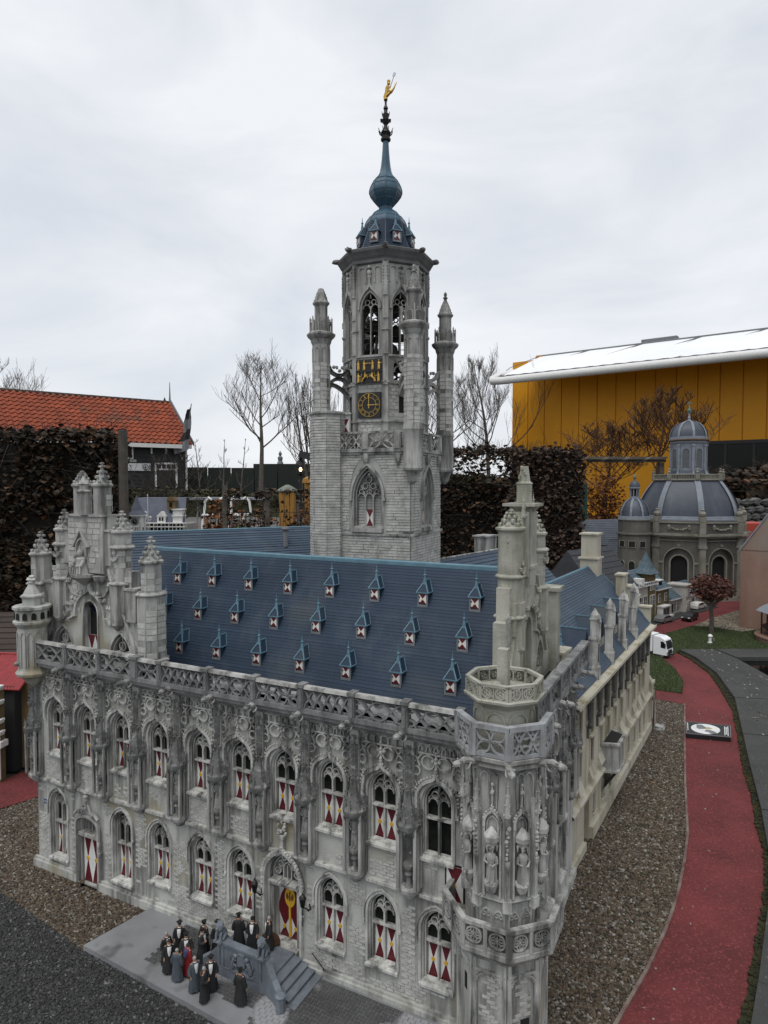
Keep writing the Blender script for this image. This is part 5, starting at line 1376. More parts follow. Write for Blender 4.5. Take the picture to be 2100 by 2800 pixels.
c = MB(fT(0)); c.band([(-.006, zc), (.036, zc)], .0026, -.0135, -.0118); c.prism([(.030, zc - .003), (.030, zc + .003), (.040, zc)], -.0135, -.0118); c.build('clock_hand', 'gold', clock, smooth=0)
c = MB(fT(0)); c.box(-.056, .056, -.012, 0, 1.648, 1.742); c.box(-.056, .056, -.016, -.012, 1.692, 1.697); jq = c.build('figure_panel', 'black', tw, smooth=0)
def man(c, x, z, arm, s=1.0, staff=None):
    y = -.0175
    c.lathe([(.0052 * s, 0), (.0050 * s, .010), (.0042 * s, .017), (.0056 * s, .024), (.0026 * s, .027)], 6, (x, y + .003, z), 0, 1, .5); c.blob((x, y + .003, z + .0305), .0034 * s, (1, .8, 1.1), None, 6, 4)
    c.box(x - .0042, x - .0012, y + .0015, y + .004, z - .004, z + .001); c.box(x + .0012, x + .0042, y + .0015, y + .004, z - .004, z + .001)
    c.tube([(x, y + .002, z + .022), (x + arm * .007, y + .001, z + .019), (x + arm * .014, y + .001, z + .021)], .0016, .0012, 5)
    if staff: c.tube([(x + arm * .010, y, z - .002), (x + arm * .017, y, z + .034)], .0008, None, 4)
c = MB(fT(0))
man(c, -.045, 1.704, -1); man(c, -.020, 1.704, 1); man(c, .016, 1.704, -1); man(c, .043, 1.704, 1)
c.tube([(-.012, -.0175, 1.724), (.010, -.0175, 1.724)], .0007, None, 4); c.tube([(-.012, -.0175, 1.7275), (.010, -.0175, 1.7275)], .0006, None, 4)
man(c, -.045, 1.656, 1, 1, 1); man(c, .041, 1.656, -1, 1, 1)
for sx in (-1, 1):                                                     # two riders on leaping horses
    c.tube([(sx * .027, -.016, 1.654), (sx * .024, -.017, 1.664), (sx * .014, -.0175, 1.673), (sx * .007, -.017, 1.677), (sx * .003, -.017, 1.672)], .0038, .0022, 6)
    c.tube([(sx * .008, -.016, 1.672), (sx * .003, -.016, 1.667)], .0016, .001, 5); c.tube([(sx * .026, -.016, 1.662), (sx * .030, -.016, 1.652)], .0016, .001, 5)
    c.lathe([(.0032, 0), (.0042, .010), (.0018, .012)], 6, (sx * .015, -.0165, 1.674), 0, 1, .6); c.blob((sx * .015, -.0165, 1.6885), .0028, (1, .8, 1.1), None, 6, 4)
    c.tube([(sx * .014, -.0185, 1.682), (sx * .004, -.0185, 1.680)], .0012, None, 4)
c.build('gold_figures', 'gold', jq)
# corner turrets of the tower
def corner_turret(x, y, finial, z0=1.25):
    b = MB(); r = .033 * OR
    b.lathe([(.004, z0), (.016, z0 + .012), (.020, z0 + .03), (.030, z0 + .048), (.038, z0 + .054), (.040, z0 + .062), (r * 1.04, z0 + .070), (r * 1.04, 1.452), (r * 1.12, 1.458), (r * 1.08, 1.466), (r, 1.49), (r, 1.812), (r * 1.1, 1.818), (r * 1.2, 1.832), (r * 1.5, 1.842), (r * 1.62, 1.850), (r * 1.62, 1.856), (r * 1.25, 1.864)], 8, (x, y, 0))
    b.lathe([(.026, 1.86), (.026, 1.968), (.029, 1.972), (.034, 1.978), (.034, 1.984), (.027, 1.990), (.024, 2.004), (.016, 2.026), (.010, 2.040)], 8, (x, y, 0))
    for k in range(8):
        b.T = Matrix.Translation((x, y, 0)) @ Matrix.Rotation(k * pi / 4, 4, 'Z') @ Matrix.Translation((0, -.0425, 0))
        b.band(gothic(0, .0125, 1.862, 1.890, .012, 5), .0036, 0, .005); b.blob((0, .002, 1.910), .0028, (1, 1, 1.4), 1, 5, 3); b.box(-.0165, -.0135, -.001, .005, 1.862, 1.918); b.lathe([(.003, 1.918), (.0005, 1.926)], 4, (-.015, .002, 0))
        b.T = Matrix.Translation((x, y, 0)) @ Matrix.Rotation(k * pi / 4, 4, 'Z') @ Matrix.Translation((0, -.033, 0)); b.band(gothic(0, .008, 1.74, 1.790, .008, 4), .003, -.0025, 0); b.T = None
        for j in range(3): a = k * pi / 4 + j * .3; q_ = .027 - .005 * j; b.blob((x + q_ * cos(a), y + q_ * sin(a), 1.990 + .014 * j), .0035, (1, 1, 1), k, 5, 3)
    if finial:
        b.lathe([(.010, 2.036), (.006, 2.05), (.010, 2.054), (.010, 2.058), (.005, 2.062), (.007, 2.070), (.007, 2.074), (.002, 2.082)], 8, (x, y, 0))
    t_ = b.build('corner_turret', 'panelstone', tw, smooth=25)
    q = MB(); rr = random.Random(int(x * 100 + y * 37)); z = 1.475
    while z < 1.73:
        for k in range(8):
            if rr.random() < .75:
                q.T = Matrix.Translation((x, y, 0)) @ Matrix.Rotation(k * pi / 4, 4, 'Z') @ Matrix.Translation((0, -.033, 0)); q.block(-.0128, z, .0256, .0155, rr.uniform(.0006, .0016), .0008)
        z += .0165
    q.build('turret_stone', ['brick', 'mortar'], t_, smooth=0, kind='stuff')
    # flying buttress to the belfry
    f = MB(Matrix.Rotation(atan2(y, x), 4, 'Z'))
    f.band([(.155 + .085 * t, 1.60 + .055 * (1 - (1 - t) ** 2) if t < .5 else 1.60 + .055 * (1 - (1 - t) ** 2)) for t in [i / 8 for i in range(9)]], .014, -.010, .010)
    f.band(arc(.200, 1.735, .042, pi * 1.05, pi * 1.95, 8), .014, -.010, .010); f.band(arc(.200, 1.640, .040, 0, pi, 8), .014, -.010, .010)
    for j in range(5): f.blob((.172 + .012 * j, 0, 1.712 + .006 * (j % 2) + abs(j - 2) * .007), .008, (1, .8, 1), j, 6, 4)
    f.build('flying_buttress', 'panelstone', tw)
corner_turret(.195, -.195, True); corner_turret(.195, .195, True); corner_turret(-.206, -.178, False, 1.40); corner_turret(-TH, TH, True)
# cornice, bell roof, onion and spire
b = MB(); b.lathe([(.170, 2.118), (.180, 2.124), (.180, 2.136), (.187, 2.146), (.190, 2.152), (.199, 2.166), (.201, 2.176), (.19, 2.182), (.13, 2.19)], 8)
b.build('cornice', mat('dark_grey_cornice', (0.17, 0.17, 0.17), (0.11, 0.11, 0.11), 20, 0.8), tw, smooth=0)
for k in range(8):
    q = MB(Matrix.Rotation((k + .5) * pi / 4, 4, 'Z')); q.blob((0, -.203, 2.176), .015, (.8, 1.3, .7), k, 7, 5); q.build('waterspout', 'darkstone', tw)
prof = [(.136, 2.188), (.124, 2.216), (.112, 2.245), (.098, 2.282), (.085, 2.328)]
b = MB(); b.lathe(prof, 8); br = b.build('bell_roof', 'slate', tw, smooth=0)
for i in range(16):
    z0 = 2.190 + i * .0087
    def rad(z):
        for (r0, a), (r1, c) in zip(prof, prof[1:]):
            if a <= z <= c: return r0 + (r1 - r0) * (z - a) / (c - a)
        return prof[-1][0]
    q = MB(); q.lathe([(rad(z0) + .0022, z0), (rad(z0 + .009) + .0004, z0 + .009)], 8); q.f = q.f[:8]; q.m = q.m[:8]; q.build('slate_course', 'slate', br, smooth=0)
lead = [(.0865, 2.324), (.085, 2.332), (.079, 2.346), (.064, 2.366), (.044, 2.381), (.029, 2.390), (.026, 2.396), (.0265, 2.404), (.036, 2.414), (.050, 2.430), (.062, 2.447), (.0675, 2.463), (.067, 2.475), (.063, 2.489), (.054, 2.508), (.042, 2.523), (.031, 2.537), (.0245, 2.552), (.020, 2.575), (.0165, 2.605), (.0135, 2.645), (.0115, 2.686)]
b = MB(); b.lathe(lead, 8); sp = b.build('onion_spire', 'teal', tw, smooth=28)
b = MB()
for k in range(8):
    a = pi / 8 + k * pi / 4; b.tube([(r * cos(a), r * sin(a), z) for r, z in prof + lead[1:17]], .0022, .0018, 4)
for z, r in ((2.463, .0675), (2.492, .0622), (2.514, .051), (2.432, .0505), (2.352, .075)): b.lathe([(r + .0012, z - .0014), (r + .0012, z + .0014)], 8)
b.build('lead_roll', 'teal', sp)
b = MB(); b.lathe([(.0115, 2.68), (.020, 2.684), (.021, 2.692), (.014, 2.696), (.014, 2.712), (.020, 2.716), (.018, 2.724), (.010, 2.73), (.007, 2.75), (.016, 2.762), (.017, 2.77), (.011, 2.775), (.014, 2.787), (.015, 2.793), (.008, 2.80), (.006, 2.812), (.010, 2.818), (.008, 2.826), (.0045, 2.832), (.0045, 2.848), (.007, 2.851), (.003, 2.857)], 10)
for k in range(8):
    a = k * pi / 4; b.tube([(.014 * cos(a), .014 * sin(a), 2.705), (.026 * cos(a), .026 * sin(a), 2.716), (.032 * cos(a), .032 * sin(a), 2.732)], .004, .001, 5)
    b.blob((.019 * cos(a), .019 * sin(a), 2.768), .005, (1, 1, 1), k, 5, 3); b.tube([(.014 * cos(a), .014 * sin(a), 2.79), (.017 * cos(a), .017 * sin(a), 2.803)], .002, .001, 4)
b.build('crown_finial', 'iron', tw)
b = MB()
b.tube([(0, 0, 2.856), (-.002, 0, 2.868), (.004, 0, 2.884), (.006, 0, 2.902), (.011, 0, 2.910)], .0085, .0075, 8); b.blob((.013, 0, 2.921), .0072, (1, .9, 1.15), None, 8, 6); b.lathe([(.006, 2.926), (.0075, 2.931), (.004, 2.936)], 8, (.013, 0, 0))
b.tube([(.0, 0, 2.868), (.014, 0, 2.878), (.026, 0, 2.884), (.036, 0, 2.896), (.043, 0, 2.910)], .0075, .002, 7); b.tube([(.043, 0, 2.908), (.049, 0, 2.920)], .0025, .0006, 5); b.tube([(.043, 0, 2.908), (.039, 0, 2.921)], .0025, .0006, 5); b.blob((.022, 0, 2.886), .009, (1, .9, 1), None, 8, 5)
b.tube([(.008, -.004, 2.905), (.018, -.008, 2.897), (.024, -.004, 2.906)], .0032, .0024, 6)
vn = b.build('weathervane_figure', 'gold', tw)
b = MB(); b.tube([(.019, -.004, 2.892), (.038, -.004, 2.946)], .0013, None, 5); b.tube([(.033, -.004, 2.943), (.0335, -.004, 2.950), (.038, -.004, 2.958)], .001, None, 4); b.tube([(.036, -.004, 2.940), (.043, -.004, 2.945), (.046, -.004, 2.954)], .001, None, 4); b.tube([(.038, -.004, 2.946), (.042, -.004, 2.958)], .001, None, 4)
b.build('trident', 'greyframe', vn)
for k in range(8):
    o = dormer_at(tw, (0, 0, 0), 0, 1.0); o.matrix_local = Matrix.Rotation(k * pi / 4, 4, 'Z') @ Matrix.Translation((0, -.118, 2.212)) @ Matrix.Scale(1.12, 4)

# the upper stages of the tower are a little lower than a straight 1:20 scale would make them
def settle(o):
    for c in o.children:
        if c.type == 'MESH' and c.data.users == 1 and not c.name.startswith('dormer'):
            for v in c.data.vertices:
                if v.co.z > 1.25: v.co.z -= .0157 * (v.co.z - 1.25) ** 2
        if not c.name.startswith('dormer'): settle(c)
settle(tw)

# ------------------------------------------------------------------ entrance stairs in front of the main door
def in_hall(T):
    return Matrix.Translation((HX, HY, 0)) @ Matrix.Rotation(HR, 4, 'Z')
stairs = thing('entrance_stairs', 'blue-grey stone double staircase with seated lions and a carved coat of arms', 'staircase', hall_world(.94, -.06, .016), HR)
SO = (.94, -.06)
def sbx(b, x0, x1, y0, y1, z0, z1, e=0.0): b.box(x0 - SO[0], x1 - SO[0], y0 - SO[1], y1 - SO[1], z0 - .016, z1 - .016, e)
b = MB(); sbx(b, .862, 1.022, -.113, -.015, .016, .052); b.build('landing', 'bluestone', stairs, smooth=0)
for i in range(4):
    b = MB(); sbx(b, 1.022 + .020 * i, 1.044 + .020 * i, -.116 + -.006 * i, -.016, .016, .0435 - .0085 * i); sbx(b, 1.022 + .020 * i, 1.046 + .020 * i, -.118 - .006 * i, -.016, .0435 - .0085 * i, .0455 - .0085 * i)
    b.build('step', 'bluestone', stairs, smooth=0)
    b = MB(); sbx(b, .838 - .018 * i, .862 - .018 * i, -.113, -.016, .016, .0435 - .0085 * i); b.build('step', 'bluestone', stairs, smooth=0)
b = MB(); sbx(b, .868, 1.012, -.125, -.113, .016, .100); sbx(b, .864, 1.016, -.128, -.111, .016, .036); sbx(b, .862, 1.018, -.129, -.110, .100, .105)
for x in (.869, .882, .998, 1.011): sbx(b, x - .0035, x + .0035, -.1275, -.12, .036, .100)
sbx(b, .868, 1.012, -.127, -.12, .038, .042); sbx(b, .868, 1.012, -.127, -.12, .094, .100)
b.build('parapet', 'bluestone', stairs, smooth=0)
b = MB()                                                             # descending end walls
def slanted(b, pts, th, top):
    for (xa, ya, za), (xb, yb, zb) in zip(pts, pts[1:]):
        dx, dy = xb - xa, yb - ya; l = hypot(dx, dy); nx, ny = -dy / l * th / 2, dx / l * th / 2
        v = []
        for (x, y, z) in ((xa, ya, za), (xb, yb, zb)):
            for zz in (.016, z):
                v += [(x + nx - SO[0], y + ny - SO[1], zz - .016), (x - nx - SO[0], y - ny - SO[1], zz - .016)]
        b.add(v, [(0, 4, 6, 2), (1, 3, 7, 5), (2, 6, 7, 3), (0, 2, 3, 1), (4, 5, 7, 6)])
slanted(b, [(1.008, -.119, .112), (1.024, -.124, .094), (1.045, -.131, .068), (1.062, -.140, .056), (1.075, -.150, .052)], .015, 0)
b.lathe([(.012, .0), (.012, .038), (.014, .040), (.008, .043)], 8, (1.077 - SO[0], -.152 - SO[1], 0)); b.build('end_wall', 'bluestone', stairs, smooth=0); b = MB()
slanted(b, [(.872, -.119, .096), (.856, -.120, .078), (.842, -.124, .064), (.826, -.136, .056)], .013, 0)
b.build('end_wall', 'bluestone', stairs, smooth=0)
b = MB(); y = -.1265 - SO[1]; x0 = .942 - SO[0]
b.prism([(x0 - .012, .068), (x0 + .012, .068), (x0 + .012, .048), (x0, .036), (x0 - .012, .048)], y - .003, y + .002)
for k in range(3): b.blob((x0 - .006 + .006 * k, y - .002, .074), .004, (1, .7, 1.2), k, 5, 4)
b.box(x0 - .010, x0 + .010, y - .003, y + .002, .0685, .072)
for sx in (-1, 1):
    b.tube([(x0 + sx * .028, y - .002, .038), (x0 + sx * .026, y - .003, .052), (x0 + sx * .020, y - .003, .064)], .006, .0045, 6); b.blob((x0 + sx * .0175, y - .003, .069), .0062, (1, .7, 1), sx, 6, 5)
    b.tube([(x0 + sx * .022, y - .003, .058), (x0 + sx * .014, y - .003, .060)], .003, .002, 5); b.tube([(x0 + sx * .023, y - .003, .048), (x0 + sx * .014, y - .003, .044)], .003, .002, 5); b.tube([(x0 + sx * .030, y - .002, .042), (x0 + sx * .037, y - .002, .056), (x0 + sx * .032, y - .002, .066)], .0022, .001, 5)
b.band([(x0 - .038, .030), (x0 - .02, .0265), (x0 + .02, .0265), (x0 + .038, .030)], .006, y - .003, y + .002)
b.build('coat_of_arms', 'bluestone', stairs)
lion = MB()
lion.tube([(0, .010, .002), (0, .009, .012), (0, .002, .022), (0, -.004, .030)], .0105, .0085, 8); lion.blob((0, -.005, .034), .0105, (1, 1, 1.05), 4, 9, 6); lion.blob((0, -.014, .0325), .0052, (.9, 1.1, .8), None, 7, 5)
for sx in (-1, 1):
    lion.tube([(sx * .006, -.006, .022), (sx * .007, -.010, .012), (sx * .007, -.011, .001)], .0038, .003, 6); lion.blob((sx * .007, -.014, .002), .0035, (1, 1.3, .6), None, 6, 4)
    lion.tube([(sx * .008, .010, .008), (sx * .010, .001, .009), (sx * .010, -.004, .002)], .0052, .0032, 6); lion.blob((sx * .007, -.002, .043), .0026, (1, 1, 1), None, 5, 3)
lion.box(-.012, .012, -.017, .018, -.003, .0)
LION = lion.mesh('lion', 'bluestone')
for x in (.872, 1.003): link('lion', LION, stairs, (x - SO[0], -.120 - SO[1], .105 - .016 + .003))
b = MB(); b.lathe([(.020, .0), (.022, .008), (.018, .020), (.006, .026)], 9, (0, 0, 0), 0, 1.3, .8)
o = b.build('leaf_pile', mat('dead_leaves', (0.12, 0.045, 0.02), (0.05, 0.025, 0.012), 60, 0.9), loc=hall_world(.945, -.012, .050), rotz=HR); tag(o, 'small heap of brown dead leaves at the foot of the main door', 'leaves')
b = MB(); b.tube([(0, -.004, 0), (.035, -.004, -.030)], .0012, None, 5); b.blob((.035, -.004, -.031), .003, (1, 1, 1), None, 5, 4)
o = b.build('handrail', 'iron', loc=hall_world(1.07, -.004, .062), rotz=HR); tag(o, 'thin slanting metal rail on the wall beside the right steps', 'handrail')

# wall lanterns ---------------------------------------------------------
def lantern(x, z, pole, label):
    t = thing('wall_lantern', label, 'lantern', hall_world(x, -.032, z), HR, 'iron lanterns beside the main door')
    b = MB(); b.tube([(.0, .030, -.02), (.010, .022, -.026), (.016, .006, -.018), (.012, -.004, -.008), (.0, .0, -.012)], .0016, None, 5); b.tube([(.012, .012, -.006), (.018, .006, -.012), (.016, .002, -.018), (.010, .004, -.016)], .0014, None, 5)
    if pole: b.tube([(0, 0, -.014), (0, 0, -.115)], .0013, None, 6)
    else: b.tube([(0, 0, -.014), (0, .0, -.06)], .0013, None, 6)
    b.build('bracket', 'iron', t)
    b = MB(); b.lathe([(.0045, -.012), (.0085, .010), (.0095, .011), (.0095, .013), (.006, .018), (.002, .021), (.002, .025), (.0005, .027)], 6)
    l = b.build('lamp_head', 'iron', t, smooth=0)
    b = MB()
    for k in range(6): b.T = Matrix.Rotation(k * pi / 3 + pi / 3, 4, 'Z'); b.add([(-.0030, -.0047, -.009), (.0030, -.0047, -.009), (.0038, -.0076, .008), (-.0038, -.0076, .008)], [(0, 1, 2, 3)])
    b.build('pane', 'glass', l, smooth=0)
lantern(.909, .199, True, 'black iron lantern on a thin pole left of the main door')
lantern(1.059, .203, False, 'black iron lantern on a scroll bracket right of the main door')

# ------------------------------------------------------------------ people in gowns (small figures)
M['skin'] = mat('skin', (0.42, 0.25, 0.17), (0.36, 0.20, 0.135), 40, 0.6)
M['gown_black'] = mat('black_gown', (0.012, 0.012, 0.013), (0.022, 0.022, 0.023), 60, 0.75)
M['gown_grey'] = mat('grey_blue_gown', (0.085, 0.105, 0.125), (0.06, 0.075, 0.09), 60, 0.75)
M['gown_char'] = mat('charcoal_gown', (0.045, 0.048, 0.052), (0.03, 0.032, 0.035), 60, 0.75)
M['gown_red'] = mat('red_gown', (0.28, 0.014, 0.018), (0.20, 0.01, 0.012), 60, 0.7)
M['shirt'] = mat('white_shirt', (0.68, 0.68, 0.66), None, rough=0.7)
M['hair'] = mat('dark_hair', (0.03, 0.02, 0.014), None, rough=0.7)
M['hairgrey'] = mat('grey_hair', (0.35, 0.34, 0.32), None, rough=0.7)
M['blue_hood'] = mat('blue_hood', (0.06, 0.08, 0.22), None, rough=0.7)
PS = 0.0495
def body_mesh(pose):
    me = bpy.data.meshes.new('body'); vs = []; ed = []; rd = []
    def V(p, r, par=None):
        vs.append(p); rd.append(r)
        if par is not None: ed.append((par, len(vs) - 1))
        return len(vs) - 1
    pel = V((0, 0, .95), .135); sp = V((0, .01, 1.16), .13, pel); ch = V((0, 0, 1.37), .15, sp); nk = V((0, 0, 1.52), .058, ch); hd = V((0, -.015, 1.60), .088, nk); V((0, -.01, 1.70), .082, hd)
    for s_ in (-1, 1):
        sh = V((s_ * .19, 0, 1.42), .065, ch)
        if pose == 0: el, wr, hn, f = (s_ * .26, .03, 1.14), (s_ * .25, -.06, .90), (s_ * .25, -.09, .82), (0, -.02, -.07)
        elif pose == 1: el, wr, hn, f = (s_ * .27, .02, 1.15), (s_ * .10, -.20, 1.10), (s_ * .03, -.23, 1.10), (-s_ * .06, -.02, -.01)
        else: el, wr, hn, f = ((s_ * .26, .02, 1.15), (s_ * .18, -.24, 1.20), (s_ * .16, -.31, 1.23), (0, -.06, .02)) if s_ > 0 else ((s_ * .26, .03, 1.14), (s_ * .25, -.06, .90), (s_ * .25, -.09, .82), (0, -.02, -.07))
        e = V(el, .05, sh); w_ = V(wr, .034, e); h = V(hn, .036, w_)
        for j in range(4):
            a = (j - 1.5) * .016; o_ = (a, 0, 0) if abs(f[2]) > abs(f[0]) else (0, 0, a)
            k1 = V((hn[0] + f[0] * .6 + o_[0], hn[1] + f[1] * .6, hn[2] + f[2] * .6 + o_[2]), .010, h); V((hn[0] + f[0] * (1.15 + .1 * (j in (1, 2))) + o_[0] * 1.1, hn[1] + f[1] * 1.2 - .012, hn[2] + f[2] * 1.15 + o_[2] * 1.1), .009, k1)
        V((hn[0] - s_ * .03, hn[1] - .035, hn[2] + .005), .011, h)
        hp = V((s_ * .10, 0, .88), .09, pel); kn = V((s_ * .11, -.02, .50), .065, hp); an = V((s_ * .11, .02, .09), .045, kn); V((s_ * .12, -.14, .045), .042, an)
    me.from_pydata(vs, ed, [])
    o = bpy.data.objects.new('body_src', me); COL.objects.link(o)
    md = o.modifiers.new('skin', 'SKIN'); md.use_smooth_shade = True
    for i, r in enumerate(rd): me.skin_vertices[0].data[i].radius = (r, r)
    me.skin_vertices[0].data[0].use_root = True
    sb = o.modifiers.new('sub', 'SUBSURF'); sb.levels = 1; sb.render_levels = 1
    dg = bpy.context.evaluated_depsgraph_get(); out = bpy.data.meshes.new_from_object(o.evaluated_get(dg)); bpy.data.objects.remove(o)
    out.materials.clear(); out.materials.append(M['skin']); out.transform(Matrix.Scale(PS, 4)); out.name = 'body'
    return out
BODY = [body_mesh(0), body_mesh(1), body_mesh(2)]
SC = Matrix.Scale(PS, 4)
def gown_mesh(pose, m):
    b = MB(SC); n = 24; rings = [(.12, .30), (.30, .285), (.60, .25), (.90, .215), (1.10, .205), (1.28, .205), (1.40, .19), (1.47, .13), (1.50, .085)]; vs = []; fs = []
    for j, (z, r) in enumerate(rings):
        for i in range(n):
            a = 2 * pi * i / n; w_ = 1 + (.07 * cos(a * 8 + z) if z < 1.2 else 0) * (1.3 - z)
            sx = 1.12 if z < 1.3 else 1.25
            vs.append((r * cos(a) * w_ * sx, r * sin(a) * w_ * .84, z))
    for j in range(len(rings) - 1): fs += [(j * n + i, j * n + (i + 1) % n, (j + 1) * n + (i + 1) % n, (j + 1) * n + i) for i in range(n)]
    b.add(vs, fs)
    for s_ in (-1, 1):
        if pose == 0 or (pose == 2 and s_ < 0): p = [(s_ * .17, 0, 1.43), (s_ * .26, .03, 1.14), (s_ * .27, -.03, .93)]
        elif pose == 1: p = [(s_ * .17, 0, 1.43), (s_ * .28, .0, 1.16), (s_ * .15, -.19, 1.08)]
        else: p = [(s_ * .17, 0, 1.43), (s_ * .27, .0, 1.16), (s_ * .19, -.21, 1.17)]
        b.tube(p, .085, .115, 8)
    return b.mesh('gown', m, 50)
GOWN = {}
def gown(pose, m):
    if (pose, m) not in GOWN: GOWN[(pose, m)] = gown_mesh(pose, m)
    return GOWN[(pose, m)]
b = MB(SC); b.add([(-.10, -.155, 1.46), (.10, -.155, 1.46), (.085, -.190, 1.25), (.05, -.200, 1.05), (0, -.205, .98), (-.05, -.200, 1.05), (-.085, -.190, 1.25), (0, -.215, 1.3)], [(0, 6, 7), (0, 7, 1), (1, 7, 2), (2, 7, 3), (3, 7, 4), (4, 7, 5), (5, 7, 6)]); b.tube([(-.07, -.05, 1.50), (0, -.085, 1.49), (.07, -.05, 1.50)], .022, None, 6); SHIRT = b.mesh('shirt_front', 'shirt', 0)
b = MB(SC); b.lathe([(.085, 1.66), (.093, 1.70), (.088, 1.755), (.03, 1.765)], 10, (0, -.005, 0)); b.T = SC @ Matrix.Translation((0, -.005, 1.765)) @ Matrix.Rotation(.1, 4, 'X') @ Matrix.Rotation(pi / 4, 4, 'Z'); b.box(-.125, .125, -.125, .125, 0, .018); CAP = b.mesh('cap', 'black', 0)
b = MB(SC); b.lathe([(.09, 1.68), (.115, 1.73), (.11, 1.765), (.04, 1.785)], 12, (0, -.005, 0)); BERET = b.mesh('cap', 'black')
def hairm(m):
    b = MB(SC); b.blob((0, .012, 1.665), .097, (.98, 1, 1.0), None, 10, 7); return b.mesh('hair', m)
HAIR = [hairm('hair'), hairm('hairgrey')]
b = MB(SC); b.mi = 0; b.blob((0, -.108, 1.625), .018, (.8, 1, 1.2), None, 5, 4); b.mi = 1
for s_ in (-1, 1): b.blob((s_ * .034, -.092, 1.65), .011, (1.2, .6, .8), None, 5, 3)
b.box(-.025, .025, -.099, -.090, 1.575, 1.583)
b.mi = 0
for s_ in (-1, 1): b.blob((s_ * .092, -.005, 1.63), .020, (.5, .9, 1.3), None, 5, 4)
FACE = b.mesh('face', ['skin', 'hair'])
b = MB(SC); b.tube([(-.15, .05, 1.46), (0, .15, 1.36), (.15, .05, 1.46)], .06, .06, 6); b.add([(-.14, .17, 1.42), (.14, .17, 1.42), (.10, .22, 1.10), (-.10, .22, 1.10)], [(0, 3, 2, 1)]); HOODM = b.mesh('hood', 'blue_hood')
b = MB(SC)
for s_ in (-1, 1): b.blob((s_ * .12, -.10, .04), .06, (.75, 1.7, .6), None, 7, 5)
SHOE = b.mesh('shoes', 'black')
def person(x, y, z, rot, pose, m, cap, label, shirt=True, grey=False, hood=False, s=1.0):
    t = thing('person', label, 'person', hall_world(x, y, z), rot, 'people in academic gowns at the town hall stairs'); t.scale = (s, s, s)
    link('body', BODY[pose], t); link('face', FACE, t); link('gown', gown(pose, m), t); link('shoes', SHOE, t)
    link('hair', HAIR[1 if grey else 0], t)
    if shirt: link('shirt_front', SHIRT, t)
    if cap == 1: link('cap', CAP, t)
    elif cap == 2: link('cap', BERET, t)
    if hood: link('hood', HOODM, t)
ZP = .016
person(.724, -.158, ZP, .9, 0, 'gown_black', 0, 'person in black gown with white headwear, leftmost of the group', grey=True, s=.97)
person(.728, -.116, ZP, .1, 0, 'gown_black', 1, 'person in black gown and cap with white shirt, back left near the wall')
person(.784, -.085, ZP, -.6, 2, 'gown_black', 1, 'person in black gown raising an arm to the mortarboard, beside the wall')
person(.798, -.109, ZP, 1.3, 1, 'gown_char', 2, 'person in charcoal gown with a soft round cap, hands folded, facing right')
person(.775, -.141, ZP, .25, 0, 'gown_char', 1, 'person in open charcoal gown with white front, behind the red gown')
person(.753, -.178, ZP, .35, 0, 'gown_black', 0, 'person in black gown with broad white scarf and bare head, at left front')
person(.790, -.188, ZP, 2.9, 0, 'gown_grey', 0, 'person in long grey-blue gown seen from the back', shirt=False, hood=False, grey=True, s=.95)
person(.801, -.162, ZP, 2.5, 0, 'gown_red', 0, 'person in bright red gown with a blue hood', shirt=False, hood=True, s=.95)
person(.853, -.194, ZP, .75, 0, 'gown_grey', 0, 'person in grey-blue gown with white headwear and white front', grey=True)
person(.896, -.208, ZP, 1.5, 1, 'gown_black', 0, 'person in black gown with white headwear in profile, nearest the platform edge', shirt=False, grey=True, s=.98)
person(.888, -.176, ZP, .2, 0, 'gown_black', 1, 'person in black gown and mortarboard with white shirt, left of the coat of arms')
person(.979, -.177, ZP, 2.75, 0, 'gown_black', 1, 'person in black gown seen from the back, alone in front of the carved wall', shirt=False)
person(.815, -.069, ZP, .5, 0, 'gown_black', 1, 'person in black gown half hidden behind the left lion')
person(.881, -.063, .052, 3.1, 0, 'gown_black', 1, 'person in black gown and mortarboard with their back turned, on the stair landing', shirt=False)
person(.921, -.057, .052, -.1, 0, 'gown_black', 2, 'person in black gown with white collar facing out, in the middle of the landing')
person(.956, -.034, .052, -1.2, 0, 'gown_black', 0, 'person in black gown with white headwear standing close to the main door', grey=True)

# ------------------------------------------------------------------ plate on the red path
sg = thing('path_sign', 'black rectangular plate with a white oval pictogram lying on the red path', 'sign', (0, 0, 0))
c_ = [(1.555, 3.343), (1.752, 3.281), (1.676, 3.132), (1.484, 3.182)]
b = MB(); b.mi = 0; b.prismz(c_, .005, .030); b.build('plate', 'black', sg, smooth=0)
def on_sign(u, v):
    a = [c_[0][i] + (c_[1][i] - c_[0][i]) * u for i in (0, 1)]; d = [c_[3][i] + (c_[2][i] - c_[3][i]) * u for i in (0, 1)]
    return (a[0] + (d[0] - a[0]) * v, a[1] + (d[1] - a[1]) * v)
def sign_poly(b, pts, z0, z1): b.prismz([on_sign(*p) for p in pts], z0, z1)
b = MB(); sign_poly(b, [(.44 + .33 * cos(t), .52 + .42 * sin(t)) for t in [2 * pi * i / 28 for i in range(28)]], .030, .0312); b.build('oval', 'white', sg, smooth=0)
b = MB(); sign_poly(b, [(.24, .22), (.36, .20), (.46, .42), (.44, .52), (.30, .58), (.24, .5)], .0312, .0322); sign_poly(b, [(.44, .62), (.56, .60), (.66, .72), (.72, .86), (.56, .90), (.50, .78), (.42, .74)], .0312, .0322); b.build('pictogram', 'greyframe', sg, smooth=0)
b = MB(); sign_poly(b, [(.36, .42), (.52, .36), (.60, .46), (.48, .58)], .0312, .0320); b.build('pictogram', mat('sand_print', (0.5, 0.42, 0.25), None), sg, smooth=0)
b = MB()
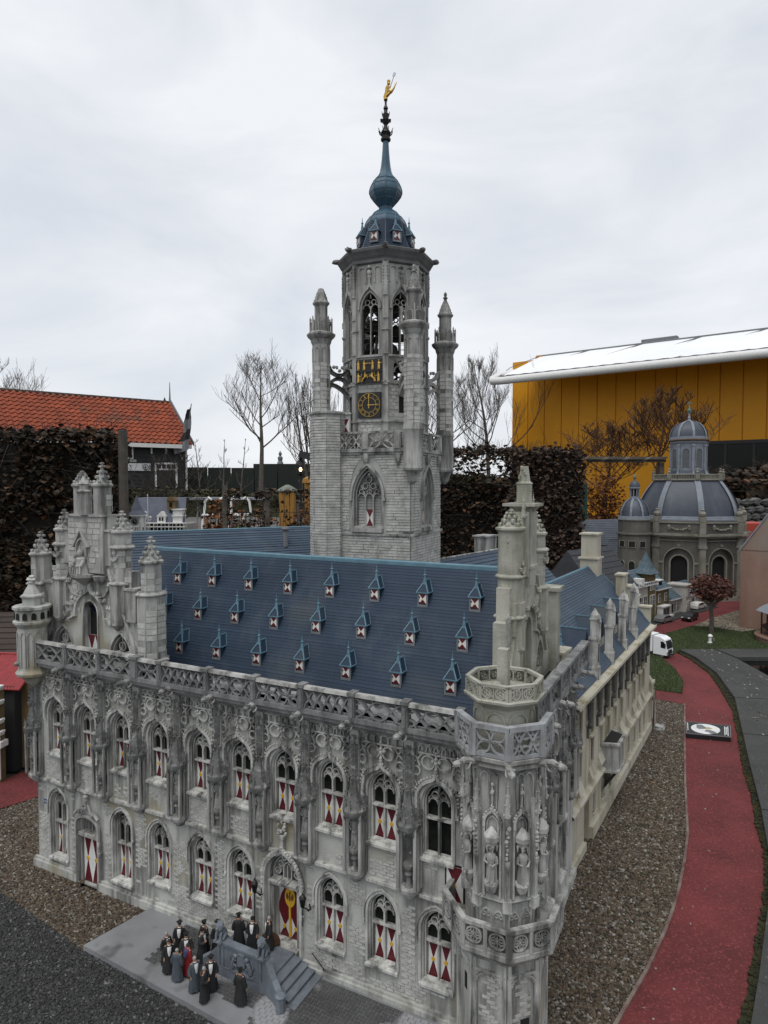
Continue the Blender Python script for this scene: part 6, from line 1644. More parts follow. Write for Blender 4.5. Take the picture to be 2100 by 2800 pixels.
for i, (x, y0, y1) in enumerate(((.86, .15, .85), (.895, .2, .8), (.93, .12, .9))):
    t = y0
    while t < y1:
        l = random.uniform(.03, .07); sign_poly(b, [(x, t), (x + .022, t), (x + .022, t + l), (x, t + l)], .030, .0308); t += l + .022
for i in range(5): sign_poly(b, [(.03, .12 + .13 * i), (.05, .12 + .13 * i), (.05, .21 + .13 * i), (.03, .21 + .13 * i)], .030, .0308)
b.build('small_print', 'white', sg, smooth=0)
b = MB()
for p, q in zip(c_, c_[1:] + c_[:1]): b.tube([(p[0], p[1], .029), (q[0], q[1], .029)], .0022, None, 4)
b.build('rim', 'greyframe', sg, smooth=0)

# ------------------------------------------------------------------ vehicles
M['tyre'] = mat('tyre', (0.012, 0.012, 0.012), None, rough=0.8)
M['truckwhite'] = mat('truck_white', (0.78, 0.79, 0.80), None, rough=0.3)
M['silver'] = mat('silver_paint', (0.36, 0.37, 0.38), None, rough=0.3, metal=0.5)
M['carblack'] = mat('black_car_paint', (0.010, 0.010, 0.012), None, rough=0.25)
M['darkplastic'] = mat('dark_plastic', (0.02, 0.02, 0.022), None, rough=0.5)
def wheel(parent, x, y, r, w_):
    b = MB(Matrix.Translation((x, y, r)) @ Matrix.Rotation(pi / 2, 4, 'X')); b.lathe([(r * .6, -w_ / 2), (r, -w_ / 2 * .8), (r, w_ / 2 * .8), (r * .6, w_ / 2)], 16)
    o = b.build('wheel', 'tyre', parent); b = MB(Matrix.Translation((x, y, r)) @ Matrix.Rotation(pi / 2, 4, 'X')); b.lathe([(r * .55, -w_ / 2 * 1.04), (r * .55, w_ / 2 * 1.04)], 10); b.build('rim', 'silver', o)
trk = thing('delivery_truck', 'white box lorry driving out past the end of the sandy wing', 'truck', (2.02, 4.70, .006), radians(-48)); trk.scale = (.85, .85, .85)
b = MB(); b.box(-.42, -.075, -.060, .060, .045, .185); b.box(-.42, -.075, -.061, .061, .178, .187); b.build('cargo_box', 'truckwhite', trk, smooth=0)
b = MB(); b.prism([(-.068, .028), (.046, .028), (.050, .06), (.048, .075), (.040, .125), (.028, .158), (-.010, .176), (-.068, .178)], -.058, .058); cab = b.build('cab', 'truckwhite', trk, smooth=0)
b = MB(); b.add([(.0505, -.05, .082), (.0505, .05, .082), (.0425, .05, .126), (.0425, -.05, .126), (.033, .048, .148), (.033, -.048, .148)], [(0, 1, 2, 3), (3, 2, 4, 5)]); b.build('windscreen', 'glass', cab, smooth=0)
for sy in (-1, 1):
    b = MB(); b.prism([(-.004, .088), (.034, .086), (.030, .128), (.020, .142), (-.004, .142)], sy * .0585 - .0005, sy * .0585 + .0005); b.build('side_window', 'glass', cab, smooth=0)
    b = MB(); b.box(.030, .040, sy * .064 - .004, sy * .064 + .004, .100, .128); b.build('mirror', 'darkplastic', cab, smooth=0)
    b = MB(); b.box(.049, .0525, sy * .046 - .008, sy * .046 + .008, .040, .054); b.build('headlight', 'silver', cab, smooth=0)
b = MB(); b.box(.047, .0525, -.034, .034, .034, .072); b.box(.049, .054, -.057, .057, .022, .030); b.build('grille', 'darkplastic', cab, smooth=0)
b = MB(); b.box(-.42, .04, -.030, .030, .022, .045); b.box(-.20, -.08, -.056, .056, .020, .042); b.build('chassis', 'darkplastic', trk, smooth=0)
for x in (.008, -.30, -.36):
    for sy in (-1, 1): wheel(trk, x, sy * .048, .0245, .018)
def car(name, label, loc, rot, m, kind):
    t = thing(name, label, 'car', loc, rot)
    b = MB(); roof_ = .072 if kind else .066
    prof_ = [(-.105, .018), (.105, .018), (.108, .034), (.098, .044), (.052, .050), (.028, roof_), (-.050, roof_), (-.086, .050), (-.106, .046)] if not kind else [(-.10, .018), (.10, .018), (.102, .036), (.092, .046), (.058, .050), (.036, roof_), (-.088, roof_), (-.100, .046)]
    b.prism(prof_, -.042, .042); body = b.build('body', m, t, smooth=0)
    b = MB()
    for sy in (-1, 1): b.prism([(-.074, .050), (.045, .050), (.026, roof_ - .004), (-.052, roof_ - .004)], sy * .0425 - .0004, sy * .0425 + .0004)
    b.add([(.0515, -.036, .051), (.0515, .036, .051), (.0305, .034, roof_ - .003), (.0305, -.034, roof_ - .003)], [(0, 1, 2, 3)]); b.build('window', 'glass', body, smooth=0)
    for sy in (-1, 1): b = MB(); b.box(.098, .107, sy * .030 - .008, sy * .030 + .008, .034, .042); b.build('headlight', 'white', body, smooth=0)
    for x in (-.066, .066):
        for sy in (-1, 1): wheel(t, x, sy * .038, .0165, .012)
car('parked_car', 'silver car parked on the red road by the white row house', (2.53, 5.90, .006), radians(38), 'silver', 0)
car('parked_car', 'black hatchback on the red road beside the pale gravel', (2.80, 5.98, .006), radians(-135), 'carblack', 1)
car('parked_car', 'small light car under the red-leaved tree at the far end of the road', (3.13, 6.52, .006), radians(42), 'white', 1)

# ------------------------------------------------------------------ things on the lawn
t = thing('water_pump', 'small white post pump on the lawn in front of the tree', 'pump', (2.535, 5.07, .014))
b = MB(); b.lathe([(.020, 0), (.018, .010), (.011, .014), (.011, .050), (.018, .054), (.018, .060), (.010, .070), (.002, .074)], 10); b.build('post', 'white', t); b = MB(); b.tube([(.010, -.010, .045), (.020, -.018, .040), (.020, -.02, .024)], .004, None, 5); b.build('handle', 'greyframe', t)
M['bark'] = mat('grey_bark', (0.15, 0.13, 0.11), (0.09, 0.078, 0.066), 12, 0.95, 0.5, 60)
M['bark2'] = mat('dark_bark', (0.055, 0.045, 0.035), (0.034, 0.028, 0.022), 12, 0.95)
M['barkorange'] = mat('rusty_twigs', (0.11, 0.05, 0.018), (0.07, 0.032, 0.014), 9, 0.95)
def leafmat(name, stops): return pebble_like(name, stops)
def pebble_like(name, stops):
    m = bpy.data.materials.new(name); m.use_nodes = True; t = m.node_tree; b = t.nodes['Principled BSDF']; b.inputs['Roughness'].default_value = .7; b.inputs['Specular IOR Level'].default_value = .25
    g = t.nodes.new('ShaderNodeNewGeometry'); cr_ = t.nodes.new('ShaderNodeValToRGB'); e = cr_.color_ramp.elements
    e[0].position, e[0].color = stops[0][0], (*stops[0][1], 1); e[1].position, e[1].color = stops[-1][0], (*stops[-1][1], 1)
    for p, c in stops[1:-1]: k = e.new(p); k.color = (*c, 1)
    t.links.new(g.outputs['Random Per Island'], cr_.inputs[0]); t.links.new(cr_.outputs[0], b.inputs['Base Color']); return m
M['leafred'] = pebble_like('red_leaves', [(0, (0.05, 0.015, 0.012)), (.5, (0.085, 0.032, 0.022)), (.9, (0.14, 0.06, 0.042)), (1, (0.26, 0.13, 0.10))])
M['leafdark'] = pebble_like('dark_dry_leaves', [(0, (0.012, 0.011, 0.008)), (.5, (0.034, 0.025, 0.017)), (.8, (0.065, 0.042, 0.026)), (.95, (0.11, 0.06, 0.03)), (1, (0.16, 0.06, 0.025))])
M['leafbrown'] = pebble_like('brown_dry_leaves', [(0, (0.02, 0.013, 0.009)), (.5, (0.058, 0.036, 0.025)), (.85, (0.10, 0.064, 0.046)), (1, (0.16, 0.12, 0.095))])
M['leaforange'] = pebble_like('orange_dry_leaves', [(0, (0.05, 0.02, 0.01)), (.5, (0.15, 0.05, 0.015)), (1, (0.26, 0.10, 0.02))])
M['leafolive'] = pebble_like('olive_leaves', [(0, (0.014, 0.016, 0.007)), (.5, (0.035, 0.036, 0.014)), (1, (0.07, 0.058, 0.022))])
def leaves(b, pts, s0, s1, rr):
    for p in pts:
        s_ = rr.uniform(s0, s1); R_ = Matrix.Rotation(rr.uniform(0, 6.28), 3, 'Z') @ Matrix.Rotation(rr.uniform(-1.3, 1.3), 3, 'X')
        q = [R_ @ Vector(v) * s_ + Vector(p) for v in ((-.5, 0, .1), (0, -.42, -.05), (.5, 0, .1), (0, .5, -.08))]
        n_ = len(b.v); b.v += [tuple(v) for v in q]; b.f += [(n_, n_ + 1, n_ + 2), (n_, n_ + 2, n_ + 3)]; b.m += [b.mi] * 2
def branch(b, p, d, L_, r, lev, rr, kids=3, spread=.55, up=.15, tips=None, n=5, minr=.0):
    k = 4; pts = [p]; dd = Vector(d).normalized()
    for i in range(k):
        dd = (dd + Vector((rr.uniform(-1, 1), rr.uniform(-1, 1), rr.uniform(-.6, 1) * .8)) * .19 + Vector((0, 0, up * .3))).normalized()
        pts.append(pts[-1] + dd * (L_ / k))
    b.tube(pts, r, max(r * .55, minr), n)
    if tips is not None and lev <= 1: tips += pts[1:]
    if lev == 0: return
    for j in range(kids + (1 if lev > 2 else 0)):
        t = .3 + .7 * (j + rr.random() * .6) / (kids + .5); i = min(int(t * k), k - 1)
        q = pts[i].lerp(pts[i + 1], t * k - i); a = rr.uniform(0, 6.28)
        side = Vector((cos(a), sin(a), rr.uniform(-.1, .5))); nd = (dd * (1 - spread) + side * spread + Vector((0, 0, up))).normalized()
        branch(b, q, nd, L_ * rr.uniform(.5, .72), max(r * rr.uniform(.38, .55), minr), lev - 1, rr, kids, spread, up, tips, max(3, n - 1), minr)
def bare_tree(name, label, loc, h, r, seed, lev=4, kids=4, spread=.5, up=.18, m='bark', first=.35, group=None, stems=1, limbs=9, lean=0.0, llen=.42, minr=.004, cat='tree'):
    rr = random.Random(seed); t = thing(name, label, cat, loc, 0, group)
    tb = MB(); cb = MB()
    for s_ in range(stems):
        base = Vector((rr.uniform(-.12, .12) * (stems > 1) * h * .3, rr.uniform(-.1, .1) * (stems > 1) * h * .3, 0)); pts = [base]; d = Vector((rr.uniform(-.25, .25) * (stems > 1) + lean, rr.uniform(-.2, .2) * (stems > 1), 1)).normalized(); n_ = 9
        for i in range(n_):
            d = (d + Vector((rr.uniform(-.06, .06), rr.uniform(-.06, .06), .05))).normalized(); pts.append(pts[-1] + d * h / n_)
        rs = r / sqrt(stems); tb.tube(pts, rs, max(rs * .12, minr), 8)
        for j in range(limbs):
            tt = first + (1 - first) * (j + rr.random()) / limbs; i = min(int(tt * n_), n_ - 1); q = pts[i].lerp(pts[i + 1], tt * n_ - i); a = j * 2.4 + rr.uniform(-.5, .5)
            nd = Vector((cos(a), sin(a), rr.uniform(.25, .9))).normalized()
            branch(cb, q, nd, h * llen * (1.15 - tt) * rr.uniform(.75, 1.15), max(rs * .42 * (1.1 - tt), minr), lev - 1, rr, kids, spread, up, None, 5, minr)
    tb.build('trunk', m, t); cb.build('crown', m, t, kind=None)
    return t
# the little red-leaved tree
t = thing('red_leaf_tree', 'small round tree with dark red dry leaves standing on the lawn', 'tree', (2.723, 5.432, .014))
rr = random.Random(21); tb = MB(); tips = []; tb.tube([(0, 0, 0), (.004, 0, .10), (-.004, .003, .20), (.0, 0, .30)], .021, .013, 8)
for i in range(7): a = i * 2.4; tb.tube([(0, 0, 0), (.05 * cos(a), .05 * sin(a), .001)], .010, .003, 5)
cb = MB()
for j in range(9):
    a = j * 2.4; branch(cb, Vector((0, 0, .20 + .012 * j)), (cos(a), sin(a), .7), .15, .007, 2, rr, 3, .5, .1, tips, 5, .0012)
tb.build('trunk', 'bark', t); cr_ = cb.build('branches', 'bark', t)
lb = MB(); pts = []
for i in range(1500):
    a, u, rad = rr.uniform(0, 6.28), rr.uniform(-1, 1), rr.random() ** .45
    s_ = sqrt(1 - u * u); w_ = 1 + .25 * noise.noise((cos(a) * 2, sin(a) * 2, u * 2)); pts.append((.175 * rad * s_ * cos(a) * w_, .175 * rad * s_ * sin(a) * w_, .375 + .12 * rad * u * w_))
leaves(lb, pts, .016, .034, rr); lb.build('crown', 'leafred', t, smooth=0)

# ------------------------------------------------------------------ domed church
M['church'] = mat('church_stone', (0.165, 0.158, 0.138), (0.11, 0.105, 0.092), 6, 0.9, 0.4, 50, streak=((0.035, 0.033, 0.028), 0.6, 0.5, 0.7, 6))
M['churchpale'] = mat('church_pale_stone', (0.33, 0.315, 0.265), (0.22, 0.21, 0.17), 8, 0.9, 0.3, 60, streak=((0.07, 0.075, 0.04), 0.6, 0.5, 0.7, 8))
M['lead'] = mat('lead_dome', (0.072, 0.085, 0.112), (0.054, 0.064, 0.086), 5, 0.5, 0.2, 40, streak=((0.13, 0.145, 0.17), .5, .5, .75, 5))
M['leadpale'] = mat('pale_lead', (0.26, 0.29, 0.33), (0.20, 0.225, 0.265), 14, 0.55)
ch = thing('domed_church', 'dark octagonal church with grey lead dome, lantern and small stair dome', 'church', (3.46, 7.5, 0), radians(-32.8))
CA = .555
def cT(k, ap): return Matrix.Rotation(k * pi / 4, 4, 'Z') @ Matrix.Translation((0, -ap, 0))
fw = CA * math.tan(pi / 8); b = MB(); p = MB(); v = MB()
rnd = lambda cx, a, z0, zs, n=12: [(cx - a, z0), (cx - a, zs)] + [(cx - a * cos(t), zs + a * sin(t)) for t in [pi * i / n for i in range(1, n)]] + [(cx + a, zs), (cx + a, z0)]
for k in range(8):
    b.T = p.T = v.T = cT(k, CA)
    b.wall([(-fw, -.01), (fw, -.01), (fw, .86), (-fw, .86)], [rnd(0, .145, .05, .42)], 0, .035)
    b.T = cT(k, CA - .035); b.wall([(-.15, .0), (.15, .0), (.15, .60), (-.15, .60)], [rnd(0, .085, .165, .40)], 0, .03); b.T = cT(k, CA)
    if k in (0, 1, 7, 2): q = MB(cT(k, CA)); q.prism(rnd(0, .09, .16, .40), .06, .066); q.build('window', 'void', ch, smooth=0)
    p.band(rnd(0, .093, .16, .40)[0:], .018, .028, .05); p.box(-.10, .10, .02, .05, .145, .163); p.band(rnd(0, .152, .05, .42), .012, -.006, .01)
    for sx in (-1, 1): p.box(sx * .185 - .035, sx * .185 + .035, -.008, .0, .40, .42)
    p.box(-.015, .015, -.010, .0, .585, .61)
    p.box(-fw, fw, -.02, 0, 0, .05); p.box(-fw, fw, -.012, 0, .645, .655); p.box(-fw - .015, fw + .015, -.045, .0, .70, .722); p.box(-fw - .01, fw + .01, -.03, .0, .69, .70); p.box(-fw, fw, -.012, 0, .835, .85)
    for j in range(18): p.box(-fw + .02 + j * .0245, -.0 - fw + .03 + j * .0245, -.036, 0, .680, .690)
    for j in range(8): p.blob((-.09 + .026 * j, -.006, .785 - .022 * sin(pi * j / 7)), .016, (1, .7, .8), j, 6, 4)
    for sx in (-1, 1): p.blob((sx * .10, -.008, .785), .024, (.7, .7, 1.4), 4, 6, 5)
    T_ = Matrix.Rotation((k + .5) * pi / 4, 4, 'Z') @ Matrix.Translation((0, -CA / cos(pi / 8), 0)); p.T = T_
    p.box(-.032, .032, -.018, .05, .05, .59); p.box(-.042, .042, -.026, .05, .57, .60); p.box(-.036, .036, -.02, .05, .60, .70); p.box(-.03, .03, -.016, .05, .722, .85); p.box(-.05, .05, -.065, .05, .70, .722)
    p.box(-.034, .034, -.018, .05, .85, .905); p.lathe([(.020, .905), (.032, .92), (.036, .94), (.024, .958), (.014, .965), (.020, .98), (.010, .99)], 8, (0, .012, 0))
body = b.build('wall', 'church', ch, smooth=0); p.build('pilasters', 'churchpale', body, smooth=0)
b = MB(); b.lathe([(.60, .845), (.585, .85), (.585, .875), (.565, .88), (.56, .90), (.545, .905)], 8, rot=pi / 8); b.build('dome_skirt', 'leadpale', ch, smooth=0)
prof = [(.545, .905), (.540, .95), (.528, 1.0), (.508, 1.06), (.480, 1.12), (.445, 1.18), (.405, 1.24), (.362, 1.292)]
b = MB(); b.lathe(prof, 8); dome = b.build('dome', 'lead', ch, smooth=20)
b = MB()
for k in range(8):
    a = pi / 8 + k * pi / 4; n_ = len(prof); vs = []
    for r, z in prof:
        for s_ in (-1, 1): vs.append(((r + .006) * cos(a) - s_ * .030 * sin(a), (r + .006) * sin(a) + s_ * .030 * cos(a), z))
    b.add(vs, [(2 * i, 2 * i + 1, 2 * i + 3, 2 * i + 2) for i in range(n_ - 1)])
b.build('dome_rib', 'leadpale', dome, smooth=0)
b = MB(); b.lathe([(.36, 1.285), (.385, 1.295), (.385, 1.305), (.37, 1.31)], 8); b.lathe([(.372, 1.350), (.380, 1.352), (.380, 1.360), (.372, 1.362)], 8)
for k in range(8):
    b.T = cT(k, .372 * cos(pi / 8)); h = .372 * math.sin(pi / 8)
    for j in range(15): x = -h + .03 + j * (2 * h - .06) / 14; b.box(x - .004, x + .004, -.004, .004, 1.308, 1.352)
    b.T = Matrix.Rotation((k + .5) * pi / 4, 4, 'Z') @ Matrix.Translation((0, -.372, 0)); b.box(-.022, .022, -.012, .02, 1.305, 1.368); b.lathe([(.010, 1.368), (.018, 1.385), (.008, 1.40), (.013, 1.415), (.004, 1.425)], 8)
b.build('balustrade', 'churchpale', ch, smooth=0)
b = MB(); b.lathe([(.27, 1.30), (.235, 1.335), (.205, 1.375), (.195, 1.405)], 8); b.build('lantern_foot', 'lead', ch, smooth=0)
b = MB()
for k in range(8): a = pi / 8 + k * pi / 4; b.tube([(.275 * cos(a), .275 * sin(a), 1.30), (.24 * cos(a), .24 * sin(a), 1.335), (.21 * cos(a), .21 * sin(a), 1.375), (.20 * cos(a), .20 * sin(a), 1.405)], .012, None, 5)
b.lathe([(.185, 1.40), (.185, 1.70), (.20, 1.715), (.20, 1.735)], 8)
for k in range(8):
    b.T = cT(k, .172); b.band(rnd(0, .042, 1.44, 1.61, 8), .010, -.010, 0)
    b.T = Matrix.Rotation((k + .5) * pi / 4, 4, 'Z') @ Matrix.Translation((0, -.187, 0)); b.box(-.013, .013, -.012, .01, 1.41, 1.68); b.box(-.019, .019, -.018, .01, 1.675, 1.70)
ln = b.build('lantern', 'leadpale', ch, smooth=0)
v = MB()
for k in range(8): v.T = cT(k, .172); v.prism(rnd(0, .040, 1.44, 1.61, 8), -.004, .0)
v.build('lantern_panel', mat('lantern_panel', (0.13, 0.14, 0.145), (0.09, 0.10, 0.105), 30, 0.7), ln, smooth=0)
b = MB(); b.lathe([(.20, 1.732), (.225, 1.742), (.225, 1.752), (.205, 1.758)], 8); b.build('lantern_cornice', mat('rusty_cornice', (0.17, 0.11, 0.07), (0.11, 0.075, 0.05), 20, 0.8), ch, smooth=0)
prof = [(.202, 1.757), (.200, 1.80), (.188, 1.85), (.165, 1.89), (.125, 1.93), (.07, 1.958), (.018, 1.97)]
b = MB(); b.lathe(prof, 8); cap_ = b.build('cap_dome', 'lead', ch, smooth=20)
b = MB()
for k in range(8):
    a = pi / 8 + k * pi / 4; vs = []
    for r, z in prof:
        for s_ in (-1, 1): vs.append(((r + .004) * cos(a) - s_ * .013 * sin(a), (r + .004) * sin(a) + s_ * .013 * cos(a), z + .002))
    b.add(vs, [(2 * i, 2 * i + 1, 2 * i + 3, 2 * i + 2) for i in range(len(prof) - 1)])
b.lathe([(.207, 1.757), (.207, 1.785)], 8); b.lathe([(.024, 1.965), (.012, 1.99), (.018, 2.0), (.010, 2.02), (.010, 2.06)], 8); b.build('dome_rib', 'leadpale', cap_, smooth=0)
b = MB(); b.lathe([(.008, 2.05), (.024, 2.075), (.024, 2.09), (.008, 2.11), (.004, 2.16)], 8); b.blob((0, 0, 2.165), .014, (1.6, .5, 1), 2, 6, 4); b.build('finial', mat('green_copper', (0.12, 0.20, 0.16), None), ch)
# little stair dome at its left
T0 = ch.matrix_basis.copy()
M_ = Matrix.Translation((3.46, 7.5, 0)) @ Matrix.Rotation(radians(-32.8), 4, 'Z')
lc = M_.inverted() @ Vector((2.72, 7.15, 0))
b = MB(Matrix.Translation(lc)); b.lathe([(.17, 0), (.17, .70), (.185, .71), (.185, .725), (.168, .73), (.168, .86), (.178, .865), (.172, .875)], 12, rot=0); st_ = b.build('stair_tower', 'church', ch, smooth=0)
b = MB(Matrix.Translation(lc)); b.lathe([(.172, .87), (.165, .905), (.150, .91)], 12); b.build('dome_skirt', 'leadpale', ch, smooth=0)
prof = [(.155, .905), (.150, .96), (.132, 1.01), (.102, 1.06), (.062, 1.092), (.045, 1.10)]
b = MB(Matrix.Translation(lc)); b.lathe(prof, 12, rot=0); d_ = b.build('dome', 'lead', ch)
b = MB(Matrix.Translation(lc))
for k in range(8):
    a = k * pi / 4; vs = []
    for r, z in prof:
        for s_ in (-1, 1): vs.append(((r + .005) * cos(a) - s_ * .012 * sin(a), (r + .005) * sin(a) + s_ * .012 * cos(a), z))
    b.add(vs, [(2 * i, 2 * i + 1, 2 * i + 3, 2 * i + 2) for i in range(len(prof) - 1)])
b.lathe([(.050, 1.098), (.046, 1.11), (.044, 1.12)], 8)
for k in range(8): a = k * pi / 4; b.box(.043 * cos(a) - .005, .043 * cos(a) + .005, .043 * sin(a) - .005, .043 * sin(a) + .005, 1.11, 1.205)
b.lathe([(.054, 1.20), (.062, 1.207), (.060, 1.215), (.05, 1.22)], 8); b.build('dome_rib', 'leadpale', d_, smooth=0)
b = MB(Matrix.Translation(lc)); b.lathe([(.030, 1.10), (.030, 1.20)], 8); b.build('lantern_core', 'void', ch, smooth=0)
b = MB(Matrix.Translation(lc)); b.lathe([(.056, 1.218), (.052, 1.25), (.036, 1.278), (.012, 1.292)], 10); b.build('cap_dome', 'lead', ch)
b = MB(Matrix.Translation(lc)); b.lathe([(.014, 1.288), (.008, 1.30), (.018, 1.315), (.020, 1.33), (.010, 1.35), (.002, 1.365)], 8); b.build('finial', 'churchpale', ch)
b = MB(Matrix.Translation(lc)); f_ = MB(Matrix.Translation(lc))
dirv = M_.to_3x3().inverted() @ Vector((-2.72, -7.15, 0)).normalized(); a0 = atan2(dirv.y, dirv.x)
for da in (-.75, -.1, .55):
    for q_, m_ in ((b, 0), (f_, 1)):
        q_.T = Matrix.Translation(lc) @ Matrix.Rotation(a0 + da + pi / 2, 4, 'Z') @ Matrix.Translation((0, -.168, 0))
    b.prism(rnd(0, .030, .26, .40, 8), -.004, .004); f_.band(rnd(0, .034, .26, .40, 8), .008, -.008, .004); b.box(-.030, .030, -.004, .004, .58, .64)
    f_.band([(-.034, .576), (.034, .576), (.034, .644), (-.034, .644)], .007, -.007, .004, True)
b.build('window', 'void', st_, smooth=0); f_.build('window_frame', 'churchpale', st_, smooth=0)

# ------------------------------------------------------------------ row of model houses in front of the church
M['brickyellow'] = mat('ochre_brick', (0.17, 0.125, 0.05), (0.12, 0.088, 0.038), 40, 0.9)
M['cream'] = mat('cream_plaster', (0.52, 0.50, 0.46), (0.42, 0.40, 0.37), 10, 0.8)
M['greyblueroof'] = mat('grey_blue_tiles', (0.115, 0.17, 0.205), (0.06, 0.095, 0.12), 45, 0.7)
M['greytile'] = mat('dark_grey_tiles', (0.055, 0.056, 0.064), (0.036, 0.037, 0.043), 30, 0.8)
ROT = atan2(.843, .9)
def row(t): return (2.267 + .9 * t / 1.233 , 5.778 + .843 * t / 1.233, 0)
def win(b, g, x, z0, z1, w_, y=0.0, bars=2):
    b.box(x - w_ / 2 - .004, x + w_ / 2 + .004, y - .005, y + .002, z0 - .004, z1 + .004); g.box(x - w_ / 2, x + w_ / 2, y - .0062, y - .005, z0, z1)
    b.box(x - .0012, x + .0012, y - .0078, y - .0062, z0, z1)
    for i in range(1, bars): z = z0 + (z1 - z0) * i / bars; b.box(x - w_ / 2, x + w_ / 2, y - .0078, y - .0062, z - .0012, z + .0012)
def house(name, label, t0, w_, ze, zr, dep, wm, rm, wins_, extra=None):
    o = thing(name, label, 'house', row(t0), ROT, None)
    b = MB(); b.box(0, w_, 0, dep, 0, ze); b.box(-.004, w_ + .004, -.008, 0, 0, .03)
    b.build('wall', wm, o, smooth=0)
    b = MB(); b.add([(-.006, -.016, ze), (w_ + .006, -.016, ze), (w_ + .006, dep / 2, zr), (-.006, dep / 2, zr), (-.006, dep + .016, ze), (w_ + .006, dep + .016, ze)], [(0, 1, 2, 3), (3, 2, 5, 4), (0, 3, 4), (1, 5, 2)]); rf = b.build('roof', rm, o, smooth=0)
    courses(rf, (-.006, -.016, ze + .002), (w_ + .006, -.016, ze + .002), (w_ + .006, dep / 2, zr + .002), (-.006, dep / 2, zr + .002), 8, rm, .004, name='roof_course')
    for x, z0, z1, ww_ in wins_:
        f = MB(); g = MB(); win(f, g, x, z0, z1, ww_); fo = f.build('window', 'white', o, smooth=0); g.build('glass', 'glass', fo, smooth=0)
    f = MB(); f.box(-.008, w_ + .008, -.022, 0, ze - .008, ze + .002); f.build('eaves_board', 'white', o, smooth=0)
    return o
hA = house('row_house', 'ornate cream model house with a steep blue pyramid turret roof', -.06, .36, .35, .47, .30, 'cream', 'greyblueroof', [(.06, .04, .11, .04), (.13, .04, .11, .04), (.06, .16, .25, .05), (.14, .16, .25, .05), (.24, .16, .25, .05), (.31, .16, .25, .05), (.24, .04, .12, .04), (.31, .04, .12, .04)])
b = MB(); b.box(.20, .32, -.012, .11, .0, .44); b.box(.195, .325, -.018, .115, .44, .448)
for i in range(4): b.box(.20 + .03 * i, .215 + .03 * i, -.018, -.012, .42, .44)
hA2 = b.build('turret', 'brickyellow', hA, smooth=0)
f = MB(); g = MB()
for x in (.235, .285): win(f, g, x, .30, .37, .028, -.012); win(f, g, x, .17, .25, .032, -.012)
fo = f.build('window', 'white', hA, smooth=0); g.build('glass', 'glass', fo, smooth=0)
b = MB(); b.lathe([(.125, .445), (.080, .49), (.045, .55), (.004, .635)], 4, (.26, .05, 0), rot=pi / 4); b.lathe([(.004, .63), (.003, .66)], 5, (.26, .05, 0)); b.build('turret_roof', 'greyblueroof', hA, smooth=0)
b = MB()
for i in range(9): b.box(.0 + .042 * i, .006 + .042 * i, -.020, -.012, .345, .375)
b.box(0, .345, -.022, -.010, .372, .378); b.box(.02, .07, -.03, .05, .36, .42); b.build('roof_balustrade', 'white', hA, smooth=0)
hB = house('row_house', 'ochre brick model house with a white bay window and dormer', .305, .27, .285, .40, .28, 'brickyellow', 'greyblueroof', [(.07, .165, .235, .036), (.20, .165, .235, .036)])
b = MB(); b.box(.03, .17, -.055, 0, .03, .125); b.box(.02, .18, -.065, 0, .125, .135); b.box(.0, .28, -.05, -.02, 0, .028); b.build('bay_window', 'white', hB, smooth=0)
g = MB()
for i in range(4): g.box(.036 + .033 * i, .062 + .033 * i, -.0565, -.055, .05, .115)
g.build('glass', 'glass', hB, smooth=0)
b = MB(); b.box(.08, .17, .02, .12, .30, .355); b.box(.07, .18, .01, .13, .355, .362); b.build('dormer', 'white', hB, smooth=0); MB().box(.09, .16, .017, .0195, .308, .348).build('glass', 'glass', hB, smooth=0)
hC = house('row_house', 'long low white model house with blue roof and two-storey bay', .60, .68, .155, .265, .28, 'cream', 'greyblueroof', [(.10, .05, .115, .030), (.17, .05, .115, .030), (.46, .045, .115, .034), (.61, .045, .115, .034)])
b = MB(); b.prismz([(.23, 0), (.25, -.05), (.35, -.05), (.37, 0), (.37, .12), (.23, .12)], 0, .265); b.prismz([(.215, 0), (.24, -.06), (.36, -.06), (.385, 0), (.385, .14), (.215, .14)], .265, .278); by = b.build('bay', 'cream', hC, smooth=0)
f = MB(); g = MB()
for z0, z1 in ((.05, .115), (.165, .235)): win(f, g, .28, z0, z1, .026, -.05, 3); win(f, g, .32, z0, z1, .026, -.05, 3)
fo = f.build('window', 'white', hC, smooth=0); g.build('glass', 'glass', fo, smooth=0)
b = MB(); b.box(.045, .07, -.006, 0, .005, .11); b.box(.525, .55, -.006, 0, .005, .11); b.build('door', 'black', hC, smooth=0)
sheet('pavement', [row(-.1)[:2], row(1.4)[:2], (row(1.4)[0] + .10, row(1.4)[1] - .11), (row(-.1)[0] + .07, row(-.1)[1] - .08)], .012, 'asphaltbed', thick=.02)
o = thing('street_lamp', 'tiny black street lamp with round white globe by the bay window house', 'street lamp', (2.30, 5.66, .005)); b = MB(); b.lathe([(.008, 0), (.005, .01), (.003, .02), (.003, .075)], 8); b.build('pole', 'iron', o); b = MB(); b.blob((0, 0, .082), .010, (1, 1, 1), None, 8, 6); b.build('globe', 'white', o)
# darker roofs farther back between the wing and the hedge
house('tiled_house', 'model house with dark grey tiled roof behind the sandy wing chimney', -.80, .70, .36, .70, .50, 'cream', 'greytile', [(.10, .2, .3, .06), (.3, .2, .3, .06), (.5, .2, .3, .06)])
o = ridge_roof('tiled_house', 'pale grey-blue roofed model house beside the right hedge', (2.55, 8.55), (3.12, 8.75), .78, .48, .32, 14, 'lead', wall='cream', light='leadpale')
o = ridge_roof('tiled_house', 'low grey-blue roofed model house left of the church stair dome', (2.72, 7.95), (3.1, 7.75), .58, .38, .25, 10, 'lead', wall='cream', light='lead')
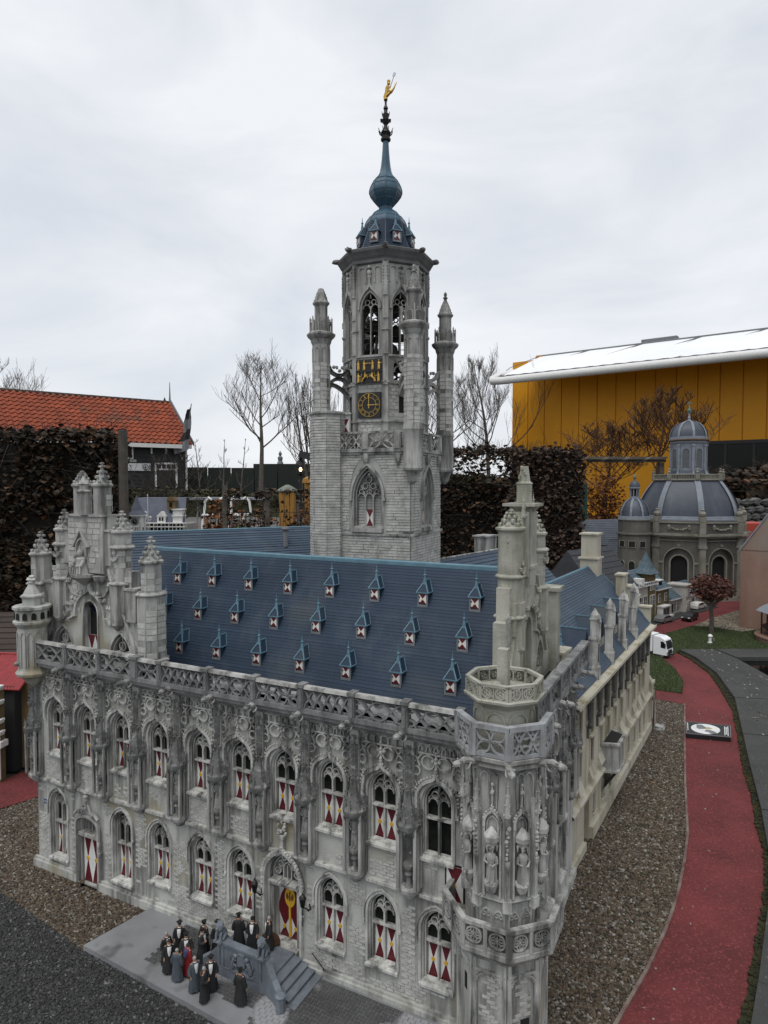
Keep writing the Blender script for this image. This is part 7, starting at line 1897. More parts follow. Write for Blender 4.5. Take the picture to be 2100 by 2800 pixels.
# ------------------------------------------------------------------ pinkish building and garden pavilion at the right edge
M['pink'] = mat('pinkish_plaster', (0.30, 0.165, 0.115), (0.23, 0.14, 0.105), 2.5, 0.9, 0.3, 60, streak=((0.34, 0.23, 0.18), 0.6, 0.45, 0.75, 3), speck=((0.22, 0.20, 0.17), 1.6, 0.5, 0.75))
pk = thing('pink_building', 'plain pinkish plaster model building with a steep gable at the right edge', 'building', (3.08, 5.66, 0), -.62)
b = MB(); b.prism([(0, 0), (1.1, 0), (1.1, .69), (.55, 1.52), (0, .69)], 0, 1.2); b.build('wall', 'pink', pk, smooth=0)
b = MB(); b.band([(-.012, .682), (.55, 1.532), (1.112, .682)], .012, -.008, 1.22); b.build('roof_edge', 'leadpale', pk, smooth=0)
b = MB(); b.box(0, 1.1, -.003, 0, .684, .688); b.box(-.003, 1.103, -.012, 0, 0, .02); b.build('wall_joint', mat('pink_joint', (0.16, 0.09, 0.065), None), pk, smooth=0)
gz = thing('pavilion', 'small dark iron bandstand with pale roof, cut by the right edge', 'pavilion', (3.19, 5.12, 0))
b = MB(); b.lathe([(.24, 0), (.24, .045), (.25, .05), (.25, .06), (.235, .062)], 24); b.build('base', 'pink', gz)
b = MB()
for k in range(8):
    a = pi / 8 + k * pi / 4; b.tube([(.20 * cos(a), .20 * sin(a), .06), (.20 * cos(a), .20 * sin(a), .25)], .006, None, 6)
for k in range(48):
    a = k * 2 * pi / 48; b.tube([(.20 * cos(a), .20 * sin(a), .06), (.20 * cos(a), .20 * sin(a), .12)], .0015, None, 3)
b.lathe([(.204, .118), (.204, .124), (.196, .124)], 24); b.lathe([(.21, .235), (.21, .252), (.19, .252)], 8); b.build('railing', 'iron', gz)
b = MB(); b.lathe([(.245, .248), (.20, .285), (.10, .325), (.03, .345), (.01, .38)], 8); b.build('roof', 'leadpale', gz, smooth=0)

# ------------------------------------------------------------------ model houses at the left edge
lh = thing('canal_house', 'narrow ochre model house with a bright red tiled roof left of the town hall', 'house', (-1.597, 2.86, 0), -.1)
M['redtile'] = mat('bright_red_tiles', (0.36, 0.030, 0.034), (0.28, 0.022, 0.026), 40, 0.6)
M['ochre'] = mat('ochre_wall', (0.22, 0.15, 0.065), (0.15, 0.10, 0.045), 14, 0.9)
b = MB(); b.box(-.06, .16, 0, .40, -.0, .375); b.build('wall', 'ochre', lh, smooth=0)
b = MB(); b.box(-.30, -.0, -.045, .0, 0, .375); b.build('side_wall', mat('dark_grey_render', (0.035, 0.037, 0.04), (0.028, 0.03, 0.032), 8, 0.9), lh, smooth=0)
rt = MB().add([(-.30, -.055, .362), (.03, -.055, .362), (.03, .12, .468), (-.30, .12, .468), (.03, .3, .36), (-.30, .3, .36)], [(0, 1, 2, 3), (3, 2, 4, 5)]).build('roof', 'redtile', lh, smooth=0)
tm = MB(); tm.add([(0, 0, 0), (.007, 0, .0035), (.014, 0, 0), (.014, .0205, .0125), (.007, .0205, .0155), (0, .0205, .0125), (0, 0, -.002), (.014, 0, -.002)], [(0, 1, 4, 5), (1, 2, 3, 4), (6, 7, 2, 1, 0)]); TILE = tm.mesh('roof_tile', 'redtile', 0)
for j in range(9):
    for i in range(14): link('roof_tile', TILE, rt, (.028 - .0145 * (i + 1), -.057 + .0195 * j, .364 + .0118 * j))
b = MB(); b.tube([(-.30, .122, .473), (.032, .122, .473)], .007, None, 6); b.build('ridge_tiles', 'redtile', rt)
f = MB(); g = MB(); win(f, g, .055, .10, .21, .045, 0, 3); fo = f.build('window', 'white', lh, smooth=0); g.build('glass', 'glass', fo, smooth=0)
MB().box(.035, .04, -.002, 0, .28, .32).build('slit', 'void', lh, smooth=0)
wh_ = thing('canal_house', 'white trimmed model house cut by the left edge of the picture', 'house', (-1.600, 2.70, 0), -.15)
b = MB(); b.box(-.35, 0, 0, .03, 0, .40); b.build('wall', 'brickyellow', wh_, smooth=0)
b = MB()
for z in (.405, .345, .265, .215): b.box(-.36, .010, -.012, .02, z, z + .008); b.box(-.36, .006, -.008, .02, z - .01, z)
b.box(-.01, .002, -.006, .0, .02, .2); b.box(-.36, .014, -.014, .03, .155, .18); b.build('cornice', 'white', wh_, smooth=0)
MB().box(-.10, -.012, -.003, 0, .03, .15).build('window', 'glass', wh_, smooth=0)
bh = thing('brown_roof_house', 'wide brown tiled roof behind the left end of the town hall', 'house', (-2.9, 3.75, 0), .06)
b = MB(); b.box(0, 1.5, .05, .7, 0, .22); b.build('wall', 'ochre', bh, smooth=0)
M['brownroof'] = mat('brown_roof', (0.062, 0.042, 0.032), (0.040, 0.028, 0.022), 6, 0.9, 0.5, 30)
b = MB(); b.add([(0, 0, .215), (1.55, 0, .215), (1.3, .45, .42), (0, .45, .42), (1.55, .8, .2), (0, .8, .2)], [(0, 1, 2, 3), (3, 2, 4, 5), (1, 4, 2)]); r_ = b.build('roof', 'brownroof', bh, smooth=0)
courses(r_, (0, 0, .217), (1.55, 0, .217), (1.3, .45, .422), (0, .45, .422), 9, 'brownroof', .006, name='roof_course')
b = MB(); b.tube([(1.55, 0, .22), (1.3, .45, .428)], .012, None, 5); b.build('hip_tiles', 'greytile', r_)

# ------------------------------------------------------------------ hedges with dry leaves
def hedge(name, label, x0, x1, y0, y1, z0, z1, n, ls, m, seed, core=True, gap=0.0, twigs=120, corem='moss', rot=0.0, cat='hedge'):
    t = thing(name, label, cat, (x0, y0, 0), rot); rr = random.Random(seed); W_, D_ = x1 - x0, y1 - y0
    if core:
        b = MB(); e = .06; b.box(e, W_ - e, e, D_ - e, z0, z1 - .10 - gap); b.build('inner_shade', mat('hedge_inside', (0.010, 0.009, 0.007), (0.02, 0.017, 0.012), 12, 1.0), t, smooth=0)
    b = MB(); pts = []
    for i in range(n):
        x, y, z = rr.uniform(-.02, W_ + .02), 0, rr.uniform(z0, z1)
        k = rr.random()
        if k < .62: y = rr.gauss(.01, .035)
        elif k < .74: y = rr.uniform(0, D_); z = z1 + rr.gauss(-.02, .03)
        elif k < .88: x = (W_ if rr.random() < .5 else 0) + rr.gauss(0, .03); y = rr.uniform(0, D_)
        else: y = rr.uniform(0, D_)
        v = noise.noise((x * 3 + seed, y * 3, z * 3))
        if v < -.12 and rr.random() < .75: continue
        if gap and z > z1 - gap and rr.random() < .45: continue
        pts.append((x, y + .05 * noise.noise((x * 4, z * 4, seed)), z + (.05 * noise.noise((x * 6, seed, 0)) if z > z1 - .1 else 0)))
    leaves(b, pts, ls * .6, ls * 1.3, rr); b.build('leaves', m, t, smooth=0, kind='stuff')
    b = MB()
    for i in range(twigs):
        x = rr.uniform(0, W_); z = rr.uniform(z0, z1); p = Vector((x, rr.uniform(-.03, .05), z)); d = Vector((rr.uniform(-1, 1), rr.uniform(-.4, .2), rr.uniform(-.3, 1))).normalized(); l = rr.uniform(.08, .35)
        b.tube([p, p + d * l * .5 + Vector((0, 0, .01)), p + d * l], .004, .0015, 3)
    for i in range(twigs // 3):
        x = rr.uniform(0, W_); b.tube([(x, D_ * .5, z1 - .1), (x + rr.uniform(-.05, .05), D_ * .4, z1 + rr.uniform(0, .14))], .003, .001, 3)
    b.build('twigs', 'bark2', t, smooth=0, kind='stuff')
    return t
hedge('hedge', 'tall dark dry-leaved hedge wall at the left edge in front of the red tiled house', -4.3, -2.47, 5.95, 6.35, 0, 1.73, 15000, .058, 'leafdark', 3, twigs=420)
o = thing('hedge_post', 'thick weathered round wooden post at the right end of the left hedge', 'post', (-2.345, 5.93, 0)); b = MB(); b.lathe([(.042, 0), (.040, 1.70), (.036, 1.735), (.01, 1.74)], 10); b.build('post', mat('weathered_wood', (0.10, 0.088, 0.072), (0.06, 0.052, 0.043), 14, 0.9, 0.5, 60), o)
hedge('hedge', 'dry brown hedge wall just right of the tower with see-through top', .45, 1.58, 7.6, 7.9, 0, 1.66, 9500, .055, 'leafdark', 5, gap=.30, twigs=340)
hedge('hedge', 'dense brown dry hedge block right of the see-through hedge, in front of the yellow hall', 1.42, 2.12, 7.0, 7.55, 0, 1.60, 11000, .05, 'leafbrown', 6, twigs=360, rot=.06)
# low ivy trellis left of the tower
tr_ = thing('ivy_trellis', 'low see-through trellis with dry ivy leaves left of the tower', 'trellis', (-1.69, 7.0, 0)); rr = random.Random(14)
for x in (0, .45, .92):
    b = MB(); b.box(x - .025, x + .025, -.02, .02, 0, 1.24 if x == 0 else 1.19); b.build('post', 'bark', tr_, smooth=0)
b = MB()
for z in (.55, .75, .95, 1.16): b.tube([(0, 0, z), (.95, 0, z)], .004, None, 4)
for i in range(26): x = .03 + .036 * i; b.tube([(x, 0, .3), (x + rr.uniform(-.03, .03), -.01, .7), (x + rr.uniform(-.04, .04), 0, 1.18)], .005, .003, 4)
b.build('wires', 'bark2', tr_, smooth=0, kind='stuff')
b = MB(); pts = []
for i in range(1900):
    x, z = rr.uniform(0, .96), .45 + .75 * rr.random() ** .8
    if noise.noise((x * 6, z * 6, 2)) > -.15 and (z < .85 or z > 1.1 or rr.random() < .35): pts.append((x, rr.gauss(0, .03), z))
leaves(b, pts, .025, .055, rr); b.build('leaves', 'leafdark', tr_, smooth=0, kind='stuff')
def shrub(name, label, loc, r, h, n, m, seed, ls=.05, cat='shrub'):
    rr = random.Random(seed); t = thing(name, label, cat, loc); b = MB(); pts = []
    for i in range(n):
        a, u, rad = rr.uniform(0, 6.28), rr.uniform(-1, 1), rr.random() ** .4; s_ = sqrt(1 - u * u); w_ = 1 + .35 * noise.noise((cos(a) * 2 + seed, sin(a) * 2, u * 2))
        pts.append((r * rad * s_ * cos(a) * w_, r * rad * s_ * sin(a) * w_, h * .55 + h * .5 * rad * u * w_))
    leaves(b, pts, ls * .6, ls * 1.2, rr); b.build('leaves', m, t, smooth=0, kind='stuff'); c = MB()
    for i in range(40): a = rr.uniform(0, 6.28); q = Vector((cos(a) * r * rr.random(), sin(a) * r * rr.random(), h * rr.uniform(.6, 1.08))); c.tube([(0, 0, 0), tuple(q * .5 + Vector((0, 0, h * .12))), tuple(q)], .008, .002, 3)
    c.build('branches', 'bark2', t, smooth=0); return t
shrub('beech_shrub', 'rusty red-brown shrub beside the model station left of the trellis', (-1.86, 7.3, 0), .20, 1.03, 700, 'leaforange', 1, .05)
shrub('beech_shrub', 'flat orange-brown shrub behind the red-brown one', (-1.80, 7.9, 0), .30, .98, 600, 'leaforange', 2, .05)
shrub('beech_shrub', 'reddish shrub seen through the trellis near its middle', (-1.35, 7.5, 0), .17, .98, 420, 'leaforange', 3, .05)
shrub('beech_shrub', 'reddish shrub seen through the right end of the trellis', (-.92, 7.5, 0), .18, 1.0, 420, 'leaforange', 4, .05)
o = thing('green_kiosk', 'small bright green roofed box left of the trellis post', 'kiosk', (-1.94, 8.0, .6)); b = MB(); b.add([(0, 0, 0), (.26, 0, 0), (.24, .14, .14), (.05, .14, .14)], [(0, 1, 2, 3)]); b.box(.01, .25, .02, .2, -.6, 0); b.build('roof', M.setdefault('green_paint', mat('green_paint', (0.03, 0.22, 0.06), (0.025, 0.17, 0.05), 20, 0.6)), o, smooth=0)
for i in range(9): b = MB(); b.add([(.004 + .005 * i, -.004 + .0155 * i, .0155 * i + .002), (.256 - .002 * i, -.004 + .0155 * i, .0155 * i + .002), (.256 - .002 * i, .010 + .0155 * i, .0155 * i + .013), (.004 + .005 * i, .010 + .0155 * i, .0155 * i + .013)], [(0, 1, 2, 3)]); b.build('roof_slat', 'green_paint', o, smooth=0)

# ------------------------------------------------------------------ model station with clock pavilion
stn = thing('model_station', 'long pale model seaside hotel with blue mansard roof and small clock pavilion', 'building', (-2.93, 7.2, -.03))
M['mansard'] = mat('mansard_slate', (0.12, 0.14, 0.19), (0.085, 0.10, 0.14), 10, 0.7)
b = MB(); b.box(0, .75, .0, .5, 0, .84); b.build('wall', 'cream', stn, smooth=0)
b = MB(); b.add([(-.01, -.02, .86), (.76, -.02, .86), (.74, .03, .96), (.01, .03, .96)], [(0, 1, 2, 3)]); b.add([(.14, .05, .95), (.74, .05, .95), (.72, .16, 1.13), (.17, .16, 1.13), (.72, .4, 1.13), (.17, .4, 1.13)], [(0, 1, 2, 3), (3, 2, 4, 5)]); b.build('roof', 'mansard', stn, smooth=0)
b = MB(); b.box(-.02, .77, -.10, .0, .815, .825); b.box(-.02, .77, -.10, .0, .855, .863)
for i in range(20): b.box(-.015 + .041 * i, -.010 + .041 * i, -.098, -.092, .76, .86)
b.box(-.02, .77, -.098, -.094, .775, .781)
for i in range(5): x = .09 + .14 * i; b.box(x - .011, x + .011, -.012, .03, .885, .918); b.prism([(x - .015, .918), (x + .015, .918), (x, .934)], -.015, .03)
for x, w_ in ((.30, .03), (.50, .045)): b.box(x - w_, x + w_, -.03, .06, .86, .93); b.prism([(x - w_ - .008, .93), (x + w_ + .008, .93), (x, .985)], -.035, .08)
b.box(.63, .73, -.04, .1, .86, 1.0); b.box(.62, .74, -.05, .1, .93, .94); b.box(.62, .74, -.05, .1, 1.0, 1.01); b.build('veranda', 'white', stn, smooth=0)
g = MB()
for x in (.30, .485, .515): g.box(x - .010, x + .010, -.0315, -.030, .88, .92)
for i in range(5): x = .09 + .14 * i; g.box(x - .006, x + .006, -.0135, -.012, .892, .912)
for i in range(9): g.box(.03 + .08 * i, .08 + .08 * i, -.002, -.0005, .775, .85)
g.build('glass', 'glass', stn, smooth=0)
b = MB(); b.box(.55, .63, .02, .12, 1.0, 1.10); b.prism([(.54, 1.10), (.64, 1.10), (.62, 1.14), (.56, 1.14)], .01, .13); b.build('ochre_dormer', 'ochre', stn, smooth=0); MB().box(.575, .605, .0185, .0195, 1.03, 1.08).build('glass', 'glass', stn, smooth=0)
cp_ = thing('clock_pavilion', 'white clock pavilion with steep blue pyramid roof before the model hotel', 'pavilion', (-2.575, 6.85, -.05))
b = MB(); b.box(-.075, .075, -.075, .075, 0, .78); b.build('base', 'mansard', cp_, smooth=0)
b = MB(); b.box(-.07, .07, -.07, .07, .78, .80); b.box(-.08, .08, -.08, .08, .97, .985)
for sx in (-1, 1):
    for sy in (-1, 1): b.box(sx * .06 - .01, sx * .06 + .01, sy * .06 - .01, sy * .06 + .01, .80, .97)
for i in range(7): b.box(-.055 + .017 * i, -.047 + .017 * i, -.068, -.062, .80, .855)
b.box(-.065, .065, -.07, -.06, .855, .862); b.box(-.055, .055, -.06, .06, .862, .97); b.build('frame', 'white', cp_, smooth=0)
b = MB(Matrix.Translation((0, -.0615, .915)) @ Matrix.Rotation(pi / 2, 4, 'X')); b.lathe([(.038, 0), (.038, .003)], 20); b.build('clock', 'black', cp_)
b = MB(); b.band(arc(0, .915, .030, 0, 2 * pi, 18)[:-1], .003, -.067, -.0645, True); b.band([(0, .915), (0, .938)], .003, -.067, -.0645); b.band([(0, .915), (.016, .915)], .003, -.067, -.0645); b.build('clock_hand', 'white', cp_, smooth=0)
b = MB(); b.lathe([(.115, .985), (.07, 1.03), (.035, 1.10), (.005, 1.185)], 4, rot=pi / 4); b.build('roof', 'mansard', cp_, smooth=0)
o = thing('flagpole', 'thin white pole beside the clock pavilion', 'pole', (-2.46, 6.85, 0)); b = MB(); b.tube([(0, 0, 0), (0, 0, 1.15)], .006, .004, 6); b.build('pole', 'white', o)

# ------------------------------------------------------------------ park furniture in the middle distance
def chair_frame(loc, rot, label):
    t = thing('garden_chair', label, 'chair', loc, rot, 'white tubular chairs on the terrace'); b = MB()
    for sx in (-.24, .24): b.tube([(sx, .1, 0), (sx * .9, .06, .40), (sx * .8, .02, .68), (sx * .55, .0, .76), (sx * .3, -.05, .72)], .022, None, 6); b.tube([(sx, -.30, 0), (sx * .9, -.26, .42), (sx * .85, .06, .45)], .02, None, 6)
    b.build('frame', 'white', t); b = MB(); b.box(-.24, .24, -.28, .08, .42, .45); b.build('seat', 'white', t, smooth=0); return t
chair_frame((-3.12, 12.2, .25), .2, 'white tubular chair on the terrace, left of the trellis post'); 
chair_frame((-2.72, 12.4, .25), -.3, 'white tubular chair on the terrace, nearest the trellis post')
chair_frame((-5.35, 12.6, .25), .3, 'white tubular chair in front of the black wooden house')
tb_ = thing('picnic_table', 'grey terrace table with metal legs behind the white chairs', 'table', (-3.0, 13.0, .25)); b = MB(); b.box(-.75, .75, -.35, .35, .70, .74); b.build('top', 'greyframe', tb_, smooth=0); b = MB()
for sx in (-.65, .65): b.tube([(sx, -.3, 0), (sx, 0, .7), (sx, .3, 0)], .02, None, 5)
b.build('legs', 'greyframe', tb_)
bn = thing('park_bench', 'slatted grey wooden bench seen above the trellis', 'bench', (-1.1, 12.6, .50))
for i in range(14): b = MB(); b.box(-.50 + .075 * i, -.46 + .075 * i, 0, .03, .42, .80); b.build('slat', 'bark', bn, smooth=0)
b = MB(); b.box(-.54, .58, -.01, .04, .80, .84); b.box(-.54, .58, -.42, .02, .40, .43)
for x in (-.52, .54): b.box(x, x + .05, -.42, .04, 0, .45)
b.build('frame', 'bark', bn, smooth=0)
sheet('terrace', [(-8, 10), (2, 10), (2, 20), (-8, 20)], .25, mat('terrace_grey', (0.13, 0.125, 0.115), (0.09, 0.088, 0.08), 2, 0.9), thick=.3)
pi_ = thing('yellow_pillar', 'ochre yellow round-capped gate pillar just left of the tower', 'pillar', (-1.32, 9.0, 0)); b = MB(); b.box(-.10, .10, -.10, .10, 0, 1.15); OCHRE = mat('ochre_plaster', (0.42, 0.21, 0.035), (0.32, 0.155, 0.03), 4, 0.85); b.build('shaft', OCHRE, pi_, smooth=0)
b = MB(); b.lathe([(.14, 1.15), (.145, 1.165), (.12, 1.19), (.06, 1.225), (.02, 1.245)], 12); b.build('cap', mat('mossy_concrete', (0.24, 0.27, 0.23), (0.15, 0.17, 0.14), 14, 0.9), pi_)
pi2 = thing('yellow_pillar', 'shorter ochre wall stub against the left edge of the tower', 'pillar', (-1.02, 9.4, 0)); b = MB(); b.box(-.10, .14, -.1, .1, 0, 1.27); b.lathe([(.15, 1.27), (.14, 1.33), (.06, 1.37)], 10); b.build('shaft', OCHRE, pi2, smooth=0)
sl = thing('street_lamp', 'old lantern street lamp with a lit bulb just left of the tower', 'street lamp', (-1.24, 9.8, 0)); b = MB(); b.lathe([(.05, 0), (.03, .1), (.02, .3), (.018, 1.38)], 8); b.build('pole', 'iron', sl)
b = MB(); b.lathe([(.035, 1.38), (.06, 1.40), (.062, 1.405)], 6); b.lathe([(.085, 1.54), (.05, 1.60), (.03, 1.605), (.03, 1.63), (.01, 1.67)], 6)
for k in range(6): a = k * pi / 3; b.tube([(.056 * cos(a), .056 * sin(a), 1.40), (.082 * cos(a), .082 * sin(a), 1.545)], .005, None, 4)
b.build('lantern', 'iron', sl, smooth=0)
em = bpy.data.materials.new('lit_bulb'); em.use_nodes = True; em.node_tree.nodes['Principled BSDF'].inputs['Emission Color'].default_value = (1, .72, .35, 1); em.node_tree.nodes['Principled BSDF'].inputs['Emission Strength'].default_value = 6
b = MB(); b.blob((0, 0, 1.47), .022, (1, 1, 1.3), None, 8, 6); b.build('bulb', em, sl)
fl_ = thing('floodlight', 'boxy black floodlight on a post beside the street lamp', 'floodlight', (-1.08, 9.8, 0)); b = MB(); b.tube([(0, 0, 0), (0, 0, 1.62)], .015, None, 6); b.build('pole', 'iron', fl_); b = MB(Matrix.Translation((-.02, 0, 1.66)) @ Matrix.Rotation(.25, 4, 'Y')); b.box(-.16, .14, -.08, .08, -.05, .05); b.build('lamp_head', 'darkplastic', fl_, smooth=0)

# ------------------------------------------------------------------ black wooden house with red pantiles
rh = thing('wooden_house', 'black boarded wooden house with orange-red pantile roof and white trim', 'house', (-8.40, 28.0, 0), .66)
M['blackboard'] = mat('black_boards', (0.014, 0.015, 0.016), (0.022, 0.023, 0.024), 6, 0.7)
M['pantile'] = mat('orange_pantile', (0.34, 0.070, 0.024), (0.25, 0.050, 0.019), 1.6, 0.8, 0.3, 20, hue_by_object=.22, speck=((0.14, 0.045, 0.022), 1.1, 0.56, 0.7))
RW = 9.0
b = MB(); b.box(-RW, 0, 0, 5, .2, 3.0)
b.add([(0, 0, 3.0), (0, 5, 3.0), (0, 2.5, 5.2)], [(0, 1, 2)]); wl_ = b.build('wall', 'blackboard', rh, smooth=0)
for i in range(16): q = MB(); q.add([(-RW, -.03, .5 + .155 * i), (0, -.03, .5 + .155 * i), (0, -.006, .655 + .155 * i), (-RW, -.006, .655 + .155 * i), (0, 0, .5 + .155 * i), (-RW, 0, .5 + .155 * i)], [(0, 1, 2, 3), (5, 4, 1, 0)]); q.build('board', 'blackboard', wl_, smooth=0)
A = Vector((-RW, -.35, 2.92)); up_ = Vector((0, 2.0, 1.92)); sl_ = up_.length
rf = MB().add([(-RW, -.35, 2.88), (.15, -.35, 2.88), (-.1, 1.65, 4.80), (-RW, 1.65, 4.80), (-.1, 5.3, 2.9), (-RW, 5.3, 2.9)], [(0, 1, 2, 3), (3, 2, 4, 5)]).build('roof', 'pantile', rh, smooth=0)
# one pantile: an S-wave sheet with thickness at its lower lip
tw_, tl_ = .235, .235; nrm = Vector((0, -1.92, 2.0)).normalized(); us = up_.normalized()
def tile_verts(o_):
    vs = []
    for k in range(7):
        s_ = k / 6; h = .035 * sin(2 * pi * s_ + .6) + .03
        for t, e in ((0, .035), (1.06, .0)): vs.append(o_ + Vector((s_ * tw_, 0, 0)) + us * (t * tl_) + nrm * (h + e))
    for k in range(7): s_ = k / 6; vs.append(o_ + Vector((s_ * tw_, 0, 0)) + nrm * (.035 * sin(2 * pi * s_ + .6) + .03 + .005))
    return vs, [(2 * k, 2 * k + 2, 2 * k + 3, 2 * k + 1) for k in range(6)] + [(14 + k, 15 + k, 2 * k + 2, 2 * k) for k in range(6)]
v_, f_ = tile_verts(Vector((0, 0, 0))); tm = MB(); tm.add(v_, f_); PT = tm.mesh('roof_tile', 'pantile', 60)
rest = MB(); nt_ = 0
for j in range(12):
    xr = .13 - .02 * j
    for i in range(38):
        o_ = Vector((xr - tw_ * (i + 1), -.37, 2.90)) + us * (tl_ * j) + Vector((random.uniform(-.006, .006), 0, 0))
        if i < 25: link('roof_tile', PT, rf, o_)
        else: v2, f2 = tile_verts(o_); rest.add(v2, f2)
rest.build('roof_tiles', 'pantile', rf, kind='stuff', smooth=60)
b = MB()
for i in range(20): x = -.12 - .46 * i; b.tube([(x, 1.66, 4.84), (x - .48, 1.66, 4.83)], .085, .10, 8)
b.build('ridge_tiles', 'brownroof', rf)
b = MB(); b.box(-RW, .10, -.42, -.33, 2.74, 2.90); b.box(-.04, .03, -.06, .0, .2, 2.9); b.box(-.20, -.16, -.06, .0, 2.3, 2.4)
for x in (-.9, -1.5): b.box(x, x + .05, -.10, -.03, 2.5, 2.75)
b.build('white_trim', 'white', rh, smooth=0)
b = MB(); b.add([(.17, -.40, 2.86), (.21, -.40, 2.86), (-.04, 1.68, 4.9), (-.10, 1.68, 4.9), (.17, -.40, 3.02), (-.10, 1.68, 5.06), (.21, -.40, 3.02), (-.04, 1.68, 5.06)], [(0, 1, 2, 3), (4, 5, 7, 6), (1, 6, 7, 2), (0, 3, 5, 4)]); b.tube([(-.06, 1.66, 4.9), (-.06, 1.66, 5.75)], .04, .012, 6); b.build('barge_board', 'greyframe', rh, smooth=0)
b = MB(); b.box(-1.34, -1.27, -.06, 0, .5, 2.15); b.box(-.48, -.40, -.06, 0, .5, 2.15); b.box(-1.34, -.40, -.062, 0, 2.08, 2.15); b.box(-1.34, -.40, -.05, 0, 1.84, 1.90)
for x in (-1.08, -.88, -.68): b.box(x, x + .03, -.05, 0, 1.9, 2.09)
b.build('door_frame', 'white', rh, smooth=0); MB().box(-1.27, -.48, -.035, -.03, .5, 2.1).build('door', 'black', rh, smooth=0)
b = MB(); b.box(-3.2, -2.20, -.06, 0, 2.28, 2.33); b.box(-2.25, -2.20, -.06, 0, 2.28, 2.9); b.build('window', 'white', rh, smooth=0)
b = MB(); b.box(-3.6, -1.52, -.07, -.02, 1.80, 2.10); b.build('sign_board', 'white', rh, smooth=0)
b = MB(); b.band(arc(-1.73, 1.95, .11, 0, 2 * pi, 18)[:-1], .03, -.085, -.07, True); b.band([(-1.79, 1.95), (-1.67, 1.95)], .03, -.085, -.07); b.band([(-1.73, 1.87), (-1.73, 2.03)], .03, -.085, -.07); b.box(-1.57, -1.54, -.085, -.07, 1.85, 2.05); b.build('sign_emblem', 'greyframe', rh, smooth=0)
fc = bpy.data.curves.new('lettering', 'FONT'); fc.body = 'Expositie'; fc.size = .21; fc.extrude = .01; fc.align_x = 'RIGHT'
fo = bpy.data.objects.new('lettering', fc); COL.objects.link(fo); fo.parent = rh; fo.location = (-2.08, -.06, 2.15); fo.rotation_euler = (pi / 2, 0, 0); fc.materials.append(M['white'])
fg = thing('flag', 'dark drooping striped flag on a slanting pole at the corner of the wooden house', 'flag', (-8.22, 27.6, 2.6)); b = MB(); b.tube([(-.1, 0, 0), (.22, -.1, 2.0)], .03, .02, 6); b.build('pole', 'greyframe', fg)
b = MB(); vs = []
for i in range(9):
    for j in range(5): t = i / 8; vs.append((.16 - .03 * t - j * (.11 + .03 * sin(t * 9)) * (.3 + t) + .05 * sin(j * 2 + t * 5), -.12 + .08 * sin(j * 1.7 + t * 3), 1.85 - 1.75 * t - .05 * j))
b.mi = 0
for i in range(8):
    for j in range(4): b.mi = (i // 2) % 2; k = i * 5 + j; q = len(b.f); b.f.append((k, k + 1, k + 6, k + 5)); b.m.append(b.mi)
b.v = vs; b.build('cloth', ['blackboard', 'greyframe'], fg)

# ------------------------------------------------------------------ fence, banks and far trees
fn = thing('dark_fence', 'long dark green screen fence behind the park on the left', 'fence', (-10.5, 31, 0))
M['fence'] = mat('dark_green_fence', (0.012, 0.020, 0.015), (0.018, 0.026, 0.02), .8, 0.8)
for i in range(11): b = MB(); b.box(i * 1.1 + .02, i * 1.1 + 1.08, 0, .08, 0, 2.06 - .012 * i); b.build('fence_panel', 'fence', fn, smooth=0)
b = MB(); b.box(4.3, 7.0, .3, 2.0, 0, 2.22); b.build('shed', 'fence', fn, smooth=0)
sh_ = thing('roof_finial', 'tiny pale steeple finial on the dark shed behind the fence', 'finial', (-5.0, 31.8, 2.2)); b = MB(); b.lathe([(.16, 0), (.14, .12), (.10, .16), (.13, .34), (.05, .42), (.09, .52), (.01, .66)], 8); b.build('finial', 'greyframe', sh_)
def bank(name, label, x0, x1, y0, y1, h, n, ls, m, seed):
    t = MB(); rr = random.Random(seed); pts = []
    for i in range(n):
        x = rr.uniform(x0, x1); y = rr.uniform(y0, y1); hh = h * (.75 + .3 * noise.noise((x * .6, y * .6, seed)))
        pts.append((x, y, hh * rr.random() ** .5))
    leaves(t, pts, ls * .6, ls * 1.4, rr)
    k = 24; vs = []; fs = []
    for i in range(k + 1):
        x = x0 + (x1 - x0) * i / k; hh = h * .82 * (.75 + .3 * noise.noise((x * .6, y0 * .6, seed))); vs += [(x, y0, 0), (x, y0 + .15, hh), (x, y1, hh)]
    for i in range(k): fs += [(i * 3, i * 3 + 3, i * 3 + 4, i * 3 + 1), (i * 3 + 1, i * 3 + 4, i * 3 + 5, i * 3 + 2)]
    t.add(vs, fs); o = t.build(name, m, smooth=0, kind='stuff'); o['label'] = label; return o
bank('shrub_bank', 'olive brown bank of low shrubs between the terrace and the dark fence', -9.2, 0.5, 21, 23, 1.35, 9000, .16, 'leafolive', 1)
bank('far_woods', 'far dark tree line along the horizon', -120, 120, 90, 96, 3.2, 9000, 1.0, 'leafolive', 4)
bank('far_woods', 'dark undergrowth behind the domed church and the glass front', 7.5, 14, 13.5, 15.5, 1.9, 9000, .14, 'leafdark', 6)
bare_tree('bare_tree', 'tall bare tree with a single pale trunk between the wooden house and the tower', (-5.0, 27.0, 0), 6.0, .13, 4, lev=4, kids=4, spread=.45, up=.14, m='bark', first=.42, limbs=13, llen=.56, minr=.0042)
bare_tree('bare_tree', 'bare many-stemmed tree close to the left edge of the tower', (-3.0, 28.0, 0), 5.6, .17, 9, lev=3, kids=4, spread=.26, up=.5, m='bark', first=.2, stems=7, limbs=8, llen=.5, minr=.0042)
bare_tree('bare_tree', 'slim bare tree showing above the see-through hedge right of the tower', (4.55, 28.0, 0), 6.3, .11, 12, lev=4, kids=4, spread=.38, up=.32, m='bark', first=.33, limbs=18, llen=.46, minr=.0042)
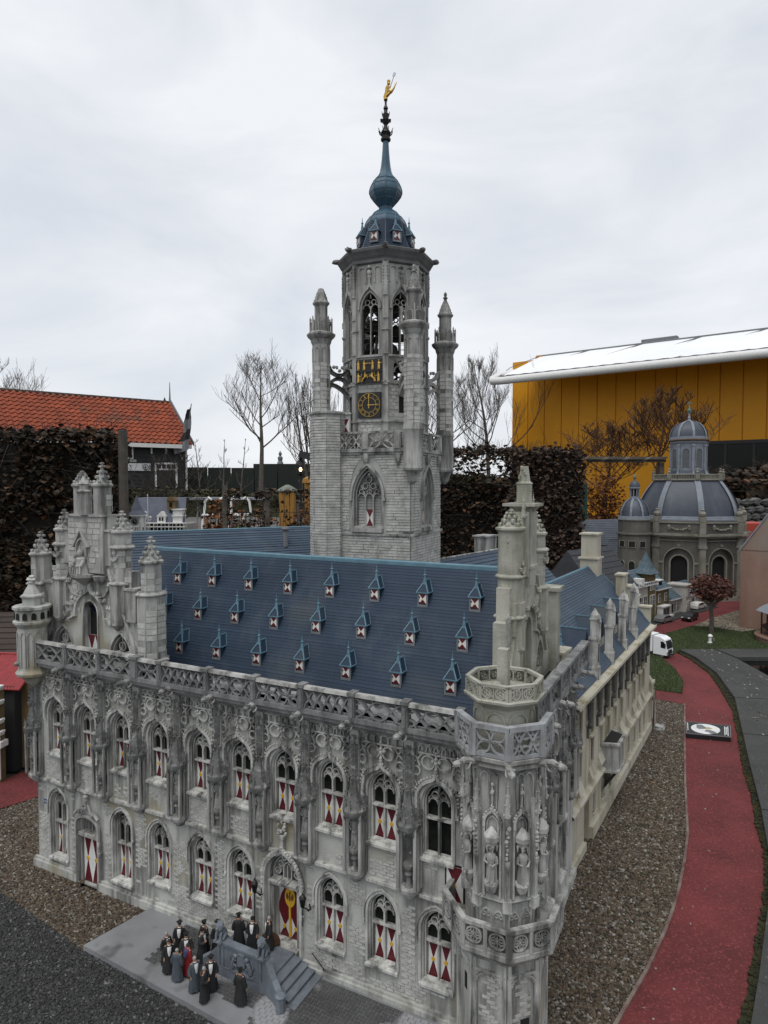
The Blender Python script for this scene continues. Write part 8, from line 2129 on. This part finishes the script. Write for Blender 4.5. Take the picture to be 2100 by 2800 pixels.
bare_tree('bare_tree', 'bare tree half hidden by the right side of the tower', (2.2, 27.0, 0), 5.3, .12, 15, lev=4, kids=4, spread=.45, up=.2, m='bark', first=.3, limbs=13, llen=.56, minr=.0042)
bare_tree('bare_tree', 'bare tree top at the left edge above the red roof', (-19.8, 33.0, 0), 6.9, .12, 22, lev=4, kids=4, spread=.42, up=.2, m='bark', first=.4, limbs=14, llen=.55, minr=.005)
bare_tree('young_tree', 'thin young bare fruit tree beside the corner of the wooden house', (-6.9, 25.0, 0), 2.9, .05, 31, lev=2, kids=3, spread=.4, up=.3, m='bark', first=.3, limbs=9, llen=.35, minr=.007, group='young fruit trees before the fence')
bare_tree('young_tree', 'thin young bare fruit tree, second from the wooden house', (-6.1, 25.0, 0), 2.95, .045, 32, lev=2, kids=3, spread=.4, up=.3, m='bark', first=.3, limbs=8, llen=.26, minr=.007, group='young fruit trees before the fence')
bare_tree('young_tree', 'thin young bare fruit tree, third from the wooden house', (-5.6, 25.5, 0), 3.0, .045, 33, lev=2, kids=3, spread=.4, up=.3, m='bark', first=.3, limbs=8, llen=.24, minr=.007, group='young fruit trees before the fence')
bare_tree('twiggy_shrub', 'bare twiggy shrub in front of the black wooden house', (-3.45, 10.5, .25), 1.45, .035, 41, lev=3, kids=4, spread=.6, up=.1, m='bark2', first=.15, limbs=12, llen=.62, minr=.003, stems=2, cat='shrub')
bare_tree('orange_tree', 'rusty twigged small tree standing before the yellow wall behind the church lantern', (5.75, 14.0, 0), 3.0, .07, 51, lev=4, kids=4, spread=.55, up=.1, m='barkorange', first=.45, limbs=14, llen=.62, minr=.006)
bare_tree('orange_tree', 'spreading rusty twigged bush above the pergola before the yellow wall', (4.75, 14.5, 0), 2.35, .07, 52, lev=4, kids=4, spread=.6, up=.05, m='barkorange', first=.4, limbs=13, llen=.66, minr=.006)
shrub('orange_shrub', 'orange-brown leafy shrub under the pergola beams', (4.35, 13.0, 0), .42, 1.5, 1500, 'leaforange', 8, .07)
for i, (x, y, h, lb) in enumerate(((9.2, 15.5, 1.75, 'dark bare bush before the glass front, nearest the church'), (10.2, 15.0, 1.7, 'dark bare bush before the glass front at the right edge'), (8.3, 16.0, 1.6, 'dark bare bush directly behind the church dome'))):
    bare_tree('dark_bush', lb, (x, y, 0), h, .10, 61 + i, lev=4, kids=4, spread=.55, up=.12, m='bark2', first=.12, limbs=15, llen=.5, minr=.008, stems=3, cat='bush')

# ------------------------------------------------------------------ pergola, green bin, stone wall, visitor
pg = thing('pergola', 'brown timber pergola beams reaching out from the right hedge', 'pergola', (2.10, 7.6, 0)); b = MB(); b.box(.25, 1.15, .0, .05, 1.505, 1.535); b.build('beam', 'bark', pg, smooth=0)
for i in range(4): b = MB(); b.prism([(.20 + .24 * i, 1.535), (.40 + .24 * i, 1.535), (.43 + .24 * i, 1.565), (.24 + .24 * i, 1.565)], -.06, .3); b.build('rafter', 'bark', pg, smooth=0)
b = MB(); b.box(1.08, 1.13, 0, .05, 0, 1.5); b.build('post', 'bark', pg, smooth=0)
o = thing('green_bin', 'tall dark green bin half hidden behind the right hedge', 'bin', (2.55, 8.9, 0)); b = MB(); b.box(0, .20, 0, .2, 0, 1.24); b.prism([(-.01, 1.24), (.21, 1.24), (.17, 1.30), (.03, 1.30)], -.01, .21); b.build('bin', mat('bin_green', (0.012, 0.06, 0.04), None, rough=.5), o, smooth=0)
sw2 = thing('stone_wall', 'low dry stone wall behind the domed church at the right', 'wall', (5.15, 10.0, 0)); rr = random.Random(77)
b = MB(); b.box(0, 1.6, .03, .3, 0, 1.0); b.build('core', 'void', sw2, smooth=0); SM = []
for k in range(5): q = MB(); q.blob((0, 0, 0), .075, (1.25, .6, .8), k, 7, 5); SM.append(q.mesh('stone', mat('field_stone_%d' % k, (0.10 + .02 * k, 0.10 + .02 * k, 0.098 + .018 * k), (0.06, 0.06, 0.055), 12, 0.9), 0))
for j in range(9):
    for i in range(11): link('stone', rr.choice(SM), sw2, (.06 + .15 * i + .07 * (j % 2) + rr.uniform(-.02, .02), .01, .06 + .115 * j + rr.uniform(-.015, .015)))
vis = thing('person', 'child in a dark blue coat standing behind the church at the right', 'person', (4.83, 9.0, 0), .5); vis.scale = (10.8, 10.8, 10.8)
M['navy'] = mat('navy_coat', (0.010, 0.013, 0.03), (0.016, 0.02, 0.04), 20, 0.8)
link('body', BODY[0], vis); link('face', FACE, vis); link('hair', HAIR[0], vis); link('coat', gown_mesh(0, 'navy'), vis); link('shoes', SHOE, vis)
vis2 = thing('person', 'person in a bright pink top mostly hidden by the church dome', 'person', (4.62, 9.6, 0), -.4); vis2.scale = (11.6, 11.6, 11.6)
M['pinktop'] = mat('pink_top', (0.45, 0.03, 0.12), None, rough=.8)
link('body', BODY[0], vis2); link('face', FACE, vis2); link('hair', HAIR[0], vis2); link('coat', gown_mesh(0, 'pinktop'), vis2); link('shoes', SHOE, vis2)
o = thing('red_kiosk', 'orange-red awning stall between the church and the pinkish building', 'stall', (3.98, 7.55, 0)); b = MB(); b.box(0, .5, 0, .4, .52, .80); b.build('awning', mat('awning_red', (0.50, 0.07, 0.035), (0.42, 0.05, 0.03), 8, .7), o, smooth=0); b = MB(); b.box(.02, .5, .02, .38, 0, .52); b.box(-.01, .5, -.01, .0, .50, .53); b.build('counter', 'darkplastic', o, smooth=0)
b = MB(); b.box(-.02, .5, -.02, -.005, .36, .43); b.box(.12, .15, -.02, -.005, .45, .80); b.build('white_rail', 'white', o, smooth=0)

# ------------------------------------------------------------------ yellow hall with white membrane roof
yh = thing('yellow_hall', 'large yellow panelled hall with white membrane roof, round white edge tube and glass front', 'building', (5.14, 26.5, 0), atan2(-.593, .805))
M['yellowpanel'] = mat('yellow_panel', (0.74, 0.325, 0.007), (0.66, 0.28, 0.006), .5, 0.5, spec=.3)
M['membrane'] = mat('white_membrane', (0.80, 0.81, 0.82), (0.74, 0.75, 0.765), .6, 0.6)
b = MB(); b.box(-.95, 24, 2.05, 9, 0, 6.3); b.box(-.95, -.90, 2.02, 9, 0, 6.5); wy = b.build('core_wall', 'yellowpanel', yh, smooth=0)
for i in range(20):
    x0 = -.95 + .74 * i; z0 = 0 if x0 < 6.1 else 2.80
    b = MB(); b.box(x0, x0 + .703, 2.0, 2.05, z0, 6.5); b.build('wall_panel', 'yellowpanel', wy, smooth=0)
b = MB(); b.box(6.45, 16, 2.0, 2.045, 0, 2.76); b.build('glass_front', 'glass', yh, smooth=0)
b = MB()
for i in range(9): b.box(6.45 + .9 * i, 6.53 + .9 * i, 1.96, 2.0, 0, 2.80)
b.box(6.45, 16, 1.94, 2.0, 2.70, 2.82); b.box(6.45, 16, 1.97, 2.0, 1.55, 1.60); b.build('mullion', 'black', yh, smooth=0)
tube_ = MB(); xs = [-1.0 + .5 * i for i in range(44)]
tube_.tube([(-.12, .35, 5.75), (-.52, -.1, 5.60), (-.62, -.55, 5.42), (-.45, -.85, 5.30), (-.0, -.93, 5.27)] + [(x, -.95 - .05 * sin(pi * (x + 1) / 22), 5.27) for x in xs[3:]], .15, None, 14)
tube_.build('edge_tube', 'white', yh)
nx_, ny_ = 30, 6; vs = []; fs = []
for i in range(nx_ + 1):
    for j in range(ny_ + 1):
        x = -.25 + 21.0 * i / nx_; t = j / ny_
        sag = .10 * sin(pi * t) * (.6 + .4 * cos(2 * pi * x / 3.2))
        vs.append((x + .45 * t * (1 if i == 0 else max(0, 1 - i / 3)), -.80 + 3.1 * t, 5.36 + 1.32 * t ** .85 - sag * .5))
for i in range(nx_):
    for j in range(ny_): k = i * (ny_ + 1) + j; fs.append((k, k + ny_ + 1, k + ny_ + 2, k + 1))
b = MB(); b.add(vs, fs); mb_ = b.build('membrane_roof', 'membrane', yh, smooth=60)
b = MB()
for i in range(10): x = 1.0 + 2.1 * i; b.tube([(x - 1.3, -.80, 5.40), (x, 1.0, 6.12), (x + 1.3, 2.3, 6.71)], .020, None, 4); b.tube([(x - 1.3, -.80, 5.40), (x - 1.6, 1.0, 6.10), (x - .8, 2.3, 6.71)], .014, None, 4)
b.tube([(0, 2.3, 6.70), (20, 2.3, 6.70)], .035, None, 6)
for i in range(60): b.tube([(-.3 + .34 * i, -.83, 5.42 + .01 * (i % 3)), (.02 + .34 * i, -.83, 5.42 + .01 * ((i + 1) % 3))], .022, None, 4)
b.build('seam', 'greyframe', mb_)
b = MB()
for i in range(40): x = -.1 + .5 * i; b.tube([(x, -.86, 5.45), (x + .25, -.86, 5.432), (x + .5, -.86, 5.45)], .035, None, 5)
b.build('shadow_gap_lacing', 'black', mb_)  # black cord painted as the shadow in the gap between tube and membrane
b = MB(); b.box(-.0, .3, 2.2, 2.5, 5.8, 6.68); b.build('corner_post', 'yellowpanel', yh, smooth=0)
b = MB(); b.box(4.3, 5.6, 2.35, 2.7, 6.7, 6.86); b.build('roof_hatch', 'greyframe', yh, smooth=0)
b = MB(); b.prism([(3.05, 2.98), (3.30, 2.98), (3.36, 3.04), (3.30, 3.08), (3.05, 3.06)], 1.84, 2.0); b.build('wall_lamp', 'darkplastic', yh, smooth=0)
